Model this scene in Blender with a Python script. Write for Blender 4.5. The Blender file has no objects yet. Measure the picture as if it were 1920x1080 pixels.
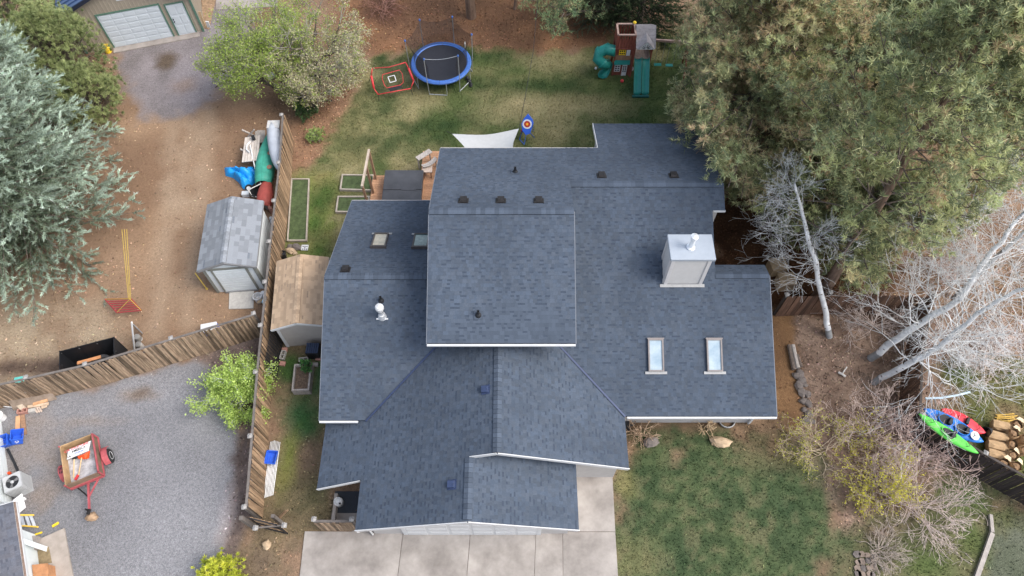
import bpy, math, random
import numpy as np
from mathutils import Vector, Matrix

random.seed(7)
RNG = np.random.default_rng(11)
R = math.radians
SC = bpy.context.scene
COL = SC.collection

# ------------------------------------------------------------------ camera
CAM_H, TILT, FPX = 28.0, R(30.7), 1331.0
cam_data = bpy.data.cameras.new('camera')
cam = bpy.data.objects.new('camera', cam_data)
COL.objects.link(cam)
cam.location = (0, 0, CAM_H)
cam.rotation_euler = (TILT, 0, 0)
cam_data.sensor_width = 36.0
cam_data.lens = FPX / 1920 * 36.0
cam_data.clip_start, cam_data.clip_end = 0.5, 600
SC.camera = cam

# ------------------------------------------------------------------ light
world = bpy.data.worlds.new('World')
SC.world = world
world.use_nodes = True
wn = world.node_tree
SUN_EL, SUN_AZ = R(50), R(104)            # azimuth clockwise from +Y
sky = wn.nodes.new('ShaderNodeTexSky')
sky.sky_type = 'NISHITA'
sky.sun_disc = False
sky.sun_elevation = SUN_EL
sky.sun_rotation = SUN_AZ
sky.air_density, sky.dust_density, sky.ozone_density = 1.0, 3.0, 0.6
bg = wn.nodes['Background']
bg.inputs['Strength'].default_value = 0.15
hs_ = wn.nodes.new('ShaderNodeHueSaturation')     # thin high cloud: the sky is paler than a clear one
hs_.inputs['Saturation'].default_value = 0.62
wn.links.new(sky.outputs[0], hs_.inputs['Color'])
wn.links.new(hs_.outputs[0], bg.inputs['Color'])
sun_d = bpy.data.lights.new('sun', 'SUN')
sun_d.energy, sun_d.angle, sun_d.color = 1.15, R(32), (1.0, 0.95, 0.88)
sun = bpy.data.objects.new('sun', sun_d)
COL.objects.link(sun)
sun.rotation_euler = (math.pi / 2 - SUN_EL, 0, math.pi - SUN_AZ)
sun.location = (20, -10, 40)
SC.view_settings.view_transform = 'Standard'
SC.view_settings.look = 'None'
SC.view_settings.gamma = 1
SC.view_settings.use_curve_mapping = False
SC.view_settings.exposure = 1.22
SC.render.engine = 'CYCLES'
SC.cycles.max_bounces = 6
SC.cycles.transparent_max_bounces = 12

# ------------------------------------------------------------------ helpers
CT, ST = math.cos(TILT), math.sin(TILT)

def P(px, py, z=0.0):
    """ground-survey helper: where the sight line through a photo point meets height z"""
    x, y = (px - 960) / FPX, (540 - py) / FPX
    dy, dz = y * CT + ST, y * ST - CT
    k = (z - CAM_H) / dz
    return Vector((x * k, dy * k, z))

LOC = {}

def sRGB(r, g, b):
    f = lambda c: (c / 255 / 12.92) if c / 255 <= 0.04045 else ((c / 255 + 0.055) / 1.055) ** 2.4
    return (f(r), f(g), f(b))

MATS = {}

def M(name, col, rough=.8, var=.15, scale=6.0, bump=0.0, bscale=None, metal=0, stretch=None,
      attr=False, rnd=0.0, spec=.3, col2=None, alpha=1.0, detail=5):
    if name in MATS:
        return MATS[name]
    m = bpy.data.materials.new(name)
    m.use_nodes = True
    nt = m.node_tree
    N, L = nt.nodes, nt.links
    b = N['Principled BSDF']
    b.inputs['Roughness'].default_value = rough
    b.inputs['Metallic'].default_value = metal
    b.inputs['Specular IOR Level'].default_value = spec
    tc = N.new('ShaderNodeTexCoord')
    mp = N.new('ShaderNodeMapping')
    if stretch:
        mp.inputs['Scale'].default_value = stretch
    L.new(tc.outputs['Object'], mp.inputs['Vector'])
    nz = N.new('ShaderNodeTexNoise')
    nz.inputs['Scale'].default_value = scale
    nz.inputs['Detail'].default_value = detail
    nz.inputs['Roughness'].default_value = .65
    L.new(mp.outputs[0], nz.inputs['Vector'])
    if rnd:
        oi = N.new('ShaderNodeObjectInfo')
        off = N.new('ShaderNodeVectorMath')
        off.operation = 'MULTIPLY_ADD'
        cx = N.new('ShaderNodeCombineXYZ')
        ml = N.new('ShaderNodeMath'); ml.operation = 'MULTIPLY'; ml.inputs[1].default_value = 37.0
        L.new(oi.outputs['Random'], ml.inputs[0])
        for k in range(3):
            L.new(ml.outputs[0], cx.inputs[k])
        ad = N.new('ShaderNodeVectorMath'); ad.operation = 'ADD'
        L.new(tc.outputs['Object'], ad.inputs[0]); L.new(cx.outputs[0], ad.inputs[1])
        L.new(ad.outputs[0], mp.inputs['Vector'])
        N.remove(off)
    rp = N.new('ShaderNodeValToRGB')
    c1 = tuple(max(0, c * (1 - var)) for c in col)
    c2 = col2 if col2 else tuple(min(1, c * (1 + var)) for c in col)
    rp.color_ramp.elements[0].position = .32
    rp.color_ramp.elements[1].position = .68
    rp.color_ramp.elements[0].color = (*c1, 1)
    rp.color_ramp.elements[1].color = (*c2, 1)
    L.new(nz.outputs['Fac'], rp.inputs['Fac'])
    out = rp.outputs['Color']
    if attr:
        at = N.new('ShaderNodeAttribute'); at.attribute_name = 'Col'
        mx = N.new('ShaderNodeMix'); mx.data_type = 'RGBA'; mx.blend_type = 'MULTIPLY'
        mx.inputs['Factor'].default_value = 1
        L.new(out, mx.inputs[6]); L.new(at.outputs['Color'], mx.inputs[7])
        out = mx.outputs[2]
    if rnd:
        mr = N.new('ShaderNodeMapRange')
        mr.inputs['To Min'].default_value = 1 - rnd
        mr.inputs['To Max'].default_value = 1 + rnd
        L.new(oi.outputs['Random'], mr.inputs['Value'])
        vm = N.new('ShaderNodeVectorMath'); vm.operation = 'SCALE'
        L.new(out, vm.inputs[0]); L.new(mr.outputs[0], vm.inputs['Scale'])
        out = vm.outputs[0]
    L.new(out, b.inputs['Base Color'])
    if bump:
        bp = N.new('ShaderNodeBump')
        bp.inputs['Strength'].default_value = bump
        bp.inputs['Distance'].default_value = .02
        n2 = nz
        if bscale:
            n2 = N.new('ShaderNodeTexNoise')
            n2.inputs['Scale'].default_value = bscale
            n2.inputs['Detail'].default_value = 3
            L.new(mp.outputs[0], n2.inputs['Vector'])
        L.new(n2.outputs['Fac'], bp.inputs['Height'])
        L.new(bp.outputs[0], b.inputs['Normal'])
    b.inputs['Alpha'].default_value = alpha
    MATS[name] = m
    return m

class MB:
    def __init__(s):
        s.v, s.f, s.c = [], [], []
    def add(s, vs, fs, col=(1, 1, 1)):
        n = len(s.v)
        s.v += [tuple(v) for v in vs]
        s.f += [tuple(i + n for i in f) for f in fs]
        s.c += [col] * len(fs)
        return s
    def obox(s, o, u, v, w, col=(1, 1, 1)):
        o, u, v, w = map(Vector, (o, u, v, w))
        vs = [o, o + u, o + u + v, o + v, o + w, o + u + w, o + u + v + w, o + v + w]
        return s.add(vs, [(3, 2, 1, 0), (4, 5, 6, 7), (0, 1, 5, 4), (1, 2, 6, 5), (2, 3, 7, 6), (3, 0, 4, 7)], col)
    def box(s, c, size, rz=0, col=(1, 1, 1), m=None):
        hx, hy, hz = (k / 2 for k in size)
        q = m if m else Matrix.Rotation(rz, 3, 'Z')
        u, v, w = q @ Vector((2 * hx, 0, 0)), q @ Vector((0, 2 * hy, 0)), q @ Vector((0, 0, 2 * hz))
        return s.obox(Vector(c) - (u + v + w) / 2, u, v, w, col)
    def beam(s, p0, p1, w, h, up=(0, 0, 1), col=(1, 1, 1)):
        """rectangular bar centred on p0-p1"""
        p0, p1, up = Vector(p0), Vector(p1), Vector(up)
        d = p1 - p0
        if abs(d.normalized().dot(up)) > .98:
            up = Vector((0, 1, 0))
        a = d.cross(up).normalized()
        b = a.cross(d).normalized()
        return s.obox(p0 - a * w / 2 - b * h / 2, d, a * w, b * h, col)
    def prism(s, poly, z0, z1, col=(1, 1, 1)):
        n = len(poly)
        vs = [(p[0], p[1], z0) for p in poly] + [(p[0], p[1], z1) for p in poly]
        fs = [tuple(range(n))[::-1], tuple(range(n, 2 * n))]
        fs += [(i, (i + 1) % n, (i + 1) % n + n, i + n) for i in range(n)]
        return s.add(vs, fs, col)
    def slab(s, pts, t, col=(1, 1, 1)):
        """polygon of 3D points thickened downwards"""
        n = len(pts)
        pts = [Vector(p) for p in pts]
        vs = pts + [p - Vector((0, 0, t)) for p in pts]
        fs = [tuple(range(n)), tuple(range(n, 2 * n))[::-1]]
        fs += [(i, i + n, (i + 1) % n + n, (i + 1) % n) for i in range(n)]
        return s.add(vs, fs, col)
    def axprism(s, axis, a0, a1, prof, col=(1, 1, 1)):
        n = len(prof)
        mk = (lambda a, p: (a, p[0], p[1])) if axis == 'X' else (lambda a, p: (p[0], a, p[1]))
        vs = [mk(a0, p) for p in prof] + [mk(a1, p) for p in prof]
        fs = [tuple(range(n)), tuple(range(n, 2 * n))[::-1]]
        fs += [(i, i + n, (i + 1) % n + n, (i + 1) % n) for i in range(n)]
        return s.add(vs, fs, col)
    def tube(s, pts, rad, n=8, cap=True, col=(1, 1, 1)):
        pts = [Vector(p) for p in pts]
        if not isinstance(rad, (list, tuple)):
            rad = [rad] * len(pts)
        rings, base = [], len(s.v)
        prev = None
        for i, p in enumerate(pts):
            d = (pts[min(i + 1, len(pts) - 1)] - pts[max(i - 1, 0)])
            d = d.normalized() if d.length else Vector((0, 0, 1))
            if prev is None:
                a = d.orthogonal().normalized()
            else:
                a = (prev - d * prev.dot(d)).normalized()
            prev = a
            b = d.cross(a)
            rings.append([p + (a * math.cos(2 * math.pi * k / n) + b * math.sin(2 * math.pi * k / n)) * rad[i] for k in range(n)])
        vs = [v for r in rings for v in r]
        fs = []
        for i in range(len(pts) - 1):
            for k in range(n):
                fs.append((i * n + k, i * n + (k + 1) % n, (i + 1) * n + (k + 1) % n, (i + 1) * n + k))
        if cap:
            fs.append(tuple(range(n))[::-1])
            fs.append(tuple(range((len(pts) - 1) * n, len(pts) * n)))
        return s.add(vs, fs, col)
    def lathe(s, c, prof, n=16, col=(1, 1, 1), m=None):
        c = Vector(c)
        m = m or Matrix.Identity(3)
        vs, fs = [], []
        for r, z in prof:
            for k in range(n):
                a = 2 * math.pi * k / n
                vs.append(c + m @ Vector((r * math.cos(a), r * math.sin(a), z)))
        for i in range(len(prof) - 1):
            for k in range(n):
                fs.append((i * n + k, i * n + (k + 1) % n, (i + 1) * n + (k + 1) % n, (i + 1) * n + k))
        fs.append(tuple(range(n))[::-1])
        fs.append(tuple(range((len(prof) - 1) * n, len(prof) * n)))
        return s.add(vs, fs, col)
    def quad(s, a, b, c, d, col=(1, 1, 1)):
        return s.add([a, b, c, d], [(0, 1, 2, 3)], col)
    def rock(s, c, size, seed=0, col=(1, 1, 1), n=9, rings=5):
        rr = random.Random(seed)
        ph = [rr.uniform(0, 6.28) for _ in range(6)]
        vs, fs = [], []
        c = Vector(c)
        for i in range(rings + 1):
            th = math.pi * (i / rings)
            for k in range(n):
                a = 2 * math.pi * k / n
                q = 1 + .16 * math.sin(2 * a + ph[0] + th) + .12 * math.sin(3 * a + ph[1] + 2 * th) + .1 * math.sin(5 * a + ph[2]) * math.sin(th * 2 + ph[3]) + rr.uniform(-.07, .07)
                st = max(math.sin(th), .03)
                vs.append(c + Vector((st * math.cos(a) * size[0] * q, st * math.sin(a) * size[1] * q, math.cos(th) * size[2] * (1 if i < rings / 2 else .5) * (.9 + .1 * q))))
        for i in range(rings):
            for k in range(n):
                fs.append((i * n + k, (i + 1) * n + k, (i + 1) * n + (k + 1) % n, i * n + (k + 1) % n))
        return s.add(vs, fs, col)
    def build(s, name, mat, parent=None, local=False, smooth=False, bevel=0.0, kind=None, label=None):
        off = Vector((0, 0, 0)) if (local or parent is None) else LOC[root(parent).name]
        me = bpy.data.meshes.new(name)
        me.from_pydata([(v[0] - off[0], v[1] - off[1], v[2] - off[2]) for v in s.v], [], s.f)
        a = me.attributes.new('Col', 'FLOAT_COLOR', 'FACE')
        a.data.foreach_set('color', np.array([(*c[:3], 1.0) for c in s.c], dtype=np.float32).ravel())
        if smooth:
            me.polygons.foreach_set('use_smooth', [True] * len(s.f))
        me.materials.append(mat)
        o = bpy.data.objects.new(name, me)
        COL.objects.link(o)
        if parent:
            o.parent = parent
        if bevel:
            bm = o.modifiers.new('bevel', 'BEVEL')
            bm.width, bm.segments, bm.limit_method = bevel, 2, 'ANGLE'
        if kind:
            o['kind'] = kind
        if label:
            o['label'] = label
        return o

def root(o):
    while o.parent:
        o = o.parent
    return o

def thing(name, label, cat, loc=(0, 0, 0), rz=0.0, group=None):
    o = bpy.data.objects.new(name, None)
    o.empty_display_size = .2
    COL.objects.link(o)
    o.location = loc
    o.rotation_euler = (0, 0, rz)
    if label: o['label'] = label
    if cat: o['category'] = cat
    if group: o['group'] = group
    LOC[o.name] = Vector(loc)
    return o

def tag(o, label, cat, group=None):
    o['label'], o['category'] = label, cat
    if group: o['group'] = group
    LOC[o.name] = o.location.copy()
    return o

def origin_to(o, loc):
    """move a one-mesh thing's origin to its base"""
    loc = Vector(loc)
    o.data.transform(Matrix.Translation(-loc))
    o.location = loc
    return o

def dup(o, loc=None, rz=None, label=None, scale=None):
    def cp(s, par):
        c = s.copy()
        COL.objects.link(c)
        if par is not None:
            c.parent = par
        for ch in s.children:
            cp(ch, c)
        return c
    c = cp(o, None)
    if loc is not None: c.location = loc
    if rz is not None: c.rotation_euler = (0, 0, rz)
    if scale is not None: c.scale = (scale,) * 3
    if label: c['label'] = label
    LOC[c.name] = Vector(c.location)
    return c

def inst(mesh, name, parent, mtx, mat=None):
    o = bpy.data.objects.new(name, mesh)
    COL.objects.link(o)
    o.parent = parent
    o.matrix_local = mtx
    return o

def np_mesh(name, V, F, C, mat, parent=None, kind=None, smooth=False, off=None):
    """V (n,3), F (m,k) all same k, C (m,3) or None"""
    V = np.asarray(V, dtype=np.float32)
    F = np.asarray(F, dtype=np.int32)
    if parent is not None:
        V = V - np.array(LOC[root(parent).name], dtype=np.float32)
    me = bpy.data.meshes.new(name)
    m, k = F.shape
    me.vertices.add(len(V)); me.vertices.foreach_set('co', V.ravel())
    me.loops.add(m * k); me.loops.foreach_set('vertex_index', F.ravel())
    me.polygons.add(m)
    me.polygons.foreach_set('loop_start', np.arange(0, m * k, k, dtype=np.int32))
    me.polygons.foreach_set('loop_total', np.full(m, k, dtype=np.int32))
    me.polygons.foreach_set('use_smooth', np.full(m, bool(smooth)))
    me.update(calc_edges=True)
    if C is not None:
        a = me.attributes.new('Col', 'FLOAT_COLOR', 'FACE')
        a.data.foreach_set('color', np.concatenate([np.asarray(C), np.ones((m, 1))], 1).astype(np.float32).ravel())
    me.materials.append(mat)
    o = bpy.data.objects.new(name, me)
    COL.objects.link(o)
    if parent is not None: o.parent = parent
    if kind: o['kind'] = kind
    return o

def unit(A):
    return A / np.maximum(np.linalg.norm(A, axis=-1, keepdims=True), 1e-6)

def blades(name, Pn, D, Ln, W, C, mat, parent=None, kind=None, leaf=False):
    """thin triangles (needles) or rhombs (leaves)"""
    n = len(Pn)
    D = unit(D)
    S = unit(np.cross(D, RNG.normal(size=(n, 3))))
    Ln, W = np.broadcast_to(Ln, n)[:, None], np.broadcast_to(W, n)[:, None]
    if leaf:
        V = np.stack([Pn, Pn + D * Ln * .5 + S * W * .5, Pn + D * Ln, Pn + D * Ln * .5 - S * W * .5], 1).reshape(-1, 3)
        F = np.arange(4 * n).reshape(-1, 4)
    else:
        V = np.stack([Pn + S * W * .5, Pn - S * W * .5, Pn + D * Ln], 1).reshape(-1, 3)
        F = np.arange(3 * n).reshape(-1, 3)
    return np_mesh(name, V, F, C, mat, parent, kind)

def tubes(name, segs, mat, parent=None, n=4, kind=None, cols=None):
    """segs: list of (p0,p1,r0,r1)"""
    A = np.array([[*s[0], *s[1], s[2], s[3]] for s in segs], dtype=np.float64)
    p0, p1, r0, r1 = A[:, :3], A[:, 3:6], A[:, 6:7], A[:, 7:8]
    d = unit(p1 - p0)
    ref = np.where(np.abs(d[:, 2:3]) > .9, np.array([[1., 0, 0]]), np.array([[0, 0, 1.]]))
    a = unit(np.cross(d, ref)); b = np.cross(d, a)
    ring0, ring1 = [], []
    for k in range(n):
        t = 2 * math.pi * k / n
        w = a * math.cos(t) + b * math.sin(t)
        ring0.append(p0 + w * r0); ring1.append(p1 + w * r1)
    V = np.stack(ring0 + ring1, 1)
    base = np.arange(len(A))[:, None, None] * 2 * n
    f = np.array([[k, (k + 1) % n, (k + 1) % n + n, k + n] for k in range(n)])[None]
    F = (base + f).reshape(-1, 4)
    if cols is None:
        C = np.ones((len(F), 3))
    else:
        C = np.repeat(np.asarray(cols), n, 0)
    return np_mesh(name, V.reshape(-1, 3), F, C, mat, parent, kind, smooth=True)

# value noise on arrays
_T = RNG.random((256, 256))
def vnoise(x, y, s, seed=0):
    x, y = np.asarray(x) / s + seed * 17.3, np.asarray(y) / s + seed * 9.1
    xi, yi = np.floor(x).astype(int), np.floor(y).astype(int)
    fx, fy = x - xi, y - yi
    fx, fy = fx * fx * (3 - 2 * fx), fy * fy * (3 - 2 * fy)
    g = lambda i, j: _T[i % 256, j % 256]
    return (g(xi, yi) * (1 - fx) + g(xi + 1, yi) * fx) * (1 - fy) + (g(xi, yi + 1) * (1 - fx) + g(xi + 1, yi + 1) * fx) * fy
def fbm(x, y, s, o=4, seed=0):
    t, a, w = 0, 1, 0
    for k in range(o):
        t = t + a * vnoise(x, y, s / 2 ** k, seed + k); w += a; a *= .55
    return t / w

def gpoly(pts):
    return [tuple(P(*p)[:2]) for p in pts]

def sdist(X, Y, poly):
    """signed distance (positive inside)"""
    d = np.full(X.shape, 1e9); ins = np.zeros(X.shape, bool)
    n = len(poly)
    for i in range(n):
        (x0, y0), (x1, y1) = poly[i], poly[(i + 1) % n]
        ex, ey = x1 - x0, y1 - y0
        t = np.clip(((X - x0) * ex + (Y - y0) * ey) / (ex * ex + ey * ey + 1e-9), 0, 1)
        d = np.minimum(d, np.hypot(X - x0 - t * ex, Y - y0 - t * ey))
        c = ((y0 > Y) != (y1 > Y)) & (X < (x1 - x0) * (Y - y0) / ((y1 - y0) if y1 != y0 else 1e-9) + x0)
        ins ^= c
    return np.where(ins, d, -d)

# ------------------------------------------------------------------ ground
gx = np.arange(-36, 36.01, .15); gy = np.arange(-1, 45.01, .15)
GX, GY = np.meshgrid(gx, gy)
n1, n2, n3 = fbm(GX, GY, 3.0, 4, 1), fbm(GX, GY, 1.0, 4, 5), fbm(GX, GY, 7.0, 3, 9)
nf = fbm(GX, GY, .45, 3, 21)
ctr = lambda a: (a - .5) * 2
def zone(pts, soft=.5, jag=.8):
    d = sdist(GX, GY, gpoly(pts)) + ctr(n2) * jag + ctr(nf) * jag * .5
    return np.clip(d / soft + .5, 0, 1)
def spot(px, py, rx, ry, jag=.55):
    c = P(px, py); ex = P(px + rx, py); ey = P(px, py - ry)
    q = ((GX - c.x) / abs(ex.x - c.x)) ** 2 + ((GY - c.y) / abs(ey.y - c.y)) ** 2
    return np.clip(1.25 - np.sqrt(q) + ctr(n2) * jag + ctr(nf) * jag * .6, 0, 1)
col = np.zeros(GX.shape + (3,))
GAIN = np.array([.80, .80, .78])        # soil and turf are duller than they look in full light
W = np.zeros(GX.shape + (3,))          # grass, gravel, litter weights
def paint(mask, c, c2=None, n=n2, w=None):
    global col, W
    k = mask[..., None]
    c = np.array(sRGB(*c)) * GAIN
    if c2 is not None:
        t = np.clip(ctr(n) * 1.3 + .5, 0, 1)[..., None]
        c = c * (1 - t) + np.array(sRGB(*c2)) * GAIN * t
    col = col * (1 - k) + c * k
    if w is not None:
        W = W * (1 - k) + np.array(w) * k
one = np.ones(GX.shape)
DIRT, DIRT2 = (146, 121, 101), (120, 97, 80)
paint(one, DIRT, DIRT2, n1, (0, 0, .25))
paint(zone([(230, 160), (500, 160), (520, 420), (500, 600), (250, 680), (225, 560), (240, 300)], 1.5), (153, 127, 105), (130, 105, 86), n1, (0, .15, .1))
for a, b in (((330, 210), (290, 640)), ((395, 210), (350, 600)), ((360, 230), (330, 420))):
    pa, pb = P(*a), P(*b)
    t = np.clip(((GX - pa.x) * (pb.x - pa.x) + (GY - pa.y) * (pb.y - pa.y)) / ((pb - pa).length_squared), 0, 1)
    dd = np.hypot(GX - pa.x - t * (pb.x - pa.x), GY - pa.y - t * (pb.y - pa.y)) + ctr(n2) * .5
    paint(np.clip(1 - dd / .8, 0, 1) * .35, (178, 160, 140))
paint(zone([(-200, 560), (200, 560), (250, 640), (120, 720), (-200, 760)], 1.5), (164, 148, 128), (140, 120, 102), n2, (.35, 0, .2))
paint(spot(90, 690, 130, 25), (112, 96, 86), (92, 78, 70), n2)
paint(zone([(200, 50), (400, 10), (470, -60), (480, 100), (430, 150), (400, 190), (360, 215), (262, 220), (235, 160)], .8), (142, 135, 139), (122, 116, 118), n2, (0, 1, 0))
paint(spot(312, 112, 26, 18), (98, 86, 76), None)
paint(spot(345, 160, 30, 20) * .5, (150, 128, 115), None)
paint(zone([(600, -60), (1150, -60), (1150, 85), (1000, 105), (900, 100), (690, 110), (640, 60)], 1.2), (142, 106, 80), (112, 84, 66), n1, (.05, 0, .6))
paint(spot(720, 20, 45, 25) * .8, (108, 72, 62), (88, 66, 56))
paint(zone([(560, 215), (640, 160), (690, 100), (650, 230), (600, 310), (545, 340), (545, 260)], 1.0), (150, 118, 96), (124, 96, 76), n2, (.1, 0, .8))
# back lawn
LAWN = [(692, 110), (760, 96), (900, 96), (1000, 106), (1120, 96), (1180, 60), (1300, 60), (1330, 300), (1120, 330), (830, 330), (700, 430), (600, 560), (535, 520), (543, 330), (600, 300), (650, 210)]
lz = zone(LAWN, .7)
paint(lz, (150, 141, 106), (122, 118, 84), n2, (.8, 0, 0))
paint(lz * np.clip(ctr(n1) * 2.2 + .55, 0, 1), (90, 101, 63), (74, 88, 53), n2, (1, 0, 0))
for s in ((745, 110, 62, 26), (1075, 166, 120, 22), (850, 235, 62, 30), (1225, 165, 75, 46), (715, 195, 66, 42), (915, 104, 60, 16), (880, 155, 60, 22), (1010, 160, 60, 14), (1190, 215, 120, 26), (750, 262, 90, 30)):
    paint(lz * spot(*s) * .8, (64, 82, 48), (50, 69, 41), n2, (1, 0, 0))
for s in ((960, 205, 90, 34), (1080, 200, 110, 26), (1050, 115, 90, 20), (800, 190, 46, 26)):
    paint(lz * spot(*s) * .6, (170, 158, 122), (148, 138, 104), n2, (.8, 0, 0))
# side yard left of house
paint(zone([(540, 320), (630, 320), (640, 420), (600, 520), (530, 520)], .6), (118, 126, 72), (136, 124, 88), n2, (1, 0, 0))
for s in ((590, 420, 30, 40), (610, 365, 30, 30), (560, 400, 22, 60), (600, 470, 24, 22)):
    paint(spot(*s) * .8, (72, 104, 50), (60, 90, 42), n2, (1, 0, 0))
paint(zone([(500, 640), (620, 640), (610, 900), (640, 990), (560, 1010), (540, 1080), (430, 1080), (480, 970), (520, 720)], .5), (132, 118, 92), (108, 96, 76), n2, (.6, 0, .3))
for s in ((560, 770, 50, 50), (545, 690, 30, 26), (600, 700, 22, 60), (575, 800, 40, 40)):
    paint(spot(*s) * .9, (56, 96, 62), (66, 98, 50), n2, (1, 0, 0))
paint(spot(540, 860, 22, 60), (104, 116, 60), (128, 126, 74), n2, (1, 0, 0))
paint(spot(580, 850, 26, 34), (130, 112, 94), (108, 92, 78), nf, (.1, 0, .9))
paint(spot(585, 930, 55, 36) * .8, (104, 98, 76), (84, 84, 62), nf, (.6, 0, .5))
paint(spot(500, 1040, 70, 60) * .8, (118, 102, 88), (98, 84, 74), nf, (.2, .1, .6))
# gravel drive
GRV = [(-200, 790), (0, 758), (205, 717), (370, 672), (455, 690), (448, 800), (442, 900), (425, 980), (405, 1120), (-200, 1120)]
gz = zone(GRV, .35, .35)
paint(gz, (137, 137, 142), (124, 124, 129), n1, (0, 1, 0))
for s in ((150, 790, 80, 14), (80, 930, 34, 30), (60, 830, 50, 60), (250, 740, 40, 14), (110, 880, 40, 60)):
    paint(gz * spot(*s) * .38, (146, 128, 112), None)
for s in ((262, 738, 26, 16), (165, 722, 20, 12)):
    paint(gz * spot(*s) * .7, (108, 92, 78), None)
paint(zone([(372, 668), (500, 610), (505, 700), (480, 800), (470, 960), (420, 1060), (440, 900), (452, 790)], .5, .4), (120, 106, 102), (98, 86, 82), nf, (0, .2, .6))
paint(spot(425, 960, 16, 50) * .55, (176, 168, 170), None)
# litter, path, right side
paint(zone([(1440, 570), (2050, 560), (2050, 800), (1800, 1000), (1600, 1100), (1560, 960), (1480, 820)], 1.0), (148, 127, 113), (120, 100, 88), nf, (.1, 0, 1))
paint(zone([(1440, 580), (1488, 580), (1500, 680), (1510, 790), (1470, 830), (1440, 800)], .3, .25), (134, 104, 76), (114, 88, 66), n2, (0, 0, .1))
paint(zone([(1325, 360), (1470, 360), (1600, 420), (1700, 500), (1640, 590), (1440, 590), (1325, 520)], .6), (88, 62, 44), (66, 46, 34), nf, (0, 0, .9))
paint(zone([(1700, 480), (1750, 560), (1990, 620), (1990, 480)], 1.0), (140, 116, 98), (120, 100, 80), nf, (.2, 0, 1))
paint(zone([(1790, 690), (2000, 640), (2000, 940), (1840, 900), (1740, 780)], .8), (122, 108, 82), (96, 100, 62), n2, (.7, 0, .5))
for s in ((1860, 830, 60, 50), (1880, 900, 50, 30), (1800, 700, 40, 30)):
    paint(spot(*s) * .7, (70, 100, 46), (92, 104, 58), n2, (1, 0, 0))
paint(zone([(1760, 880), (1990, 980), (1990, 1120), (1560, 1120), (1590, 1010), (1700, 960)], .8), (96, 100, 70), (120, 114, 88), n2, (.8, 0, .3))
paint(zone([(1870, 970), (1990, 990), (1990, 1120), (1835, 1120), (1860, 1040)], .6), (104, 108, 94), (88, 94, 78), n2, (.3, .5, 0))
for s in ((1810, 930, 70, 40), (1820, 1010, 30, 50), (1740, 1060, 60, 40)):
    paint(spot(*s) * .8, (72, 96, 52), (86, 100, 58), n2, (1, 0, 0))
# strip beside house and front lawn
paint(zone([(1150, 790), (1470, 780), (1480, 850), (1300, 835), (1180, 870)], .3, .3), (128, 106, 86), (102, 84, 68), nf, (.1, 0, .8))
FL = [(1150, 868), (1190, 835), (1290, 822), (1420, 830), (1500, 850), (1545, 930), (1575, 1010), (1580, 1150), (1150, 1150)]
fz = zone(FL, 1.3, 1.3)
cell = fbm(GX, GY, .33, 2, 33)
paint(fz, (68, 84, 59), (82, 95, 66), n2, (1, 0, 0))
paint(fz * np.clip(ctr(n1) * 1.3 - .1, 0, 1) * .2, (112, 112, 78), (92, 102, 64), n2, (1, 0, 0))
paint(fz * np.clip((cell - .55) * 7, 0, 1) * .3 * np.clip(.15 + n1, 0, 1), (142, 128, 102), None, n2, (.5, 0, .2))
paint(fz * np.clip((.45 - cell) * 8, 0, 1) * .5, (46, 64, 43), None, n2, (1, 0, 0))
paint(fz * spot(1168, 900, 22, 40) * .7, (142, 134, 92), None)
paint(fz * spot(1180, 1050, 60, 50) * .35, (140, 132, 94), None)
paint(spot(1450, 850, 70, 40) * .5, (126, 112, 86), None, n2, (.5, 0, .5))

GZ = ctr(n1) * .03 + ctr(n2) * .012
wg = W[..., 0]
cls = np.zeros(GX.shape, int)
cls[(lz > .5)] = 1
cls[(fz > .5)] = 2
cls[(gz > .5)] = 3

gm = bpy.data.materials.new('ground_cover')
gm.use_nodes = True
nt = gm.node_tree; N, L = nt.nodes, nt.links
b = N['Principled BSDF']; b.inputs['Roughness'].default_value = .95; b.inputs['Specular IOR Level'].default_value = .1
at = N.new('ShaderNodeAttribute'); at.attribute_name = 'Col'
aw = N.new('ShaderNodeAttribute'); aw.attribute_name = 'Wgt'
tc = N.new('ShaderNodeTexCoord')
def noise(sc, det=4, rough=.7):
    n = N.new('ShaderNodeTexNoise'); n.inputs['Scale'].default_value = sc; n.inputs['Detail'].default_value = det
    n.inputs['Roughness'].default_value = rough
    L.new(tc.outputs['Object'], n.inputs['Vector']); return n
def mrange(sock, a, b_, lo, hi):
    m = N.new('ShaderNodeMapRange'); m.inputs['From Min'].default_value = a; m.inputs['From Max'].default_value = b_
    m.inputs['To Min'].default_value = lo; m.inputs['To Max'].default_value = hi
    L.new(sock, m.inputs['Value']); return m
nA, nB = noise(9, 5), noise(34, 2, .6)
vo = N.new('ShaderNodeTexVoronoi'); vo.inputs['Scale'].default_value = 32; L.new(tc.outputs['Object'], vo.inputs['Vector'])
fA, fB = mrange(nA.outputs['Fac'], .3, .7, .78, 1.2), mrange(nB.outputs['Fac'], .3, .7, .74, 1.26)
mm = N.new('ShaderNodeMath'); mm.operation = 'MULTIPLY'; L.new(fA.outputs[0], mm.inputs[0]); L.new(fB.outputs[0], mm.inputs[1])
sx = N.new('ShaderNodeSeparateColor'); L.new(aw.outputs['Color'], sx.inputs[0])
vs_ = N.new('ShaderNodeSeparateColor'); L.new(vo.outputs['Color'], vs_.inputs[0])
fg = mrange(vs_.outputs[0], 0, 1, .80, 1.22)
mg = N.new('ShaderNodeMix'); mg.data_type = 'FLOAT'; L.new(sx.outputs[1], mg.inputs[0]); mg.inputs[2].default_value = 1; L.new(fg.outputs[0], mg.inputs[3])
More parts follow.
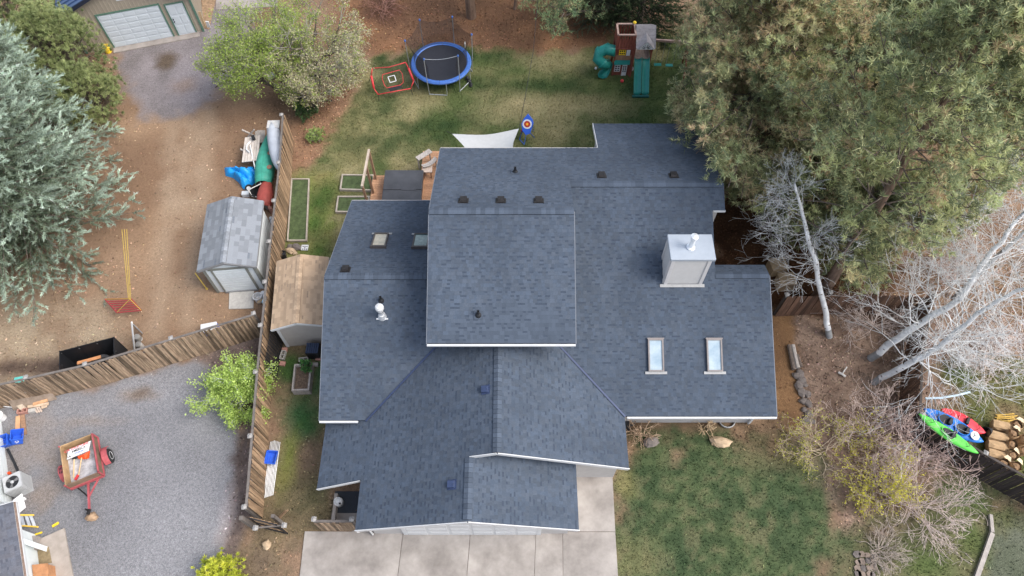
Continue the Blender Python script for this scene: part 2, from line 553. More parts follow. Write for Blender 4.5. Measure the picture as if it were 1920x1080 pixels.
m2 = N.new('ShaderNodeMath'); m2.operation = 'MULTIPLY'; L.new(mm.outputs[0], m2.inputs[0]); L.new(mg.outputs[0], m2.inputs[1])
sc_ = N.new('ShaderNodeVectorMath'); sc_.operation = 'SCALE'; L.new(at.outputs['Color'], sc_.inputs[0]); L.new(m2.outputs[0], sc_.inputs['Scale'])
L.new(sc_.outputs[0], b.inputs['Base Color'])
bp = N.new('ShaderNodeBump'); bp.inputs['Strength'].default_value = .6; bp.inputs['Distance'].default_value = .03
L.new(nB.outputs['Fac'], bp.inputs['Height']); L.new(bp.outputs[0], b.inputs['Normal'])

ny, nx = GX.shape
idx = np.arange(ny * nx).reshape(ny, nx)
quads = np.stack([idx[:-1, :-1], idx[:-1, 1:], idx[1:, 1:], idx[1:, :-1]], -1).reshape(-1, 4)
qc = cls[:-1, :-1].ravel()
GV = np.stack([GX, GY, GZ], -1).reshape(-1, 3)
cf, wf = col.reshape(-1, 3), W.reshape(-1, 3)
for c, nm in ((0, 'ground'), (1, 'lawn'), (2, 'lawn'), (3, 'gravel_drive')):
    q = quads[qc == c]
    used, inv = np.unique(q, return_inverse=True)
    o = np_mesh(nm, GV[used], inv.reshape(-1, 4), None, gm, kind='structure', smooth=True)
    for an, arr in (('Col', cf), ('Wgt', wf)):
        a = o.data.attributes.new(an, 'FLOAT_COLOR', 'POINT')
        a.data.foreach_set('color', np.concatenate([arr[used], np.ones((len(used), 1))], 1).astype(np.float32).ravel())
m_far = M('far_ground', sRGB(128, 116, 96), .95, .3, .3)
mb = MB()
for x0, y0, x1, y1 in ((-300, -300, -36, 300), (36, -300, 300, 300), (-36, -300, 36, -1), (-36, 45, 36, 300)):
    mb.quad((x0, y0, 0), (x1, y0, 0), (x1, y1, 0), (x0, y1, 0))
o = mb.build('terrain', m_far); o['kind'] = 'structure'

def gsample(px_poly, n):
    poly = gpoly(px_poly)
    xs, ys = [p[0] for p in poly], [p[1] for p in poly]
    X = RNG.uniform(min(xs), max(xs), n); Y = RNG.uniform(min(ys), max(ys), n)
    k = sdist(X, Y, poly) > 0
    k &= ~((X > -7) & (X < 9.7) & (Y > 9.8) & (Y < 19)) & ~((X > -5) & (X < 4) & (Y > 5.8) & (Y < 10))
    k &= sdist(X, Y, gpoly([(571, 996), (1050, 990), (1060, 876), (1148, 876), (1162, 1120), (556, 1120)])) < 0
    return X[k], Y[k]
def gcol(X, Y):
    j = np.clip(((X + 36) / .15).round().astype(int), 0, nx - 1); i = np.clip(((Y + 1) / .15).round().astype(int), 0, ny - 1)
    return col[i, j], W[i, j], GZ[i, j]
m_leafy = M('scatter_leaf', (1, 1, 1), .9, .0, 3, attr=True, spec=.1)
VIEW = [(-60, -40), (1980, -40), (1980, 1120), (-60, 1120)]
# grass blades in tufts
X, Y = gsample(VIEW, 520000)
c, w, z = gcol(X, Y)
k = RNG.random(len(X)) < w[:, 0] * .75
X, Y, c, z = X[k], Y[k], c[k], z[k]
n = len(X)
D = np.stack([RNG.normal(0, .5, n), RNG.normal(0, .5, n), np.ones(n)], 1)
cc = c * RNG.uniform(.8, 1.7, (n, 1)) * np.array([1, 1.0, .92])
blades('grass', np.stack([X, Y, z], 1), D, RNG.uniform(.05, .13, n), RNG.uniform(.02, .045, n), cc, m_leafy, kind='stuff')
# fallen leaves
X, Y = gsample(VIEW, 270000)
c, w, z = gcol(X, Y)
k = RNG.random(len(X)) < np.clip(w[:, 2] * .75, 0, .6)
X, Y, c, z = X[k], Y[k], c[k], z[k]
n = len(X)
D = np.stack([RNG.normal(0, 1, n), RNG.normal(0, 1, n), RNG.uniform(-.1, .5, n)], 1)
cc = c * RNG.uniform(.35, 1, (n, 1)) ** 1.6 * 2.5 * (1 + RNG.uniform(-.1, .1, (n, 3)))
blades('fallen_leaves', np.stack([X, Y, z + .015], 1), D, RNG.uniform(.05, .14, n), RNG.uniform(.035, .08, n), np.clip(cc, 0, .7), m_leafy, kind='stuff', leaf=True)
# pale crumbs of gravel and petals
X, Y = gsample(VIEW, 200000)
c, w, z = gcol(X, Y)
k = RNG.random(len(X)) < w[:, 1] * .2 + .004
X, Y, c, z = X[k], Y[k], c[k], z[k]
n = len(X)
D = np.stack([RNG.normal(0, 1, n), RNG.normal(0, 1, n), RNG.uniform(0, .5, n)], 1)
cc = c * RNG.uniform(.6, 1.4, (n, 1))
blades('gravel_stones', np.stack([X, Y, z + .01], 1), D, RNG.uniform(.025, .06, n), RNG.uniform(.025, .05, n), np.clip(cc, 0, .75), m_leafy, kind='stuff', leaf=True)
# ------------------------------------------------------------------ shingle roofing
M_DRIP = M('drip_edge', (.13, .145, .17), .5, .1, 6)
M_ROOF = M('slate_shingle', (.060, .076, .102), .92, .1, 16, .12, 90, attr=True, spec=.16)
M_GREYSH = M('grey_shingle', (.19, .205, .225), .9, .14, 14, .2, 90, attr=True, spec=.2)
M_TANSH = M('tan_shingle', (.38, .275, .185), .9, .14, 14, .2, 90, attr=True, spec=.2)
M_WHITE = M('white_trim', (.50, .51, .52), .55, .05, 3)
M_SIDING = M('pale_siding', (.36, .35, .345), .7, .06, 4)
M_GALV = M('galvanised_metal', (.26, .265, .27), .5, .1, 9, metal=.3)
M_BRIGHT = M('bright_metal', (.78, .8, .82), .3, .06, 9, metal=.6)
M_BLACK = M('black_plastic', (.018, .019, .022), .5, .2, 8)
M_DKMETAL = M('dark_bronze_metal', (.022, .02, .02), .45, .2, 9, metal=.3)
M_VALLEY = M('valley_metal', (.035, .05, .1), .5, .1, 6, metal=.2)
M_CONC = M('concrete', sRGB(132, 125, 120), .9, .14, 1.1, .1, 60, col2=sRGB(158, 151, 146))
M_GLASSY = M('skylight_glass', (.45, .56, .6), .06, .1, 1.2, spec=.9)

def plane_frame(p0, udir, n):
    u = Vector(udir).normalized()
    n = Vector(n).normalized()
    v = n.cross(u).normalized()
    if v.z < 0: v = -v; 
    return Vector(p0), u, v, n

TABVAR = {}
def tab_meshes(mat):
    """eight shared shingle meshes of unit size, each its own shade"""
    if mat.name in TABVAR: return TABVAR[mat.name]
    out = []
    for k in range(8):
        g = .86 + .04 * k
        me = bpy.data.meshes.new('shingle')
        me.from_pydata([(0, 0, 0), (1, 0, 0), (1, 1, 0), (0, 1, 0), (0, 0, 1), (1, 0, 1), (1, 1, .3), (0, 1, .3)], [],
                       [(4, 5, 6, 7), (0, 1, 5, 4), (1, 2, 6, 5), (3, 0, 4, 7)])
        a = me.attributes.new('Col', 'FLOAT_COLOR', 'FACE')
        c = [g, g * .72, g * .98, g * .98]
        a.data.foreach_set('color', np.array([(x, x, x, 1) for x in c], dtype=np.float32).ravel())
        me.materials.append(mat)
        out.append(me)
    TABVAR[mat.name] = out
    return out

def shingles(parent, poly3, udir, mat, e=.143, wr=(.08, .19), single=0, seed=0, shade=(.88, 1.13), band=.4, name='shingles'):
    """lay courses of tabs on a planar polygon; `single` of them become objects"""
    rr = random.Random(seed)
    poly3 = [Vector(p) for p in poly3]
    nrm = Vector((0, 0, 0))
    for i in range(len(poly3)):
        a, b_ = poly3[i], poly3[(i + 1) % len(poly3)]
        nrm += Vector(((a.y - b_.y) * (a.z + b_.z), (a.z - b_.z) * (a.x + b_.x), (a.x - b_.x) * (a.y + b_.y)))
    nrm.normalize()
    if nrm.z < 0: nrm = -nrm
    u = Vector(udir).normalized()
    v = nrm.cross(u).normalized()
    if v.z < 0:
        u = -u; v = nrm.cross(u).normalized()
    o = poly3[0]
    q = [((p - o).dot(u), (p - o).dot(v)) for p in poly3]
    v0, v1 = min(t[1] for t in q), max(t[1] for t in q)
    tabs, bands = [], []
    k, vv = 0, v0
    while vv < v1 - .01:
        ve = min(e, v1 - vv)
        vm = vv + ve * .5
        xs = []
        for i in range(len(q)):
            (ua, va), (ub, vb) = q[i], q[(i + 1) % len(q)]
            if (va > vm) != (vb > vm):
                xs.append(ua + (vm - va) * (ub - ua) / (vb - va))
        xs.sort()
        for a, b_ in zip(xs[::2], xs[1::2]):
            x = a; up = rr.random() < .5
            while x < b_ - 1e-4:
                w = rr.uniform(*wr)
                if b_ - x - w < wr[0] * .6: w = b_ - x
                g = rr.uniform(*shade)
                g = g * (.84 + .2 * float(vnoise(x, vv, 1.6, seed)) + .12 * float(vnoise(x, vv * .25, .5, seed + 3)))
                h = .010 if up else .006
                tabs.append((x, vv, w, ve + .004, h, g, ve > e * .9))
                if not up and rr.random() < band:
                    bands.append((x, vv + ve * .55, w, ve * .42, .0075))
                up = not up if rr.random() < .8 else up
                x += w
        vv += e; k += 1
    L0 = LOC[root(parent).name]
    def pos(a, b_, h): return o + u * a + v * b_ + nrm * h
    # which are drawn as objects: the ones nearest the eye
    chosen = set()
    if single:
        camp = Vector((0, 0, CAM_H))
        order = sorted((i for i, t in enumerate(tabs) if t[6]), key=lambda i: (pos(tabs[i][0], tabs[i][1], 0) - camp).length)
        chosen = set(order[:single])
        var = tab_meshes(mat)
        for i in sorted(chosen):
            x, y, w, h_, t, g, _ = tabs[i]
            m = Matrix(((u.x * w, v.x * h_, nrm.x * t, 0), (u.y * w, v.y * h_, nrm.y * t, 0), (u.z * w, v.z * h_, nrm.z * t, 0), (0, 0, 0, 1)))
            m.translation = pos(x, y, 0) - L0
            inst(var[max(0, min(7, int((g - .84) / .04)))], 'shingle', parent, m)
    V, F, C = [], [], []
    for i, (x, y, w, h_, t, g, _) in enumerate(tabs):
        if i in chosen: continue
        n = len(V)
        V += [pos(x, y, 0), pos(x + w, y, 0), pos(x + w, y + h_, 0), pos(x, y + h_, 0),
              pos(x, y, t), pos(x + w, y, t), pos(x + w, y + h_, t * .3), pos(x, y + h_, t * .3)]
        F += [(n + 4, n + 5, n + 6, n + 7), (n, n + 1, n + 5, n + 4), (n + 1, n + 2, n + 6, n + 5), (n + 3, n, n + 4, n + 7)]
        jb = rr.uniform(-.03, .03)
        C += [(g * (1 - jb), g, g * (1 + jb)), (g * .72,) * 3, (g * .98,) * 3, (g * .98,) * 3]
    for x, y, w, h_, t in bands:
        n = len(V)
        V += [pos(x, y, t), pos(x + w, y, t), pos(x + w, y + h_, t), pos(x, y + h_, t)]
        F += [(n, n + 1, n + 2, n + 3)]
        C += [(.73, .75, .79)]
    if V:
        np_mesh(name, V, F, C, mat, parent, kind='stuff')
    return u, v, nrm

def ridge_caps(parent, p0, p1, nA, nB, mat, w=.16, e=.17, seed=0, limit=999):
    """folded caps along a ridge; nA, nB point down the two slopes"""
    rr = random.Random(seed)
    p0, p1 = Vector(p0), Vector(p1)
    d = (p1 - p0); n = max(1, int(d.length / e)); d.normalize()
    var = []
    nA, nB = Vector(nA).normalized(), Vector(nB).normalized()
    up = Vector((0, 0, 1))
    for k in range(4):
        g = .95 + .11 * k
        me = bpy.data.meshes.new('ridge_cap')
        lo, hi = .03, .05
        vs = [nA * w + up * lo, up * lo, nB * w + up * lo]
        vs = vs + [v + d * (e * 1.02) + up * (hi - lo) for v in vs] + [v + d * (e * 1.02) - up * .03 for v in vs]
        vs += [vs[0] - up * .04, vs[3] - up * .04, vs[2] - up * .04, vs[5] - up * .04]
        me.from_pydata([tuple(v) for v in vs], [], [(0, 1, 4, 3), (1, 2, 5, 4), (3, 4, 7, 6), (4, 5, 8, 7), (0, 3, 10, 9), (2, 5, 12, 11)])
        a = me.attributes.new('Col', 'FLOAT_COLOR', 'FACE')
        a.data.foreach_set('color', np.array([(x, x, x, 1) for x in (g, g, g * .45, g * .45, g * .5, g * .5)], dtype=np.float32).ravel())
        me.materials.append(mat)
        var.append(me)
    L0 = LOC[root(parent).name]
    for i in range(n):
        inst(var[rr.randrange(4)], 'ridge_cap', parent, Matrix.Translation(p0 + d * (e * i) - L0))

# ------------------------------------------------------------------ the house
house = thing('house', 'large two storey house with dark slate blue shingle roof and white chimney', 'house', (0, 12, 0))
S = .417
zU_N = lambda y: 13.72 - S * y
zU_S = lambda y: .68 + S * y
zR_S = lambda y: -1.148 + S * y
zR_N = lambda y: 6.22 - .375 * (y - 17.68)
zL_S = lambda y: -1.172 + S * y
zL_N = lambda y: 10.77 - S * y
zG_L = lambda x: 4.95 + S * x
zG_R = lambda x: 4.53 - S * x
zG2 = lambda x: 4.345 - S * (x + 1.45)
def yz(f, pts): return [Vector((x, y, f(y))) for x, y in pts]
def xz(f, pts): return [Vector((x, y, f(x))) for x, y in pts]
walls = MB()
walls.axprism('X', -2.9, 2.15, [(12.0, 0), (12.0, 5.5), (15.63, 7.0), (20.1, 5.1), (20.1, 0)])
walls.build('wall', M_SIDING, house, label='pale walls of the tall two storey block')
w2 = MB(); w2.axprism('X', -7.02, -2.9, [(9.6, 0), (9.6, 2.66), (14.32, 4.62), (19.35, 2.52), (19.35, 0)])
w2.build('wall', M_SIDING, house, label='walls of the left wing')
w3 = MB()
w3.axprism('X', 2.15, 3.8, [(10.18, 0), (10.18, 2.9), (17.68, 6.04), (20.1, 5.12), (20.1, 0)])
w3.axprism('X', 3.8, 7.66, [(10.18, 0), (10.18, 2.9), (17.68, 6.04), (22.3, 4.3), (22.3, 0)])
w3.axprism('X', 7.66, 9.72, [(10.182, 0), (10.182, 2.9), (14.35, 4.66), (14.8, 4.5), (14.8, 0)])
w3.axprism('X', 7.66, 8.14, [(16.95, 0), (16.95, 5.72), (17.68, 6.03), (22.28, 4.29), (22.28, 0)])
w3.build('wall', M_SIDING, house, label='walls of the right wing')
w4 = MB()
w4.axprism('Y', 5.75, 7.9, [(-5.2, 0), (-5.2, 2.62), (-1.45, 4.18), (2.1, 2.7), (2.1, 0)])
w4.axprism('Y', 7.9, 11.45, [(-5.2, 0), (-5.2, 2.62), (-.5, 4.58), (4.0, 2.7), (4.0, 0)])
w4.axprism('Y', 7.75, 9.59, [(-6.92, 0), (-6.92, 1.9), (-5.21, 2.6), (-5.21, 0)])
w4.build('wall', M_SIDING, house, label='front walls of the garage wing')
# lap siding boards on the strips of wall one can see
lap = MB()
for i in range(16):
    lap.box((5.98, 10.17, .12 + i * .165), (7.4, .025, .15))
    lap.box((-6.06, 7.74, .1 + i * .11), (1.65, .02, .1)) if i < 15 else None
lap.build('siding_panel', M_SIDING, house, kind='stuff')

ROOFS = {
    'upper_s': (yz(zU_S, [(-3.02, 11.18), (2.26, 11.18), (2.26, 15.63), (-3.02, 15.63)]), (1, 0, 0)),
    'upper_n': (yz(zU_N, [(-3.02, 15.63), (2.26, 15.63), (2.26, 20.4), (-3.02, 20.4)]), (1, 0, 0)),
    'right_s': (yz(zR_S, [(4.2, 9.42), (9.88, 9.42), (9.88, 14.35), (7.8, 14.35), (7.8, 16.73), (8.28, 16.73), (8.28, 17.68), (1.45, 17.68), (1.45, 12.17)]), (1, 0, 0)),
    'right_n': (yz(zR_N, [(2.26, 17.68), (8.28, 17.68), (8.28, 22.6), (3.65, 22.6), (3.65, 20.4), (2.26, 20.4)]), (1, 0, 0)),
    'right_e': (yz(lambda y: 4.836 - S * (y - 14.35), [(7.8, 14.35), (9.88, 14.35), (9.88, 14.95), (7.8, 14.95)]), (1, 0, 0)),
    'left_s': (yz(zL_S, [(-7.19, 9.285), (-5.39, 9.285), (-2.55, 12.13), (-2.55, 14.32), (-7.19, 14.32)]), (1, 0, 0)),
    'left_n': (yz(zL_N, [(-7.19, 14.32), (-2.95, 14.32), (-2.95, 19.67), (-7.19, 19.67)]), (1, 0, 0)),
    'front_l': (xz(zG_L, [(-.5, 7.41), (-.5, 12.1), (-2.5, 12.18), (-5.39, 9.285), (-5.39, 9.55), (-7.1, 9.55), (-7.12, 6.94), (-5.41, 7.06), (-5.39, 5.33), (-1.45, 5.25), (-1.45, 7.41)]), (0, 1, 0)),
    'front_r': (xz(zG_R, [(-.5, 7.41), (4.2, 7.46), (4.2, 9.42), (1.52, 12.1), (-.5, 12.1)]), (0, 1, 0)),
    'porch_r': (xz(zG2, [(-1.45, 5.25), (2.3, 5.32), (2.3, 7.95), (-1.45, 7.95)]), (0, 1, 0)),
}
RLAB = {'upper_s': 'south slope of the tall block', 'upper_n': 'north slope of the tall block', 'right_s': 'long south slope of the right wing',
        'right_n': 'north slope of the right wing', 'right_e': 'short slope behind the far right ridge', 'left_s': 'south slope of the left wing',
        'left_n': 'north slope of the left wing with two skylights', 'front_l': 'wide left slope of the front gables',
        'front_r': 'right slope of the higher front gable', 'porch_r': 'right slope of the lower garage gable'}
ROOF = {}
NRM = {}
for i, (k, (poly, ud)) in enumerate(ROOFS.items()):
    mb = MB(); mb.slab([p - Vector((0, 0, .004)) for p in poly], .1, (.8, .8, .8))
    ROOF[k] = mb.build('roof', M_ROOF, house, label=RLAB[k])
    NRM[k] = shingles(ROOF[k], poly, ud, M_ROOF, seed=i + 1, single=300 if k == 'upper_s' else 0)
dn = lambda k: -NRM[k][1]
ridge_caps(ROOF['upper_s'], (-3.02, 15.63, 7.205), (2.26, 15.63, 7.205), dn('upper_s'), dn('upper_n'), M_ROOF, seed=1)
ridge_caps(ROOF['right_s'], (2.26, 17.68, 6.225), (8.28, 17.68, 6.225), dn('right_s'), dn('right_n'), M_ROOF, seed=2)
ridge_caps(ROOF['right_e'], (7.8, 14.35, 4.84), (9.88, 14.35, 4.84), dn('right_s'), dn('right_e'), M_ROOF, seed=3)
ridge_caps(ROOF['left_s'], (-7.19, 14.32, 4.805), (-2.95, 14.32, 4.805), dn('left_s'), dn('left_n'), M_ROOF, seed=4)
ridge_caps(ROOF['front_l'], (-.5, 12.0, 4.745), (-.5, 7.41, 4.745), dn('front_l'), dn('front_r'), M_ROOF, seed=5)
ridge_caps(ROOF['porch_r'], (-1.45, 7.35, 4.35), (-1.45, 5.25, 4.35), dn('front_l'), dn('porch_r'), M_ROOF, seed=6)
# valleys
for pts in ([(-5.45, 9.23, 2.70), (-2.55, 12.13, 3.89)], [(4.22, 9.38, 2.79), (1.55, 12.07, 3.885)]):
    vb = MB(); a, b_ = Vector(pts[0]), Vector(pts[1])
    vb.beam(a + Vector((0, 0, .03)), b_ + Vector((0, 0, .03)), .07, .02)
    vb.build('valley_flashing', M_VALLEY, house)
# fascias, gutters, rakes
def trim(name, pts, w=.03, h=.16, mat=M_WHITE, dz=-.09, label=None):
    t = MB()
    for a, b_ in zip(pts[:-1], pts[1:]):
        a, b_ = Vector(a) + Vector((0, 0, dz)), Vector(b_) + Vector((0, 0, dz))
        t.beam(a, b_, w, h)
    return t.build(name, mat, house, label=label)
def gutter(pts, label=None):
    return trim('gutter', pts, .07, .075, M_WHITE, -.05, label)
gutter([(-3.02, 11.12, 5.33), (2.26, 11.12, 5.33)], 'white gutter under the tall block')
gutter([(-7.19, 9.23, 2.7), (-5.75, 9.23, 2.7)])
gutter([(4.3, 9.36, 2.78), (9.88, 9.36, 2.78)], 'white gutter along the right wing')
gutter([(7.84, 16.68, 5.82), (8.3, 16.68, 5.82)])
trim('fascia', [(-3.03, 20.45, 5.2), (3.6, 20.45, 5.2)], mat=M_SIDING)
trim('fascia', [(3.63, 20.4, 5.2), (3.63, 22.62, 4.37)])
trim('fascia', [(-7.19, 19.7, 2.57), (-2.95, 19.7, 2.57)], mat=M_SIDING)
trim('rake_board', [(-1.42, 7.385, zG_L(-1.42)), (-.5, 7.385, 4.74), (4.2, 7.435, zG_R(4.2))], h=.17)
trim('rake_board', [(-5.4, 5.305, zG_L(-5.4)), (-1.45, 5.225, 4.345), (2.3, 5.295, zG2(2.3))], h=.17)
trim('rake_board', [(-7.12, 6.915, zG_L(-7.12)), (-5.42, 7.035, zG_L(-5.42))], h=.14)
for y0, y1, f, x in ((11.18, 15.63, zU_S, -3.035), (15.63, 20.4, zU_N, -3.035), (11.18, 15.63, zU_S, 2.275), (9.42, 14.35, zR_S, 9.895), (9.285, 14.32, zL_S, -7.205), (14.32, 19.67, zL_N, -7.205)):
    trim('rake_board', [(x, y0, f(y0)), (x, y1, f(y1))], mat=M_DRIP, h=.15, dz=-.085)
trim('corner_board', [(7.7, 16.93, 5.75), (7.7, 16.93, .3)], w=.12, h=.03, dz=0)
trim('corner_board', [(9.73, 10.16, 2.7), (9.73, 10.16, .1)], w=.12, h=.12, dz=0)
# garage front
gd = MB()
gd.box((-1.5, 5.735, 1.1), (4.9, .05, 2.2))
gdo = gd.build('garage_door', M_WHITE, house)
for r in range(4):
    for c in range(6):
        p = MB(); p.box((-3.55 + c * .82, 5.703, .3 + r * .55), (.7, .02, .42)); p.build('door_panel', M_WHITE, gdo)
tb = MB()
for x in (-4.02, 1.02): tb.box((x, 5.73, 1.3), (.14, .06, 2.6))
tb.build('door_frame', M_WHITE, house)
for x, y, k in ((-1.62, 5.3, 1.0), (.62, 5.3, .5)):
    cb = MB(); w_ = .13 * k + .03; z = zG_L(x) - .2 if x < -1.45 else zG2(x) - .2
    cb.add([(x - w_, y, z), (x + w_, y, z), (x + w_, y + .4, z), (x - w_, y + .4, z), (x - w_ * .2, y + .36, z - .5 * k), (x + w_, y + .36, z - .5 * k), (x + w_, y + .4, z - .5 * k), (x - w_ * .2, y + .4, z - .5 * k)],
           [(3, 2, 1, 0), (4, 5, 6, 7), (0, 1, 5, 4), (1, 2, 6, 5), (2, 3, 7, 6), (3, 0, 4, 7)])
    cb.build('corbel', M_WHITE, house)
ds = MB(); ds.tube([(-5.35, 5.3, 2.55), (-5.35, 5.35, 2.3), (-5.27, 5.7, 2.1), (-5.27, 5.7, .1)], .035, 6)
ds.build('downspout', M_WHITE, house)
ds = MB(); ds.tube([(9.7, 9.36, 2.7), (9.7, 10.05, 2.4), (9.7, 10.1, .1)], .04, 6); ds.build('downspout', M_WHITE, house)
# door seam on the lean-to wall
dd = MB(); dd.box((-5.75, 7.725, .95), (.05, .03, 1.7)); dd.box((-6.88, 7.73, .95), (.1, .05, 1.9)); dd.build('door_trim', M_DKMETAL, house)
# house number
def meshify(fo, cast=True):
    bpy.context.view_layer.update()
    me = bpy.data.meshes.new_from_object(fo.evaluated_get(bpy.context.evaluated_depsgraph_get()))
    o = bpy.data.objects.new(fo.data.name, me); COL.objects.link(o)
    o.parent = fo.parent; o.location = fo.location; o.rotation_euler = fo.rotation_euler
    bpy.data.objects.remove(fo)
    return o
for i, ch in enumerate('60 917'):
    if ch == ' ': continue
    fc = bpy.data.curves.new('house_number', 'FONT'); fc.body = ch; fc.size = .26; fc.extrude = .012
    fo = bpy.data.objects.new('house_number', fc); COL.objects.link(fo); fo.parent = house
    fo.location = Vector((4.72 + i * .17, 10.14, 1.05)) - LOC['house']; fo.rotation_euler = (math.pi / 2, 0, 0)
    fc.materials.append(M_BLACK)
    meshify(fo)
pt = MB(); pt.box((4.6, 9.98, .12), (.5, .34, .24)); pt.build('meter_box', M_BLACK, house)

# chimney
ch = MB(); ch.box((6.53, 14.52, 5.45), (1.44, .96, 2.0))
M_CHIM = M('chimney_siding', (.45, .445, .44), .7, .04, 4)
chim = ch.build('chimney', M_CHIM, house, label='white boxed chimney with a metal cap')
lb = MB()
for i in range(14):
    z = 4.66 + i * .125
    m = Matrix.Rotation(R(-9), 3, 'X')
    lb.box((6.53, 14.03, z), (1.22, .02, .12), m=m)
for i in range(14):
    z = 4.66 + i * .125
    lb.box((5.80, 14.52, z), (.02, .78, .12), m=Matrix.Rotation(R(9), 3, 'Y'))
lb.build('siding_panel', M_CHIM, chim, kind='stuff')
M_CHTRIM = M('grey_trim', (.5, .49, .49), .6, .05, 4)
for x, y in ((5.87, 14.02), (7.2, 14.02), (5.79, 14.1), (5.79, 14.95)):
    c = MB(); c.box((x, y, 5.45), ((.13, .06, 2.02) if y < 14.05 else (.06, .13, 2.02))); c.build('corner_board', M_CHTRIM, chim)
cp = MB(); cp.box((6.56, 14.52, 6.465), (1.6, 1.09, .03)); cp.box((6.56, 13.985, 6.42), (1.62, .03, .11)); cp.box((5.755, 14.53, 6.42), (.03, 1.06, .11)); cp.box((7.365, 14.53, 6.42), (.03, 1.06, .11)); cp.box((6.56, 15.07, 6.42), (1.62, .03, .11))
M_CAP = M('cap_sheet_metal', (.34, .38, .43), .5, .06, 2, metal=.15)
cp.build('chimney_cap', M_CAP, chim, bevel=.006)
fl = MB(); fl.lathe((6.52, 14.5, 6.48), [(.16, 0), (.16, .05), (.1, .08), (.09, .55)], 16)
flo = fl.build('flue', M_BRIGHT, chim, smooth=False)
fc = MB(); fc.lathe((6.52, 14.5, 7.03), [(.07, 0), (.13, .02), (.14, .1), (.14, .16), (.02, .2)], 16); fc.build('flue_cap', M_BRIGHT, chim)
fb = MB()
fb.beam((5.66, 13.94, zR_S(13.94) + .03), (7.36, 13.94, zR_S(13.94) + .03), .12, .02, up=NRM['right_s'][2]); fb.build('flashing', M_GALV, chim)

# skylights: centre on the slope, width, height along slope
def skylight(key, zf, x, y, w, h, fm, label, glass, apron=False):
    u, v, n = NRM[key]
    c = Vector((x, y, zf(y)))
    m = Matrix((u, v, n)).transposed()
    s = MB(); t, d = .055, .12
    for a, b_, sx_, sy_ in ((-w / 2 + t / 2, 0, t, h), (w / 2 - t / 2, 0, t, h), (0, -h / 2 + t / 2, w - 2 * t, t), (0, h / 2 - t / 2, w - 2 * t, t)):
        s.box(c + u * a + v * b_ + n * d / 2, (sx_, sy_, d), m=m)
    sk = s.build('skylight', fm, house, label=label)
    g = MB(); g.box(c + n * .07, (w - 2 * t, h - 2 * t, .02), m=m); g.build('pane', glass, sk)
    if apron:
        f = MB(); f.box(c - v * (h / 2 + .05) + n * .03, (w + .24, .1, .03), m=m); f.build('flashing', M_GALV, sk)
    b2 = MB(); b2.box(c + v * (h / 2 + .02) + n * .06, (w + .05, .05, .14), m=m); b2.build('sash_bar', fm, sk)
M_PALEF = M('taupe_frame', (.19, .17, .165), .5, .1, 6)
M_BRZ = M('bronze_frame', (.06, .055, .055), .5, .1, 6)
M_SHADE = M('cellular_blind_glass', (.20, .29, .37), .35, .06, 1.5, spec=.3, col2=(.36, .43, .47))
M_AMBER = M('tinted_glass', (.22, .225, .19), .15, .25, 1.6, spec=.5, col2=(.38, .34, .26))
M_TEAL = M('clear_glass', (.05, .10, .11), .12, .3, 1.6, spec=.5, col2=(.20, .27, .25))
def onS(px, py, f):
    lo, hi = 0., 9.
    for _ in range(40):
        m = (lo + hi) / 2
        p = P(px, py, m)
        if m > f(p): hi = m
        else: lo = m
    return P(px, py, lo)
pL = onS(712, 450, lambda p: zL_N(p.y) + .1); pL2 = onS(789, 451, lambda p: zL_N(p.y) + .1)
skylight('left_n', zL_N, pL.x, pL.y, .60, 1.0, M_BRZ, 'skylight with amber tinted pane', M_AMBER, True)
skylight('left_n', zL_N, pL2.x, pL2.y, .64, 1.0, M_BRZ, 'skylight with teal pane beside the tall block', M_TEAL, True)
pR = onS(1230, 664, lambda p: zR_S(p.y) + .1); pR2 = onS(1340, 664, lambda p: zR_S(p.y) + .1)
skylight('right_s', zR_S, pR.x, pR.y, .58, 1.22, M_PALEF, 'left of the two bright skylights', M_SHADE, True)
skylight('right_s', zR_S, pR2.x, pR2.y, .58, 1.22, M_PALEF, 'right of the two bright skylights', M_SHADE, True)

# vents
def box_vent(key, f, px, py, mat=M_DKMETAL, s=.26, sloped=True, coord='y'):
    u, v, n = NRM[key]
    c = onS(px, py, lambda p: f(p.y if coord == 'y' else p.x))
    m = Matrix((u, v, n)).transposed()
    b_ = MB(); b_.box(c + n * .02, (s * 1.45, s * 1.35, .02), m=m)
    bo = b_.build('roof_vent', mat, house)
    h = MB(); a = s / 2
    q = [(-a, -a, .02), (a, -a, .02), (a, a, .02), (-a, a, .02), (-a, -a, .14), (a, -a, .14), (a * .9, a * .7, .1), (-a * .9, a * .7, .1)]
    h.add([c + u * x + v * y + n * z for x, y, z in q], [(4, 5, 6, 7), (0, 1, 5, 4), (1, 2, 6, 5), (2, 3, 7, 6), (3, 0, 4, 7)])
    h.build('vent_hood', mat, bo)
M_BLUEV = M('blue_grey_vent', (.03, .045, .095), .45, .2, 8)
for px in (869, 939, 1010): box_vent('upper_n', zU_N, px, 377)
for px, py in ((1128, 330), (1263, 330)): box_vent('right_n', zR_N, px, py)
box_vent('left_n', zL_N, 648, 506)
box_vent('front_l', zG_L, 911, 731, M_BLUEV, .24, coord='x'); box_vent('front_l', zG_L, 848, 909, M_BLUEV, .24, coord='x')
def pipe_vent(key, f, px, py, r=.05, h=.3):
    u, v, n = NRM[key]
    c = onS(px, py, lambda p: f(p.y))
    b_ = MB(); m = Matrix((u, v, n)).transposed()
    b_.box(c + n * .018, (.34, .3, .015), m=m)
    bo = b_.build('pipe_vent', M_ROOF, house)
    t = MB(); t.lathe(c, [(.12, .0), (.09, .09), (r + .015, .12), (r, .14), (r, h), (r * .7, h), (r * .7, h - .1)], 12); t.build('pipe', M_BLACK, bo)
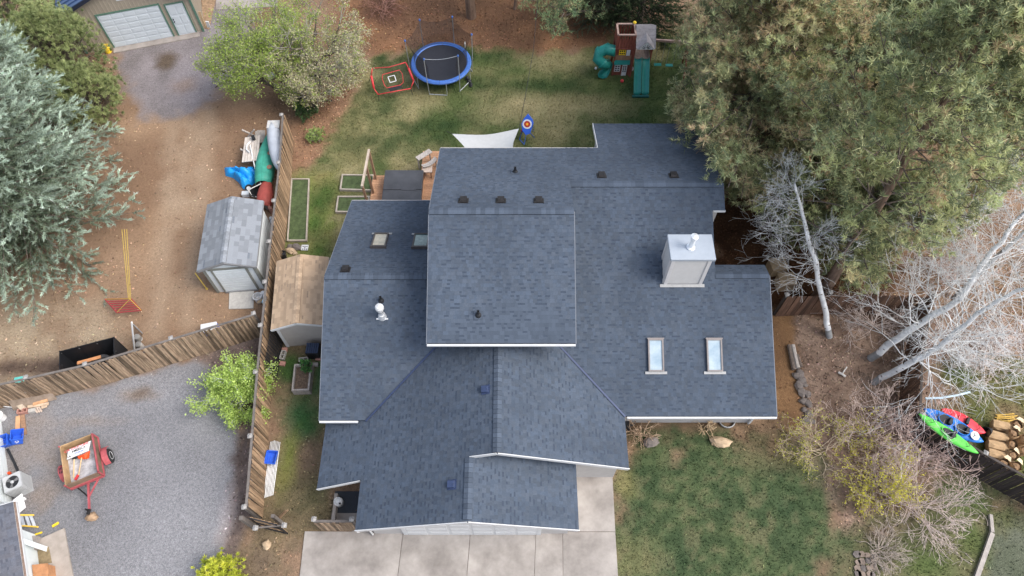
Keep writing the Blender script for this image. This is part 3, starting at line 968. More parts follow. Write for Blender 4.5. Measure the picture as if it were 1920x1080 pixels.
pipe_vent('upper_s', zU_S, 897, 591); pipe_vent('left_s', zL_S, 715, 564); pipe_vent('upper_n', zU_N, 966, 323)
# white furnace flue on the left wing
c = onS(717, 594, lambda p: zL_S(p.y))
u, v, n = NRM['left_s']
f = MB(); f.box(c + n * .02 - v * .08, (.44, .06, .03), m=Matrix((u, v, n)).transposed()); fo = f.build('flue_flashing', M_WHITE, house)
f = MB(); f.lathe(c, [(.17, -.03), (.13, .2), (.1, .25), (.1, .62)], 14); f.build('flue', M_BRIGHT, fo)
f = MB(); f.lathe(c + Vector((0, 0, .62)), [(.1, 0), (.16, .02), (.16, .14), (.13, .16), (.13, .2), (.03, .24)], 14); f.build('flue_cap', M_WHITE, fo)
f = MB(); f.lathe(c + Vector((0, 0, .42)), [(.108, 0), (.108, .05)], 14); f.build('flue_band', M_GALV, fo)

# ------------------------------------------------------------------ driveway
drive = thing('driveway', None, None, (0, 3, 0)); drive['kind'] = 'structure'
def slabpx(parent, px, z, t=.12, mat=M_CONC, name='slab', inset=.008):
    pts = [P(x, y, z) for x, y in px]
    c = sum(pts, Vector()) / len(pts)
    pts = [p + (c - p).normalized() * inset * 1.4 for p in pts]
    mb = MB(); mb.slab(pts, t)
    o = mb.build(name, mat, parent)
    if root(parent).get('kind') == 'structure': o['kind'] = 'structure'
    return o
M_CONC2 = M('driveway_concrete', sRGB(133, 127, 122), .92, .2, .8, .15, 70, col2=sRGB(164, 158, 152), rnd=.05)
for px in ([(571, 996), (756, 997), (742, 1110), (558, 1110)], [(756, 997), (882, 997), (873, 1110), (742, 1110)],
           [(882, 997), (1005, 997), (1001, 1110), (873, 1110)], [(1005, 997), (1055, 997), (1056, 1110), (1001, 1110)],
           [(1055, 997), (1154, 997), (1161, 1110), (1056, 1110)], [(1060, 876), (1148, 876), (1154, 997), (1055, 997)],
           [(660, 965), (1060, 950), (1055, 997), (660, 997)]):
    slabpx(drive, px, .045, mat=M_CONC2)
# ------------------------------------------------------------------ trees
M_BARK = M('grey_brown_bark', (.13, .105, .09), .95, .4, 5, .6, 16, stretch=(3, 3, .6))
M_PBARK = M('pine_bark', (.17, .115, .085), .95, .45, 4, .7, 12, stretch=(3, 3, .6))
M_ASPEN = M('pale_aspen_bark', (.66, .67, .67), .85, .2, 3, .3, 20, col2=(.80, .81, .81), attr=True)
M_TWIG = M('bare_twig', (.58, .53, .50), .9, .2, 5, attr=True)
M_NEEDLE = M('needle', (1, 1, 1), .7, .0, 3, attr=True, spec=.25)
M_LEAF = M('leaf', (1, 1, 1), .6, .0, 3, attr=True, spec=.25)

for _m in (M_NEEDLE, M_LEAF):
    _nt = _m.node_tree; _b = _nt.nodes['Principled BSDF']; _o = _nt.nodes['Material Output']
    _t = _nt.nodes.new('ShaderNodeBsdfTranslucent'); _x = _nt.nodes.new('ShaderNodeMixShader'); _x.inputs[0].default_value = .45
    _nt.links.new(_b.inputs['Base Color'].links[0].from_socket, _t.inputs['Color'])
    _nt.links.new(_b.outputs[0], _x.inputs[1]); _nt.links.new(_t.outputs[0], _x.inputs[2]); _nt.links.new(_x.outputs[0], _o.inputs['Surface'])

def rvec(rr, s=1.0):
    return Vector((rr.gauss(0, s), rr.gauss(0, s), rr.gauss(0, s)))

def polyline(segs, pts, r0, r1):
    n = len(pts) - 1
    for i in range(n):
        a, b_ = r0 + (r1 - r0) * i / n, r0 + (r1 - r0) * (i + 1) / n
        segs.append((pts[i], pts[i + 1], a, b_))

def bent(rr, p, d, ln, n, wob=.18, droop=0.0, lift=0.0):
    pts = [Vector(p)]; d = Vector(d).normalized()
    for i in range(n):
        d = (d + rvec(rr, wob) + Vector((0, 0, -droop + lift * i / n))).normalized()
        pts.append(pts[-1] + d * (ln / n))
    return pts

class Tufts:
    """bursts of needles gathered into one foliage mesh"""
    def __init__(s): s.c, s.a, s.r, s.col, s.n = [], [], [], [], []
    def add(s, c, axis, r, col, n): s.c.append(tuple(c)); s.a.append(tuple(axis)); s.r.append(r); s.col.append(col); s.n.append(n)
    def build(s, name, mat, parent, spread=1.0, w=.02, tip=1.25, jit=.18, tipcol=None):
        n = np.array(s.n); idx = np.repeat(np.arange(len(n)), n)
        c, a, r, col = (np.array(x)[idx] for x in (s.c, s.a, s.r, s.col))
        D = unit(unit(a) + RNG.normal(size=a.shape) * spread)
        L = r * RNG.uniform(.6, 1.1, len(r))
        base = c + D * (r * RNG.uniform(0, .35, len(r)))[:, None]
        k = RNG.uniform(1 - jit, 1 + jit, (len(r), 1)) * (1 + (D[:, 2:3] * .0))
        C = col * k
        if tipcol is not None:
            t = (RNG.random((len(r), 1)) < .2)
            C = np.where(t, np.array(tipcol) * k, C)
        return blades(name, base, D, L, w * RNG.uniform(.7, 1.4, len(r)), np.clip(C * 3.0, 0, .8), mat, parent)

def pine(label, base, h, rad, nlimb, seed, lean=(0, 0), z0=.25, greens=((.10, .115, .062), (.13, .14, .072), (.08, .095, .055)), browns=0.0,
         gap=.0, extra=(), tuftn=30, keep=None, rtr=.24, group='tall pines behind and beside the house'):
    rr = random.Random(seed)
    base = Vector(base)
    t = thing('pine_tree', label, 'tree', base, group=group)
    segs = []
    top = base + Vector((lean[0], lean[1], h))
    tr = [base + (top - base) * (i / 10) + Vector((rr.gauss(0, .06), rr.gauss(0, .06), 0)) * (i > 0) for i in range(11)]
    polyline(segs, tr, rtr, .04)
    tubes('trunk', segs, M_PBARK, t, n=8)
    limbs, tf = [], Tufts()
    ga = rr.uniform(0, 6)
    for i in range(nlimb):
        f = z0 + (1 - z0) * (i + rr.random()) / nlimb
        zc = f * 10; k = min(9, int(zc)); p = tr[k].lerp(tr[k + 1], zc - k)
        ga += 2.4 + rr.gauss(0, .3)
        prof = min(1, (1 - f) * 1.7 + .12) * (.75 + .25 * min(1, (f - z0) * 6))
        ln = rad * prof * rr.uniform(.75, 1.1)
        if rr.random() < gap: continue
        d = Vector((math.cos(ga), math.sin(ga), rr.uniform(.0, .35) + f * .35))
        pts = bent(rr, p, d, ln, 6, .13, .03, .12)
        if keep:
            while len(pts) > 2 and not keep(pts[-1]): pts.pop()
            if not keep(pts[-1]): continue
        polyline(limbs, pts, .055 * (1.2 - f), .015)
        for j in range(2, len(pts)):
            for m_ in range(2 if j < 6 else 1):
                q = pts[j]
                dd = (pts[j] - pts[j - 1]).normalized()
                sd = (dd * rr.uniform(.3, 1) + dd.cross(Vector((0, 0, 1))) * rr.choice((-1, 1)) * rr.uniform(.3, 1.1) + Vector((0, 0, rr.uniform(.0, .6)))).normalized()
                bl = rr.uniform(.35, 1.0) * (1.1 - j * .06)
                e = q + sd * bl
                if keep and not keep(e): continue
                limbs.append((q, e, .018, .008))
                g = Vector(greens[rr.randrange(len(greens))]) * rr.uniform(.5, 1.45)
                if rr.random() < browns * (1.3 - .5 * rr.random()):
                    g = g.lerp(Vector((.19, .14, .09)), rr.uniform(.35, .95))
                for s in range(rr.randint(6, 9)):
                    c = e + rvec(rr, .2) + sd * rr.uniform(-.2, .15)
                    ax = (sd * .8 + rvec(rr, .5) + Vector((0, 0, .55)))
                    gg = g * rr.uniform(.85, 1.2)
                    tf.add(c, ax, rr.uniform(.17, .27), tuple(gg), int(tuftn * .66))
                if rr.random() < .5:   # old inner needles, brown
                    tf.add(q + rvec(rr, .1), sd, .25, (.13, .085, .05), tuftn // 3)
    for tg in extra:                                   # long outer boughs
        k = max(0, min(9, int((tg.z - base.z - .3) / h * 10))); p = tr[k]
        mid = p.lerp(tg, .55) + Vector((0, 0, .25))
        polyline(limbs, [p, mid, tg], .05, .015)
        for m_ in range(9):
            e = mid.lerp(tg, .25 + .8 * rr.random()) + Vector((rr.gauss(0, .42), rr.gauss(0, .42), rr.uniform(-.1, .4)))
            if keep and not keep(e): continue
            g = Vector(greens[rr.randrange(len(greens))]) * rr.uniform(.5, 1.45)
            if rr.random() < browns: g = g.lerp(Vector((.19, .14, .09)), rr.uniform(.3, .9))
            for s in range(rr.randint(6, 9)):
                tf.add(e + rvec(rr, .2), rvec(rr, .5) + Vector((-.3, -.3, .6)), rr.uniform(.2, .32), tuple(g * rr.uniform(.85, 1.2)), int(tuftn * .66))
    tubes('limb', limbs, M_BARK, t, n=4, kind='stuff')
    tf.build('crown', M_NEEDLE, t, spread=.8, w=.034, tipcol=(.2, .2, .11))
    return t

def sight(e):
    v = Vector(e) - Vector((0, 0, CAM_H))
    y, z = v.y * CT + v.z * ST, -v.y * ST + v.z * CT
    return 960 + FPX * v.x / -z, 540 - FPX * y / -z
def clear_left(e):
    x, y = sight(e)
    return x > (1272 + (150 - y) * .12 if y < 150 else (1258 if y < 250 else 1258 + (y - 250) * 1.0))
def under_edge(e):
    x, y = sight(e)
    if 1385 < x < 1580 and 310 < y < 640 and e.z > 7 * (632 - y) / 287 - .9: return False
    xs = (1200, 1420, 1500, 1560, 1600, 1650, 1700, 1780, 1850, 1920, 2100)
    ys = (360, 400, 490, 540, 555, 540, 450, 465, 395, 325, 200)
    for (xa, ya), (xb, yb) in zip(zip(xs, ys), zip(xs[1:], ys[1:])):
        if xa <= x < xb: return y < ya + (yb - ya) * (x - xa) / (xb - xa)
    return True
notroof = lambda e: not (e.x < 8.7 and e.y < 23 and e.z < 6.22 - .375 * (e.y - 17.68) + .55) and clear_left(e) and under_edge(e)
pine('tall pine with many browned needle tips overhanging the house roof', P(1375, 322), 11.5, 6.4, 100, 3, z0=.16, browns=.42, keep=notroof, lean=(-.6, .0), extra=[P(*q) for q in ((1282, 238, 5.4), (1292, 262, 5.6), (1305, 288, 5.8), (1322, 310, 6.0), (1345, 336, 6.5), (1278, 210, 5.0), (1310, 240, 6.0), (1335, 280, 6.4), (1365, 352, 6.6), (1390, 372, 5.5), (1350, 310, 6.8), (1275, 180, 4.6), (1300, 205, 5.8), (1375, 330, 7.0), (1410, 385, 5.0))])
pine('shorter browned pine between the playset and the house corner', P(1338, 262), 9.5, 4.8, 64, 13, z0=.4, browns=.4, keep=notroof)
pine('low spreading pine brushing the roof corner beside the brown needle bed', P(1388, 366), 7.5, 3.9, 62, 14, z0=.12, browns=.22, keep=notroof, rtr=.16)
pine('dense low pine boughs behind the bare leaning tree', P(1492, 440), 5.5, 2.9, 40, 18, z0=.12, browns=.05, keep=under_edge, rtr=.12)  # stands in for lower limbs of the taller pines, built as its own tree
pine('low green pine boughs just behind the dark fence, right of the big pine trunk', P(1612, 520), 6.0, 2.6, 40, 19, z0=.1, browns=.04, keep=under_edge, rtr=.12)  # also lower limbs of the tall pines, added on a separate small trunk
pine('green pine right of the bare leaning tree, its trunk behind the dark fence', P(1528, 562), 15, 5.6, 100, 5, z0=.2, browns=.06, lean=(.3, 1.2), rtr=.27, keep=under_edge, extra=[P(*q) for q in ((1590, 425, 5.0), (1612, 452, 4.6), (1598, 385, 6.0), (1640, 480, 4.2), (1625, 400, 6.0), (1606, 478, 3.6), (1650, 440, 5.4))])
pine('pine in the upper right, nearest the playset swing beam', P(1465, 175), 13, 5.4, 62, 8, z0=.22, browns=.25, keep=lambda e: clear_left(e) and under_edge(e))
pine('bright green pine at the upper right edge of the yard', P(1660, 330), 13, 5.4, 62, 9, z0=.25, greens=((.12, .14, .06), (.10, .12, .05), (.14, .15, .07)), browns=.03, keep=under_edge)
pine('pine crown at the right edge above the bare aspens', P(1760, 430), 11, 4.6, 50, 15, z0=.25, greens=((.10, .12, .06), (.12, .135, .06)), browns=.05, keep=under_edge)
pine('low pine filling the gap between the browned pine and the right edge', P(1560, 300), 9, 5.0, 56, 17, z0=.2, browns=.2, keep=under_edge)
pine('loose pine at the top edge above the trampoline', P(884, 32), 15, 4.6, 30, 21, z0=.18, browns=.1, gap=.25, tuftn=18, rtr=.3, lean=(0, .5), greens=((.085, .115, .06), (.10, .12, .065)), group='pines along the top edge')
pine('sparse young pine with thin grey stems left of the playset', P(1055, 66), 5.5, 2.0, 20, 22, z0=.1, browns=.15, gap=.1, tuftn=14, rtr=.06, greens=((.07, .11, .06), (.085, .115, .06)), group='pines along the top edge')
pine('sparse pine left of the playset at the top edge', P(965, 18), 7, 2.4, 22, 24, z0=.1, browns=.15, gap=.1, tuftn=14, rtr=.1, greens=((.085, .11, .06), (.10, .115, .06)), group='pines along the top edge')

def spruce(name, label, base, h, rad, seed, cols, tips, levels=26, per=8, dens=1.0, nl=.13, droop=.06, keep=None, taper=.85):
    rr = random.Random(seed)
    base = Vector(base)
    t = thing(name, label, 'tree', base)
    segs = []
    polyline(segs, [base, base + Vector((0, 0, h * .5)), base + Vector((0, 0, h))], .22, .03)
    tubes('trunk', segs, M_BARK, t, n=8)
    limbs = []
    Pn, D, L, C = [], [], [], []
    for i in range(levels):
        f = (i + .3) / levels
        z = .35 + f * (h - .4)
        ln0 = rad * (1 - f) ** taper + .15
        ga = rr.uniform(0, 6.28)
        for k in range(per):
            ga += 6.283 / per + rr.gauss(0, .12)
            ln = ln0 * rr.uniform(.8, 1.15)
            p = base + Vector((0, 0, z + rr.uniform(-.12, .12)))
            d = Vector((math.cos(ga), math.sin(ga), .12 - droop * (1 - f)))
            pts = bent(rr, p, d, ln, 6, .06, .05 * (1 - f) , .1)
            if keep and not keep(pts[-1]): continue
            polyline(limbs, pts, .03, .008)
            side = d.cross(Vector((0, 0, 1))).normalized()
            for j in range(1, 7):
                ax = (pts[j] - pts[j - 1]).normalized()
                frac = j / 6
                if ln * frac < .5 and frac < .5: continue
                for sgn in (-1, 1, 0):
                    tl = (.26 + .62 * (1 - abs(frac - .6))) * min(1, ln / 2) * rr.uniform(.7, 1.2)
                    q0 = pts[j - 1].lerp(pts[j], rr.random())
                    td = (ax * .9 + side * sgn * rr.uniform(.6, 1) + Vector((0, 0, rr.uniform(-.1, .18)))).normalized()
                    shade = rr.uniform(.55, 1.25)
                    nb_ = int(40 * dens * tl / .5)
                    for m_ in range(nb_):
                        u_ = rr.random() ** .8
                        Pn.append(q0 + td * (tl * u_) + rvec(rr, .02)); 
                        D.append(td * .9 + rvec(rr, .45) + Vector((0, 0, .2))); L.append(nl * rr.uniform(.7, 1.3))
                        mixv = min(1, max(0, (frac - .5) * 1.2 + (u_ - .45) * .9 + rr.gauss(0, .12)))
                        c = Vector(cols).lerp(Vector(tips), mixv) * shade * rr.uniform(.85, 1.15)
                        C.append(tuple(c))
    tubes('limb', limbs, M_BARK, t, n=4, kind='stuff')
    n = len(Pn)
    blades('crown', np.array([tuple(p) for p in Pn]), np.array([tuple(p) for p in D]), np.array(L), RNG.uniform(.026, .046, n), np.clip(np.array(C) * 1.45, 0, .8), M_NEEDLE, t)
    return t
spruce('spruce_tree', 'blue spruce with frosty branch tips behind, below the junipers on the left edge', P(92, 315), 14, 3.4, 37, (.125, .16, .105), (.38, .465, .39), levels=22, per=10, dens=.72, nl=.17, taper=.7)
spruce('spruce_tree', 'big blue spruce with frosty branch tips, nearest the platform swing', P(80, 455), 18, 4.75, 31, (.125, .16, .105), (.38, .465, .39), levels=29, per=11, dens=.88, nl=.17, taper=.62)
spruce('spruce_tree', 'smaller blue spruce at the lower left of the big one', P(-70, 470), 12, 5.2, 33, (.125, .16, .105), (.38, .465, .39), levels=18, per=10, dens=.5, nl=.2, taper=.7)
spruce('spruce_tree', 'dark green spruce behind the playset roof at the top edge', P(1196, 48), 7, 2.6, 35, (.022, .036, .02), (.07, .1, .045), levels=16, per=8, dens=.8)
spruce('spruce_tree', 'dull green spruce left of the dark one at the top edge', P(1120, 28), 5, 2.1, 36, (.05, .065, .045), (.11, .13, .08), levels=12, per=8, dens=.6)

def juniper(name, label, base, h, rad, seed, c0, c1, n=90, blade=42, group=None, ln=.16):
    rr = random.Random(seed); base = Vector(base)
    t = thing(name, label, 'tree' if h > 1.6 else 'shrub', base, group=group)
    limbs, tf = [], Tufts()
    for i in range(n):
        a = rr.uniform(0, 6.28); f = rr.random() ** .7
        r = rad * (1 - f ** 2.2) ** .5 * rr.uniform(.72, 1.05)
        e = base + Vector((math.cos(a) * r, math.sin(a) * r, .25 + f * h))
        s0 = base + Vector((0, 0, f * h * .45))
        pts = [s0, s0.lerp(e, .5) + rvec(rr, .12) + Vector((0, 0, .1)), e]
        polyline(limbs, pts, .03, .01)
        g = Vector(c0).lerp(Vector(c1), rr.random())
        out = (e - base - Vector((0, 0, h * .3))).normalized()
        for k in range(7):
            q = e + rvec(rr, .19 * rad / 2 + .05) - out * rr.uniform(0, .25)
            tf.add(q, out * .8 + rvec(rr, .4) + Vector((0, 0, .4)), ln * rr.uniform(.8, 1.6), tuple(g * rr.uniform(.8, 1.2)), blade)
    tubes('limb' if h > 1.6 else 'stem', limbs, M_BARK, t, n=4, kind='stuff')
    tf.build('crown' if h > 1.6 else 'foliage', M_NEEDLE, t, spread=.55, w=.03, tip=1.2)
    return t
G1, G2 = (.075, .092, .04), (.145, .16, .075)
juniper('juniper_tree', 'olive juniper in front of the tan metal garage', P(150, 160), 4.4, 2.5, 41, G1, G2, 190)
juniper('juniper_tree', 'olive juniper reaching past the garage corner beside the gravel', P(188, 218), 3.0, 1.6, 43, G1, G2, 110)
juniper('juniper_tree', 'tall olive juniper at the upper left corner', P(62, 120), 5.0, 2.9, 42, G1, G2, 190)
juniper('conifer_shrub', 'bushy yellow green conifer shrub at the bottom edge by the gravel', P(424, 1085), .8, .82, 44, (.13, .15, .02), (.26, .27, .04), 60, 30, ln=.12)
juniper('round_shrub', 'dark green shrub under the leafing tree at the fence top', P(572, 220), .7, .5, 45, (.03, .055, .025), (.055, .085, .035), 40, 26, ln=.1)
juniper('small_shrub', 'tiny green shrub alone on the leaf strewn ground', P(592, 210), .25, .22, 46, (.05, .08, .035), (.08, .12, .05), 14, 20, ln=.08)
juniper('weed_clump', 'loose light green weeds below the fence top', P(592, 262), .22, .5, 47, (.10, .14, .05), (.14, .17, .06), 22, 14, ln=.1)

def grow(rr, p, d, ln, r, depth, segs, tips, spread=.55, taper=.66, n=3, wob=.14, lift=.0, kids=(2, 3), minr=.004, env=None):
    k = 4 if depth > 1 else 3
    if env is not None:
        q_ = p + Vector(d).normalized() * ln * .8 - env[0]
        if (q_.x / env[1][0]) ** 2 + (q_.y / env[1][1]) ** 2 + (q_.z / env[1][2]) ** 2 > 1 and depth < 5:
            tips.append((p, Vector(d).normalized(), [p - Vector(d).normalized() * .3, p])); return
    pts = bent(rr, p, d, ln, k, wob, 0, lift)
    r1 = max(minr, r * taper)
    polyline(segs, pts, r, r1)
    if depth <= 0:
        tips.append((pts[-1], (pts[-1] - pts[-2]).normalized(), pts)); return
    for _ in range(rr.randint(*kids)):
        j = rr.randint(max(1, k - 2), k)
        dd = (pts[j] - pts[j - 1]).normalized()
        nd = (dd + rvec(rr, spread)).normalized()
        grow(rr, pts[j], nd, ln * rr.uniform(.6, .85), r1, depth - 1, segs, tips, spread, taper, n, wob, lift, kids, minr, env)

# leafing tree, upper left: green on its left, pale catkins on its right
def leafing(label, base, limbs, seed, depth, leafcols, leafn, lsize, trunkmat, scale=1.0, name='deciduous_tree', kids=(2, 3), catk=None, spread=.5, r0=.12, lw=.5, twcol=(1, 1, 1), env=None):
    rr = random.Random(seed); base = Vector(base)
    t = thing(name, label, 'tree', base)
    segs, tips = [], []
    for d, ln in limbs:
        grow(rr, base, Vector(d).normalized(), ln, r0, depth, segs, tips, spread, .62, kids=kids, lift=.05, minr=.005, env=env)
    big = [s for s in segs if s[2] > .035]; sml = [s for s in segs if s[2] <= .035]
    tubes('trunk', big, trunkmat, t, n=7)
    tubes('twig', sml, trunkmat, t, n=3, kind='stuff', cols=np.tile(np.array([twcol]), (len(sml), 1)))
    Pn, D, L, C = [], [], [], []
    cx = sum(tp[0].x for tp in tips) / len(tips); cy = sum(tp[0].y for tp in tips) / len(tips)
    for p, d, pts in tips:
        side = (p.x - cx) * 1.0 - (p.y - cy) * .55 + rr.gauss(0, .5)
        cat_ = catk is not None and side > catk
        for _ in range(leafn):
            u_ = rr.random()
            j = min(len(pts) - 2, int(u_ * (len(pts) - 1)))
            q = pts[j].lerp(pts[j + 1], rr.random()) + rvec(rr, .12)
            Pn.append(tuple(q)); D.append(tuple(d * .5 + rvec(rr, .7) + Vector((0, 0, -.3 if cat_ else .2))))
            c = Vector((.50, .46, .30)) if cat_ and rr.random() < .8 else Vector(leafcols[rr.randrange(len(leafcols))])
            L.append(lsize * rr.uniform(.6, 1.3) * (1.15 if cat_ else 1)); C.append(tuple(c * rr.uniform(.75, 1.25)))
    n = len(Pn); L = np.array(L)
    blades('foliage', np.array(Pn), np.array(D), L, L * lw, np.clip(np.array(C), 0, .8), M_LEAF, t, leaf=True)
    return t
M_DKB = M('dark_bark', (.085, .07, .062), .95, .4, 5, .5, 16, attr=True)
leafing('broad leafing tree with green left side and pale catkins on its right', P(556, 192), [((-.7, .35, .75), 2.3), ((-.3, .85, .7), 2.3), ((.5, .2, .7), 2.1), ((-.15, .0, 1), 2.2), ((-.8, .0, .9), 2.1), ((.4, .8, .6), 2.1), ((.6, -.3, .45), 1.6), ((-.4, -.3, .9), 1.8)],
        51, 6, ((.27, .39, .07), (.34, .45, .10), (.40, .46, .15)), 10, .105, M_DKB, catk=1.0, kids=(3, 3), r0=.13, lw=.4, twcol=(2.9, 3.4, 3.2), env=(P(532, 80, 3.2), (4.8, 3.5, 2.8)))
leafing('young tree with fresh lime green leaves by the picket fence', P(480, 752), [((-.45, .15, .9), .9), ((.0, .35, 1), .95), ((-.7, -.25, .6), .85), ((.25, .2, .85), .65), ((-.1, -.5, .7), .65), ((-.85, .3, .55), .85), ((-.2, .7, .6), .8)],
        53, 4, ((.44, .57, .15), (.50, .63, .20), (.36, .49, .12)), 40, .085, M_ASPEN, kids=(2, 4), spread=.5, r0=.05, lw=.7)

# bare aspens
def bare(label, trunkpts, radii, nbr, blen, seed, depth=3, bias=(0, 0, 0), fmin=.25, cat='tree', group=None, col=(1, 1, 1), tw=(1, 1, 1), name='aspen_tree', kids=(2, 3), spread=.45):
    rr = random.Random(seed)
    t = thing(name, label, cat, trunkpts[0], group=group)
    pts = [Vector(p) for p in trunkpts]
    segs = []; fine = []
    sub = []
    for a, b_ in zip(pts[:-1], pts[1:]):
        for k in range(4): sub.append(a.lerp(b_, k / 4) + rvec(rr, .025) * (k > 0))
    sub.append(pts[-1])
    n = len(sub) - 1
    cols = []
    for i in range(n):
        a, b_ = radii[0] + (radii[1] - radii[0]) * i / n, radii[0] + (radii[1] - radii[0]) * (i + 1) / n
        segs.append((sub[i], sub[i + 1], a, b_))
        cols.append(np.array(col) * (.42 if i == 0 else rr.uniform(.85, 1.06)))
    tubes('trunk', segs, M_ASPEN, t, n=9, cols=cols)
    # dark scars
    sc = MB()
    for i in range(3, n * 3):
        f = i / (n * 3); k = min(n - 1, int(f * n)); p = sub[k].lerp(sub[k + 1], f * n - k); r = radii[0] + (radii[1] - radii[0]) * f
        d = (sub[k + 1] - sub[k]).normalized(); o_ = d.cross(rvec(rr)).normalized()
        sc.box(p + o_ * r * .93, (.05 * rr.uniform(.5, 1.3), r * .6, .025), m=Matrix((o_, d.cross(o_), d)).transposed())
    sc.build('bark_scar', M_BARK, t, kind='stuff')
    tips = []
    for i in range(nbr):
        f = fmin + (1 - fmin) * (i + rr.random()) / nbr
        k = min(n - 1, int(f * n)); p = sub[k].lerp(sub[k + 1], f * n - k)
        d = (sub[k + 1] - sub[k]).normalized()
        o_ = (d.cross(rvec(rr)).normalized() + d * rr.uniform(.1, .5) + Vector(bias)).normalized()
        rb = min(.036, max(.011, (radii[0] + (radii[1] - radii[0]) * f) * .2))
        grow(rr, p, o_, blen * (1.15 - .65 * f) * rr.uniform(.6, 1.1), rb, depth, fine, tips, spread, .6, kids=kids, wob=.16, lift=.04, minr=.0042)
    m = [s for s in fine if s[2] > .02]; f_ = [s for s in fine if s[2] <= .02]
    if m: tubes('branch', m, M_ASPEN, t, n=5, kind='stuff', cols=np.tile(np.array([col]), (len(m), 1)) * .95)
    tubes('twig', f_, M_TWIG if tw != (1, 1, 1) else M_ASPEN, t, n=3, kind='stuff', cols=np.tile(np.array([tw]), (len(f_), 1)) * RNG.uniform(.75, 1.1, (len(f_), 1)))
    return t
W_ = (1.05, 1.05, 1.06)
bare('white barked bare tree leaning over the gap beside the house', [P(1555, 632, 0), P(1546, 575, 1.3), P(1520, 465, 4.0), P(1503, 395, 5.6), P(1490, 345, 7)], (.14, .04), 32, 1.5, 61, 4, bias=(-.75, .0, .1), fmin=.33, col=W_)
bare('upper of the two leaning bare aspens', [P(1632, 672, 0), P(1700, 622, 2.3), P(1800, 560, 4.8), P(1850, 485, 6.6), P(1900, 420, 8), P(1965, 350, 9.5)], (.165, .045), 44, 2.2, 62, 4, fmin=.2, group=None, col=W_)
bare('lower of the two leaning bare aspens', [P(1638, 718, 0), P(1700, 684, 1.9), P(1762, 650, 3.7), P(1832, 588, 5.6), P(1905, 545, 7.2), P(1985, 520, 8.6)], (.145, .045), 44, 2.2, 63, 4, fmin=.22, col=W_)
bare('thin bare aspen at the right edge behind the two leaning ones', [P(1790, 560, 0), P(1850, 500, 2.4), P(1925, 430, 5), P(1990, 370, 7)], (.13, .04), 24, 1.8, 64, 3, fmin=.15, col=(.9, .9, .9))

def bush(name, label, base, n, ln, seed, depth, col, leafcol=None, leafn=0, up=.8, spread=.5, r0=.018, lsize=.06, kids=(2, 3)):
    rr = random.Random(seed); base = Vector(base)
    t = thing(name, label, 'shrub', base)
    segs, tips = [], []
    for i in range(n):
        a = rr.uniform(0, 6.28)
        grow(rr, base + Vector((rr.gauss(0, .12), rr.gauss(0, .12), 0)), Vector((math.cos(a), math.sin(a), up * rr.uniform(.5, 1.5))), ln * rr.uniform(.7, 1.2), r0, depth, segs, tips, spread, .68, kids=kids, wob=.16, lift=.02, minr=.0055)
    tubes('stem', segs, M_TWIG, t, n=3, kind='stuff', cols=np.tile(np.array([col]), (len(segs), 1)) * RNG.uniform(.7, 1.2, (len(segs), 1)))
    if leafn:
        Pn, D, C = [], [], []
        for p, d, pts in tips:
            for _ in range(leafn):
                q = pts[0].lerp(pts[-1], rr.random()) + rvec(rr, .05)
                Pn.append(tuple(q)); D.append(tuple(d * .5 + rvec(rr, .6))); C.append(tuple(Vector(leafcol) * rr.uniform(.7, 1.3)))
        m = len(Pn)
        blades('foliage', np.array(Pn), np.array(D), RNG.uniform(.6, 1.4, m) * lsize, RNG.uniform(.4, .7, m) * lsize, np.array(C), M_LEAF, t, leaf=True)
    return t
PK = (1.05, .92, .86)
bush('bare_shrub', 'pinkish bare shrub behind the yellow green one, near the aspen feet', P(1632, 822), 22, 1.05, 71, 4, PK)
bush('bare_shrub', 'pinkish bare shrub whose twigs cross the dark fence', P(1706, 860), 18, 1.0, 72, 4, (1.0, .82, .78))
bush('bare_shrub', 'grey pink bare shrub right of the front lawn, lowest of the bare three', P(1712, 950), 24, 1.05, 73, 4, (1.0, .9, .88), up=.6)
bush('flowering_shrub', 'yellow green budding shrub at the end of the front lawn', P(1632, 885), 20, .85, 74, 4, (.85, .76, .6), (.58, .55, .08), 4, up=.55, lsize=.085)
bush('flowering_shrub', 'thin yellow green shrub nearest the house corner', P(1540, 845), 16, .8, 75, 4, (.85, .76, .6), (.42, .42, .07), 3, up=.5, lsize=.075)
bush('dry_shrub', 'grey dry shrub at the bottom beside the stone path', P(1645, 1035), 26, .5, 76, 3, (.75, .7, .64), up=.5)
bush('dry_shrub', 'reddish bare bush at the top edge left of the trampoline', P(722, 22), 14, .7, 77, 3, (.6, .36, .3), up=.8)
bush('dry_shrub', 'straw coloured dry shrub against the house wall beside the garage wing', P(1196, 808), 10, .5, 78, 3, (.95, .75, .55), up=.5)
bush('dry_shrub', 'dry grass clump near the window well', P(1322, 806), 12, .35, 79, 2, (1.0, .82, .55), up=.7)
bush('bare_shrub', 'tangle of grey twigs at the foot of the leaning aspens beside the dark fence', P(1640, 610), 22, .9, 80, 4, (.95, .88, .85), up=.6)
bush('bare_shrub', 'pale bare bush at the right edge above the kayaks', P(1850, 690), 20, .9, 81, 4, (1.15, 1.1, 1.08), up=.8)
bush('bare_shrub', 'dry bush below the pine boughs beside the aspens', P(1780, 520), 20, .9, 82, 4, (1.0, .85, .78), up=.8)
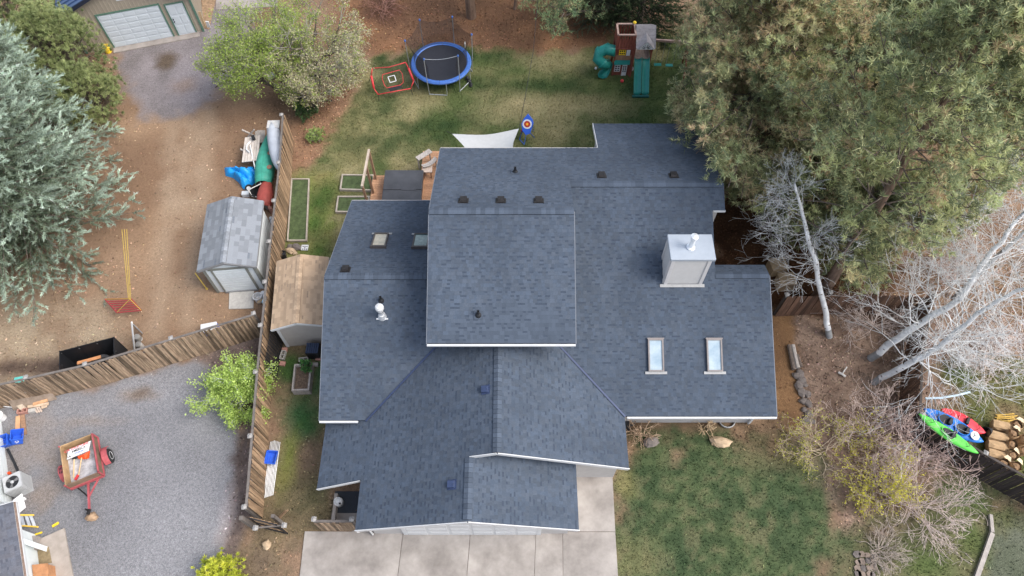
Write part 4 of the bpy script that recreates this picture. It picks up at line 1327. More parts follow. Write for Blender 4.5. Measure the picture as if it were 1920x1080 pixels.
# ------------------------------------------------------------------ fences
M_PICKET = M('cedar_picket', (.25, .16, .095), .85, .3, 3.0, .3, 20, stretch=(6, 6, .6), rnd=.5, col2=(.37, .255, .16))
M_PICKW = M('weathered_picket', (.20, .135, .09), .9, .4, 3.0, .3, 20, stretch=(6, 6, .6), rnd=.6, col2=(.34, .25, .17))
M_PICKD = M('dark_stained_picket', (.035, .027, .026), .8, .3, 3.0, .3, 20, stretch=(6, 6, .6), rnd=.4)
M_PICKR = M('red_brown_picket', (.105, .06, .04), .85, .35, 3.0, .3, 20, stretch=(6, 6, .6), rnd=.4)
M_RAIL = M('grey_rail', (.13, .115, .105), .9, .3, 3, .2, 30)
M_STEELP = M('post_cap', (.27, .26, .25), .6, .1, 9)

def fence(label, pts, h, mat, side=1, w=.105, gap=.008, cap=True, posts=2.4, slat='picket', rail=M_RAIL, hfun=None, lean=0.0):  # one board at a time
    """pts: ground line; side +1 puts the boards to the left of the walking direction"""
    f = thing('wooden_fence', label, 'fence', Vector(pts[0]))
    L0 = LOC[f.name]
    pm = []
    for k in range(3):
        mb = MB(); wt, ht = w * (1, .97, .95)[k], h * (1, .985, 1.01)[k]
        mb.obox((-wt / 2, -.009, 0), (wt, 0, 0), (0, .018, 0), (0, 0, ht))
        me = bpy.data.meshes.new(slat)
        me.from_pydata(mb.v, [], mb.f); me.materials.append(mat); pm.append(me)
    rr = random.Random(len(label))
    cnt = 0
    for a, b_ in zip(pts[:-1], pts[1:]):
        a, b_ = Vector(a), Vector(b_)
        d = b_ - a; ln = d.length; d.normalize()
        nn = Vector((-d.y, d.x, 0)) * side
        ang = math.atan2(d.y, d.x)
        n = int(ln / (w + gap))
        for i in range(n):
            if cnt >= 300: break
            cnt += 1
            p = a + d * ((i + .5) * ln / n) + nn * .045 - L0
            m = Matrix.Translation(p) @ Matrix.Rotation(ang, 4, 'Z') @ Matrix.Rotation(rr.gauss(0, .012), 4, 'X') @ Matrix.Rotation(rr.gauss(0, .008), 4, 'Y')
            m.translation.z = max(0.02, rr.uniform(.02, .05))
            inst(pm[rr.randrange(3)], slat, f, m)
        for z in (.35, h - .3):
            rl = MB(); rl.beam(a + Vector((0, 0, z)) - nn * .02, b_ + Vector((0, 0, z)) - nn * .02, .04, .09); rl.build('rail', rail, f)
        if cap:
            rl = MB(); rl.beam(a + Vector((0, 0, h + .06)) - nn * .01, b_ + Vector((0, 0, h + .06)) - nn * .01, .09, .035); rl.build('top_rail', rail, f)
        np_ = max(1, round(ln / posts))
        for i in range(np_ + (1 if b_ == Vector(pts[-1]) else 0)):
            p = a + d * (ln * i / np_) - nn * .085
            pb = MB(); pb.box(p + Vector((0, 0, h / 2 + .02)), (.1, .1, h + .04), rz=ang); po = pb.build('post', rail, f)
            pc = MB(); q = p + Vector((0, 0, h + .06)); pc.box(q, (.17, .17, .05), rz=ang); pc.lathe(q + Vector((0, 0, .025)), [(.11, 0), (.015, .05)], 4); pc.build('post_cap', M_STEELP, po)
    return f

gA = [P(549, 262), P(544, 350), P(529, 494), P(508, 730), P(491, 972)]
fence('tall orange brown picket fence between gravel drive and side yard', gA, 1.78, M_PICKET, side=1)
gB = [P(500, 627), P(353, 672), P(200, 719), P(95, 743), P(-60, 778)]
fence('weathered mixed brown fence slanting across the gravel yard', gB, 1.75, M_PICKW, side=1, posts=2.4, w=.085, gap=.006)
gC = [P(1452, 592), P(1530, 588), P(1612, 588), P(1712, 590)]
fence('dark grey brown fence behind the leaning bare tree', gC, 1.7, M_PICKR, side=-1, w=.2, cap=False, rail=M('dark_rail', (.06, .05, .045), .9, .3, 3))
gD = [P(1712, 590), P(1690, 700), P(1684, 806)]
MDR = M('dark_rail', (.06, .05, .045), .9, .3, 3)
fence('reddish brown fence under the leaning aspens', gD, 1.75, M_PICKR, side=-1, rail=MDR)
gE = [P(1684, 806), P(1800, 878), P(1990, 985)]
fence('dark stained fence in front of the kayaks', gE, 1.7, M_PICKD, side=-1, rail=MDR, w=.135, gap=.012)
# short fence and wall of the bin enclosure by the garage
gF = [P(604, 993), P(672, 993)]
fence('short weathered fence closing the bin enclosure beside the driveway', gF, 1.3, M_PICKW, side=-1, posts=3)
# open gate at the end of the side yard
gt = thing('yard_gate', 'open wooden gate in a dark metal frame by the driveway', 'gate', P(478, 990))
fr = MB()
g0, g1 = P(493, 990), P(541, 1002)
hz = Vector((0, 0, 1.5))
a, b_ = g0 + Vector((0, 0, .12)), g1 + Vector((0, 0, .12))
for p, q in ((a, b_), (a + hz, b_ + hz), (a, a + hz), (b_, b_ + hz), (a + hz * .5, b_ + hz * .5)):
    fr.beam(p, q, .04, .05)
fr.build('gate_frame', M_BLACK, gt)
d = (b_ - a); nb = 9
for i in range(nb):
    bd = MB(); p = a + d * ((i + .5) / nb) + Vector((0, .04, 0)); bd.beam(p, p + hz, d.length / nb * .94, .018, up=(0, 1, 0)); bd.build('board', M_PICKET, gt)
ps = MB(); p = P(479, 990); ps.beam(p, p + Vector((0, 0, 1.7)), .14, .14); ps.build('gate_post', M_RAIL, gt)
ps = MB(); p = P(533, 985); ps.beam(p, p + Vector((0, 0, 1.55)), .12, .12); ps.build('gate_post', M_RAIL, gt)
for q in (P(479, 990, 1.72), P(533, 985, 1.57)):
    pc = MB(); pc.box(q, (.17, .17, .06)); pc.lathe(q + Vector((0, 0, .03)), [(.11, 0), (.015, .05)], 4); pc.build('post_cap', M_STEELP, gt)
rl = MB(); rl.beam(P(479, 990, 1.6), P(533, 985, 1.5), .05, .09); rl.build('top_rail', M_RAIL, gt)

# ------------------------------------------------------------------ neighbour's garage, top left
M_TANMET = M('tan_metal_siding', (.31, .272, .222), .6, .06, 2)
M_GREENT = M('green_trim', (.09, .17, .13), .5, .1, 4)
M_BLUER = M('blue_metal_roof', (.05, .09, .19), .4, .1, 2, metal=.3)
M_DOORW = M('white_door_panel', (.50, .55, .60), .5, .04, 2)
g0 = P(217, 90); g1 = P(328, 68); gdir = (g1 - g0).normalized(); gdir = (P(385, 58) - g0).normalized()
gnor = Vector((-gdir.y, gdir.x, 0))          # points away from the viewer
gang = math.atan2(gdir.y, gdir.x)
nb = thing('metal_garage', 'tan metal garage with white doors and blue metal roof', 'garage', g0)
def gp(s, d, z): return g0 + gdir * s + gnor * d + Vector((0, 0, z))
s0, s1 = -1.6, 5.0; sm = (s0 + s1) / 2; ze, zr = 2.75, 4.1
def gprism(prof, d0, d1):
    mb = MB(); n = len(prof)
    vs = [gp(s, d0, z) for s, z in prof] + [gp(s, d1, z) for s, z in prof]
    mb.add(vs, [tuple(range(n)), tuple(range(n, 2 * n))[::-1]] + [(i, i + n, (i + 1) % n + n, (i + 1) % n) for i in range(n)])
    return mb
gprism([(s0, 0), (s1, 0), (s1, ze), (sm, zr), (s0, ze)], 0, 9).build('wall', M_TANMET, nb)
for i in range(33):                                    # ribs of the siding
    s = s0 + .1 + i * .2
    top = ze + (zr - ze) * (1 - abs(s - sm) / (s1 - sm)) - .05
    zb = 0.02
    if -.08 < s < 3.35: zb = 2.3
    if 3.5 < s < 4.55: zb = 2.15
    r_ = MB(); r_.obox(gp(s - .03, -.02, zb), gdir * .05, gnor * .02, Vector((0, 0, top - zb))); r_.build('siding_rib', M_TANMET, nb)
for i in range(40):
    r_ = MB(); r_.obox(gp(s1 + .001, .15 + i * .22, .02), gdir * .02, gnor * .05, Vector((0, 0, ze - .1)))
    if i < 12: r_.build('siding_rib', M_TANMET, nb)
def gtrim(a, b_, w=.12, name='trim', mat=M_GREENT, t=.04):
    mb = MB(); mb.beam(gp(*a), gp(*b_), w, t, up=(gnor.x, gnor.y, 0)); mb.build(name, mat, nb)
gtrim((s0 + .05, -.03, 0), (s0 + .05, -.03, ze - .05)); gtrim((s1 - .05, -.03, 0), (s1 - .05, -.03, ze - .05))
gtrim((-.04, -.03, 0), (-.04, -.03, 2.2), .08); gtrim((3.29, -.03, 0), (3.29, -.03, 2.2), .08); gtrim((-.08, -.035, 2.24), (3.33, -.035, 2.24), .08)
gtrim((3.56, -.03, 0), (3.56, -.03, 2.1), .07); gtrim((4.55, -.03, 0), (4.55, -.03, 2.1), .07); gtrim((3.53, -.035, 2.13), (4.58, -.035, 2.13), .07)
ov = MB(); ov.obox(gp(.0, -.02, .03), gdir * 3.25, gnor * .019, Vector((0, 0, 2.17))); ovo = ov.build('garage_door', M_DOORW, nb)
for r in range(6):
    for c in range(5):
        p = MB(); p.obox(gp(.07 + c * .635, -.036, .09 + r * .355), gdir * .56, gnor * .015, Vector((0, 0, .25))); p.build('door_panel', M_DOORW, ovo, bevel=.01)
sd = MB(); sd.obox(gp(3.6, -.025, .05), gdir * .91, gnor * .024, Vector((0, 0, 2.03))); sdo = sd.build('door', M_DOORW, nb)
for r in range(3):
    for c in range(2):
        p = MB(); p.obox(gp(3.68 + c * .41, -.04, .15 + r * .65), gdir * .33, gnor * .014, Vector((0, 0, .52))); p.build('door_panel', M_DOORW, sdo, bevel=.01)
for z in (1.0, 1.15):
    k = MB(); k.lathe(gp(3.68, -.03, z), [(.03, 0), (.035, .05)], 10, m=Matrix.Rotation(R(90), 3, 'X')); k.build('handle', M_DKMETAL, sdo)
wi = MB(); wi.obox(gp(sm - .35, -.03, 2.85), gdir * .7, gnor * .03, Vector((0, 0, .55))); wio = wi.build('window', M_WHITE, nb)
wp = MB(); wp.obox(gp(sm - .3, -.036, 2.9), gdir * .6, gnor * .005, Vector((0, 0, .45))); wp.build('pane', M_GLASSY, wio)
for sgn, (sa, sb) in ((-1, (s0 - .3, sm)), (1, (s1 + .3, sm))):
    za = ze - .3 * (zr - ze) / (sm - s0)
    mb = MB(); a, b_ = gp(sa, -.35, za + .08), gp(sb, -.35, zr + .08)
    mb.slab([a, b_, b_ + gnor * 9.6, a + gnor * 9.6] if sgn < 0 else [b_, a, a + gnor * 9.6, b_ + gnor * 9.6], .05)
    ro = mb.build('roof', M_BLUER, nb)
    for i in range(24):
        q = gnor * (.02 + i * .4)
        rb = MB(); rb.beam(a + q + Vector((0, 0, .02)), b_ + q + Vector((0, 0, .02)), .04, .05); rb.build('roof_rib', M_BLUER, ro)
    rk = MB(); rk.beam(a + Vector((0, 0, -.1)), b_ + Vector((0, 0, -.1)), .03, .2); rk.build('rake_board', M('dark_blue_trim', (.02, .025, .045), .5, .1, 4), ro)
sl = MB(); sl.prism([tuple(gp(-.1, -.45, 0)[:2]), tuple(gp(4.7, -.45, 0)[:2]), tuple(gp(4.7, 0, 0)[:2]), tuple(gp(-.1, 0, 0)[:2])], .0, .06)
sl.build('threshold', M_CONC, nb)

# ------------------------------------------------------------------ sheds
def shed(name, label, org, ang, w, ln, ze, zr, ov, wallm, roofm, e, wr, n_single, trimc, fascm, shade=(.75, 1.22)):
    t = thing(name, label, 'shed', org)
    ux, uy = Vector((math.cos(ang), math.sin(ang), 0)), Vector((-math.sin(ang), math.cos(ang), 0))
    def p(x, y, z): return Vector(org) + ux * x + uy * y + Vector((0, 0, z))
    prof = [(0, 0), (w, 0), (w, ze), (w / 2, zr), (0, ze)]
    mb = MB(); n = 5
    mb.add([p(x, 0, z) for x, z in prof] + [p(x, ln, z) for x, z in prof], [tuple(range(n)), tuple(range(n, 2 * n))[::-1]] + [(i, i + n, (i + 1) % n + n, (i + 1) % n) for i in range(n)])
    wl = mb.build('wall', wallm, t)
    for i in range(int(ze / .2)):
        lb = MB(); lb.obox(p(w + .002, .06, .1 + i * .2), ux * .015, uy * (ln - .12), Vector((0, 0, .18))); lb.build('siding_board', wallm, wl)
    sl = (zr - ze) / (w / 2)
    for sgn in (0, 1):
        xe = -ov if sgn == 0 else w + ov
        zz = ze - ov * sl + .06
        pts = [p(xe, -ov, zz), p(w / 2, -ov, zr + .06), p(w / 2, ln + ov, zr + .06), p(xe, ln + ov, zz)]
        if sgn == 0: pts = pts[::-1]
        mb = MB(); mb.slab([q - Vector((0, 0, .004)) for q in pts], .06, (.8, .8, .8)); ro = mb.build('roof', roofm, t)
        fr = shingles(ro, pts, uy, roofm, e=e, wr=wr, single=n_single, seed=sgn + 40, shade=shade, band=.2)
        if sgn == 0: dl = -fr[1]
        else: dr = -fr[1]
        rb = MB(); rb.beam(p(xe, -ov - .015, zz - .08), p(w / 2, -ov - .015, zr - .02), .025, .12); rb.build('rake_board', fascm, ro)
        eb = MB(); eb.beam(p(xe, -ov, zz - .07), p(xe, ln + ov, zz - .07), .025, .1); eb.build('fascia', fascm, ro)
    ridge_caps(ro, p(w / 2, -ov, zr + .066), p(w / 2, ln + ov, zr + .066), dl, dr, roofm, w=.14, e=.2, seed=5)
    for x in (.05, w - .05):
        c = MB(); c.obox(p(x - .06, -.03, 0), ux * .12, uy * .03, Vector((0, 0, ze))); c.build('corner_board', trimc, t)
    c = MB(); c.obox(p(w, .0, 0), ux * .03, uy * .1, Vector((0, 0, ze))); c.build('corner_board', trimc, t)
    return t, p, ux, uy
M_SHEDW = M('white_painted_board', (.62, .66, .67), .6, .05, 4)
M_SHEDG = M('grey_green_trim', (.2, .205, .18), .7, .1, 4)
sA = P(408, 548); sB = P(501, 538)
sang = math.atan2((P(512, 428) - sB).y, (P(512, 428) - sB).x) - math.pi / 2
gs, sp, sux, suy = shed('garden_shed', 'white shed with patchy grey shingle roof and roller door', sA, sang, 2.25, 3.3, 2.08, 2.5, .14, M_SHEDW, M_GREYSH, .2, (.2, .42), 140, M_SHEDG, M_GALV)
rd = MB(); rd.obox(sp(.42, -.03, .1), sux * 1.4, suy * .03, Vector((0, 0, 1.75))); rdo = rd.build('roller_door', M_SHEDW, gs)
for i in range(9):
    p = MB(); p.obox(sp(.42, -.05, .12 + i * .19), sux * 1.4, suy * .02, Vector((0, 0, .165))); p.build('door_slat', M_SHEDW, rdo)
for x in (.34, 1.82):
    p = MB(); p.obox(sp(x, -.06, 0), sux * .09, suy * .06, Vector((0, 0, 1.95))); p.build('door_frame', M_SHEDG, gs)
p = MB(); p.obox(sp(.25, -.065, 1.87), sux * 1.75, suy * .06, Vector((0, 0, .09))); p.build('door_frame', M_SHEDG, gs)
p = MB(); p.obox(sp(.4, -.1, .0), sux * 1.45, suy * .1, Vector((0, 0, .12))); p.build('sill', M_GALV, gs)
tA = Vector((-9.84, 13.64, 0))
M_TANW = M('taupe_panel', (.36, .335, .31), .75, .06, 3)
ts, tp, tux, tuy = shed('garden_shed', 'tan shingled shed squeezed between fence and house', tA, R(5.5), 1.98, 3.1, 1.9, 2.25, .14, M_TANW, M_TANSH, .14, (.14, .32), 120, M_WHITE, M_WHITE, (.8, 1.2))

# ------------------------------------------------------------------ neighbour's house, bottom left
M_ROOF2 = M('old_grey_shingle', (.10, .105, .125), .92, .14, 16, .25, 90, attr=True, spec=.16)
nh = thing('neighbour_house', 'corner of a white house with grey roof at the lower left edge', 'house', P(-60, 950))
e0, e1 = P(24, 941, 2.6), P(50, 1120, 2.6)
ed = (e1 - e0).normalized(); en = Vector((-ed.y, ed.x, 0))
if en.x > 0: en = -en
rp = [e0, e1, e1 + en * 5 + Vector((0, 0, 1.6)), e0 + en * 5 + Vector((0, 0, 1.6))]
mb = MB(); mb.slab([q - Vector((0, 0, .004)) for q in rp], .1, (.8, .8, .8)); ro = mb.build('roof', M_ROOF2, nh)
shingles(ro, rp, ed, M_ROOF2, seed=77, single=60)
gt_ = MB(); gt_.beam(e0 + Vector((.06, 0, -.06)), e1 + Vector((.06, 0, -.06)), .12, .1); gt_.build('gutter', M_WHITE, nh)
gi = MB(); gi.beam(e0 + Vector((.06, 0, -.005)), e1 + Vector((.06, 0, -.005)), .07, .02); gi.build('gutter_trough', M('gutter_dirt', (.2, .14, .11), .9, .3, 8), nh)
rb = MB(); rb.beam(e0 + Vector((0, .02, -.1)), e0 + en * 5 + Vector((0, .02, 1.5)), .04, .16); rb.build('rake_board', M_WHITE, nh)
w0, w1 = P(3, 794), P(24, 950)
wd = (w1 - w0).normalized(); wn_ = Vector((-wd.y, wd.x, 0)); wn_ = wn_ if wn_.x < 0 else -wn_
mb = MB(); mb.obox(w0 - wd * .5, wd * ((w1 - w0).length + .5), wn_ * 4, Vector((0, 0, 2.1))); wl = mb.build('wall', M_SHEDW, nh)
for i in range(11):
    lb = MB(); lb.obox(w0 - wd * .5 - wn_ * .02, wd * ((w1 - w0).length + .5), wn_ * .018, Vector((0, 0, .16)))
    for k in range(len(lb.v)): lb.v[k] = (lb.v[k][0], lb.v[k][1], lb.v[k][2] + .1 + i * .18)
    lb.build('siding_board', M_SHEDW, wl)
q0 = e0 + ed * .3 + en * .7; q0.z = 0
mb = MB(); mb.obox(q0, ed * 6, en * 4, Vector((0, 0, 2.5))); mb.build('wall', M_SHEDW, nh)
# porch of that house
pc = [P(66, 1016), P(122, 991), P(146, 1120), P(30, 1120), P(30, 1020)]
mb = MB(); mb.slab([Vector((p.x, p.y, .08)) for p in pc], .1)
po = mb.build('patio', M('porch_concrete', sRGB(145, 136, 127), .9, .12, 1.5, col2=sRGB(166, 157, 149)), None); po['kind'] = 'structure'
pw = MB(); a, b_ = P(30, 1004, .9), P(66, 1017, .9)
pw.obox(Vector((a.x, a.y, .08)), (b_ - a), Vector((.02, -.18, 0)), Vector((0, 0, .85))); pw.build('porch_wall', M_SHEDW, nh)
pw = MB(); pw.obox(P(32, 1042, .08), P(66, 1044, .08) - P(32, 1042, .08), Vector((0, .7, 0)), Vector((0, 0, .2))); pw.build('step', M_CONC, nh)
# ------------------------------------------------------------------ yard things
def pmat(name, rgb, rough=.6, var=.12, scale=6, **k): return M(name, rgb, rough, var, scale, **k)
M_BLUEPAD = pmat('blue_pad', (.05, .13, .40), .5)
M_NAVY = pmat('black_mat', (.018, .02, .028), .7)
M_POLE = pmat('grey_pole', (.42, .44, .46), .4, metal=.5)
M_NET = pmat('black_net', (.02, .018, .02), .9, alpha=.48)
M_NETL = pmat('fine_net', (.03, .05, .03), .9, alpha=.22)
M_REDP = pmat('red_tube', (.55, .05, .055), .5)
M_REDD = pmat('red_strap', (.36, .07, .055), .7)
M_TEALP = pmat('teal_plastic', (.02, .20, .175), .32, var=.08)
M_REDW = pmat('redwood_stain', (.20, .062, .042), .75, .3, 3, stretch=(5, 5, .7))
M_BRNW = pmat('brown_board', (.27, .16, .10), .8, .25, 3, stretch=(4, 4, .8))
M_DECK = pmat('deck_board', (.42, .235, .135), .75, .22, 3, stretch=(5, 5, 5), rnd=.16)
M_GREYW = pmat('grey_wood', (.34, .31, .285), .9, .25, 3, stretch=(6, 2, 2), rnd=.15)
M_YEL = pmat('yellow_plastic', (.75, .52, .03), .5)
M_WHITEP = pmat('white_plastic', (.62, .63, .64), .45, .06)
M_BLUEP = pmat('blue_plastic', (.03, .11, .55), .4)
M_RUBBER = pmat('rubber', (.022, .022, .023), .85)
M_KRAFT = pmat('kraft_paper', (.40, .27, .15), .85, .2, 5)
M_DEADL = pmat('dry_leaves', (.24, .15, .085), .95, .5, 18, bump=.5)
M_BRICK = pmat('red_brick', (.40, .21, .17), .9, .2, 8)
M_BLOCK = pmat('concrete_block', (.40, .385, .36), .95, .15, 8)
M_STONE = pmat('field_stone', (.15, .13, .12), .9, .3, 3, bump=.5, bscale=9)
M_STONE2 = pmat('tan_stone', (.40, .30, .20), .9, .3, 3, bump=.5, bscale=9)
M_TANBOX = pmat('tan_plywood', (.40, .30, .19), .8, .2, 4)

def Vz(v, z): return Vector((v[0], v[1], z))

# trampoline
tc0 = P(827, 117, .88)
rO = 57 * (P(828, 117, .88) - P(827, 117, .88)).length
tr = thing('trampoline', 'round trampoline with blue rim pad and sagging black net', 'trampoline', (tc0.x, tc0.y, 0))
C0 = Vector((tc0.x, tc0.y, 0))
mb = MB(); n = 40
def ringpt(r, z, k, n=40): a = 2 * math.pi * k / n; return C0 + Vector((r * math.cos(a), r * math.sin(a), z))
mb.add([ringpt(rO * .86, .86, k) for k in range(n)], [tuple(range(n))]); mb.build('jumping_mat', M_NAVY, tr)
for s in range(8):
    mb = MB(); k0 = s * 5
    for k in range(k0, k0 + 5):
        kk = k + (.94 if k == k0 + 4 else 1)
        rs = [(rO * .84, .88), (rO * .88, .93), (rO * .96, .93), (rO, .86), (rO * .99, .8)]
        for (ra, za), (rb, zb) in zip(rs[:-1], rs[1:]):
            mb.quad(ringpt(ra, za, k), ringpt(rb, zb, k), ringpt(rb, zb, kk), ringpt(ra, za, kk))
    mb.build('pad', M_BLUEPAD, tr, smooth=True)
mb = MB(); mb.tube([ringpt(rO * .97, .8, k) for k in range(n + 1)], .03, 6); mb.build('frame', M_POLE, tr)
tops = []
for k in range(6):
    a = R(-112 + 60 * k); q = Vector((math.cos(a), math.sin(a), 0))
    f0, f1, f2 = C0 + q * rO * 1.0, C0 + q * rO * 1.04 + Vector((0, 0, .85)), C0 + q * rO * 1.06 + Vector((0, 0, 2.55))
    mb = MB(); mb.tube([f0, f1, f2], .022, 7); po = mb.build('pole', M_POLE, tr)
    mb = MB(); mb.lathe(f2, [(.045, -.05), (.05, .03), (.02, .07)], 8); mb.build('pole_cap', M_BLUEPAD, po)
    tops.append(f2)
    a2 = a + R(34); f3 = C0 + Vector((math.cos(a2), math.sin(a2), 0)) * rO
    mb = MB(); mb.tube([f0 + Vector((0, 0, .04)), f3 + Vector((0, 0, .04))], .025, 6); mb.tube([f3 + Vector((0, 0, .04)), f3 + Vector((0, 0, .8))], .022, 6); mb.build('leg', M_POLE, tr)
for k in range(6):
    a, b_ = tops[k], tops[(k + 1) % 6]
    mb = MB(); front = k == 0
    cols_ = 8
    for i in range(cols_):
        u0, u1 = i / cols_, (i + 1) / cols_
        sg = lambda u: (0.22 if not front else .12) * math.sin(math.pi * u)
        t0, t1 = a.lerp(b_, u0) - Vector((0, 0, sg(u0))), a.lerp(b_, u1) - Vector((0, 0, sg(u1)))
        if front:
            mb.tube([t0, t1], .012, 5)
            continue
        ang0 = R(-112 + 60 * (k + u0)); ang1 = R(-112 + 60 * (k + u1))
        b0, b1 = C0 + Vector((math.cos(ang0), math.sin(ang0), 0)) * rO * .87 + Vector((0, 0, .9)), C0 + Vector((math.cos(ang1), math.sin(ang1), 0)) * rO * .87 + Vector((0, 0, .9))
        mid0, mid1 = (t0 * .5 + b0 * .5), (t1 * .5 + b1 * .5)
        mid0 = mid0 + (C0 + Vector((0, 0, mid0.z)) - mid0) * .1; mid1 = mid1 + (C0 + Vector((0, 0, mid1.z)) - mid1) * .1
        mb.quad(b0, b1, mid1, mid0); mb.quad(mid0, mid1, t1, t0)
    mb.build('safety_net' if not front else 'net_rope', M_NET if not front else M_POLE, tr, smooth=not front)
mb = MB(); mb.box(P(872, 84, 1.5), (.05, .2, .26)); mb.build('label_patch', M_WHITEP, tr)

# pair of shoes / small wheels by trampoline
sh = MB()
for px, py in ((876, 146), (880, 152), (883, 159)):
    sh.rock(P(px, py, .06), (.12, .16, .1), px, n=8, rings=4)
tag(origin_to(sh.build('shoe_pile', M_BLACK), P(880, 152)), 'small heap of black shoes beside the trampoline', 'shoes')

# rebounder net
rb_ = thing('rebounder_net', 'tilted red framed practice net with white square target', 'sports net', P(735, 186))
q = [P(698, 128, 1.55), P(760.5, 117, 1.55), P(766, 128, 1.35), P(775.5, 152, .8), P(770, 166, .45), P(709, 177, .45), P(701, 166, .7), P(696, 142, 1.2)]
for i in range(8):
    mb = MB(); a, b_ = q[i], q[(i + 1) % 8]
    pts = [a, b_] if i not in (0,) else [a, a.lerp(b_, .5) - Vector((0, 0, .12)), b_]
    fat = i in (2, 6)
    mb.tube(pts, .06 if fat else .028, 8); mb.build('frame_tube', M_REDP, rb_, smooth=True)
mb = MB()
cen = sum(q, Vector()) / 8
for i in range(8): mb.add([q[i], q[(i + 1) % 8], cen], [(0, 1, 2)])
mb.build('net', M_NETL, rb_)
lift = Vector((0, -.03, .03))
def inq(u, v): return (q[0].lerp(q[1], u)).lerp(q[5].lerp(q[4], u), v) + lift
ring = [inq(.26, .3), inq(.78, .24), inq(.84, .4), inq(.82, .72), inq(.72, .8), inq(.3, .82), inq(.25, .7), inq(.22, .45)]
mb = MB(); mb.tube(ring + [ring[0]], .018, 6, cap=False); mb.build('inner_frame', M_REDP, rb_)
sq = [inq(.4, .42), inq(.6, .4), inq(.62, .62), inq(.43, .64)]
for a, b_ in zip(sq, sq[1:] + sq[:1]):
    mb = MB(); mb.beam(a, b_, .04, .015); mb.build('target_strip', M_WHITEP, rb_)
mb = MB(); mb.add([inq(.32, .84), inq(.74, .8), inq(.76, .92), inq(.38, .98)], [(0, 1, 2, 3)]); mb.build('ball_pocket', M_BLACK, rb_)
for a, b_ in ((q[5], P(711, 190)), (q[4], P(774, 178)), (q[7], P(692, 152)), (q[3], P(776, 172))):
    mb = MB(); mb.tube([a, b_], .018, 6); mb.build('leg', M_BLACK, rb_)

# archery target
ar = thing('archery_target', 'blue foam archery target on folding legs near the shade sail', 'archery target', P(988, 264))
ctr_ = P(988.5, 234, .95); ang = R(-8)
tn = Vector((-.12, -.75, .65)).normalized()
tu = Vector((1, -.16, 0)); tu = (tu - tn * tu.dot(tn)).normalized(); tv = tn.cross(tu)
def tp_(x, y, d=0): return ctr_ + tu * x + tv * y + tn * d
hexp = [(-.02, .56), (.25, .3), (.32, .12), (.2, -.42), (-.02, -.52), (-.22, -.3), (-.3, .02), (-.2, .3)]
mb = MB(); n = len(hexp)
mb.add([tp_(x, y, .06) for x, y in hexp] + [tp_(x, y, -.06) for x, y in hexp], [tuple(range(n)), tuple(range(n, 2 * n))[::-1]] + [(i, i + n, (i + 1) % n + n, (i + 1) % n) for i in range(n)])
mb.build('foam_board', M_BLUEP, ar, bevel=.01)
for r, m_, d in ((.24, M_WHITEP, .064), (.165, pmat('red_foam', (.36, .03, .02), .7), .068), (.08, pmat('orange_foam', (.75, .2, .02), .7), .072), (.035, M_YEL, .076)):
    mb = MB(); mb.add([tp_(r * math.cos(k * .2618) , r * math.sin(k * .2618) + .04, d) for k in range(24)], [tuple(range(24))]); mb.build('target_ring', m_, ar)
for a, b_ in ((tp_(-.2, -.3, -.05), P(974, 261)), (tp_(.0, -.45, -.05), P(983, 271)), (tp_(.2, -.4, -.05), P(1002, 258)), (tp_(.25, .1, -.06), P(1000, 246)), (P(974, 261, .04), P(983, 271, .04))):
    mb = MB(); mb.tube([a, b_], .022, 6); mb.build('leg', M_BLUEPAD, ar)
mb = MB(); mb.box(P(980, 245, .45), (.2, .1, .12), rz=.5); mb.box(P(983, 247, .42), (.08, .2, .1), rz=.3); mb.build('quiver', pmat('maroon_cloth', (.25, .03, .04), .8), ar)

# shade sail
ss = [P(848, 251, 2.7), P(973, 241, 2.7), P(972, 306, 3.0), P(882, 318, 3.0)]
mb = MB(); N_ = 12
def sail(u, v):
    cu, cv = .22 * math.sin(math.pi * u), .2 * math.sin(math.pi * v)
    p = ss[0].lerp(ss[1], u).lerp(ss[3].lerp(ss[2], u), v)
    ce = sum(ss, Vector()) / 4
    k = .2 * math.sin(math.pi * u) * (abs(v - .5) * 2) ** 2 + .2 * math.sin(math.pi * v) * (abs(u - .5) * 2) ** 2
    p = p.lerp(ce, k); p.z -= .25 * math.sin(math.pi * u) * math.sin(math.pi * v)
    return p
vs = [sail(i / N_, j / N_) for j in range(N_ + 1) for i in range(N_ + 1)]
fs = [(j * (N_ + 1) + i, j * (N_ + 1) + i + 1, (j + 1) * (N_ + 1) + i + 1, (j + 1) * (N_ + 1) + i) for j in range(N_) for i in range(N_)]
mb.add(vs, fs)
sl_ = thing('shade_sail', 'pale grey shade sail stretched out from the house eave', 'shade sail', (ss[0].x, ss[0].y, 0))
mb.build('fabric', pmat('sail_cloth', (.40, .41, .415), .8, .05), sl_, smooth=True)
mb = MB(); mb.tube([ss[1], P(985, 180, 2.9), P(1000, 95, 3.1), P(1010, -20, 3.6)], .014, 5); mb.build('guy_wire', M_BLACK, sl_)
mb = MB(); mb.tube([ss[0], P(838, 246, 2.75)], .012, 5); mb.build('guy_wire', M_BLACK, sl_)

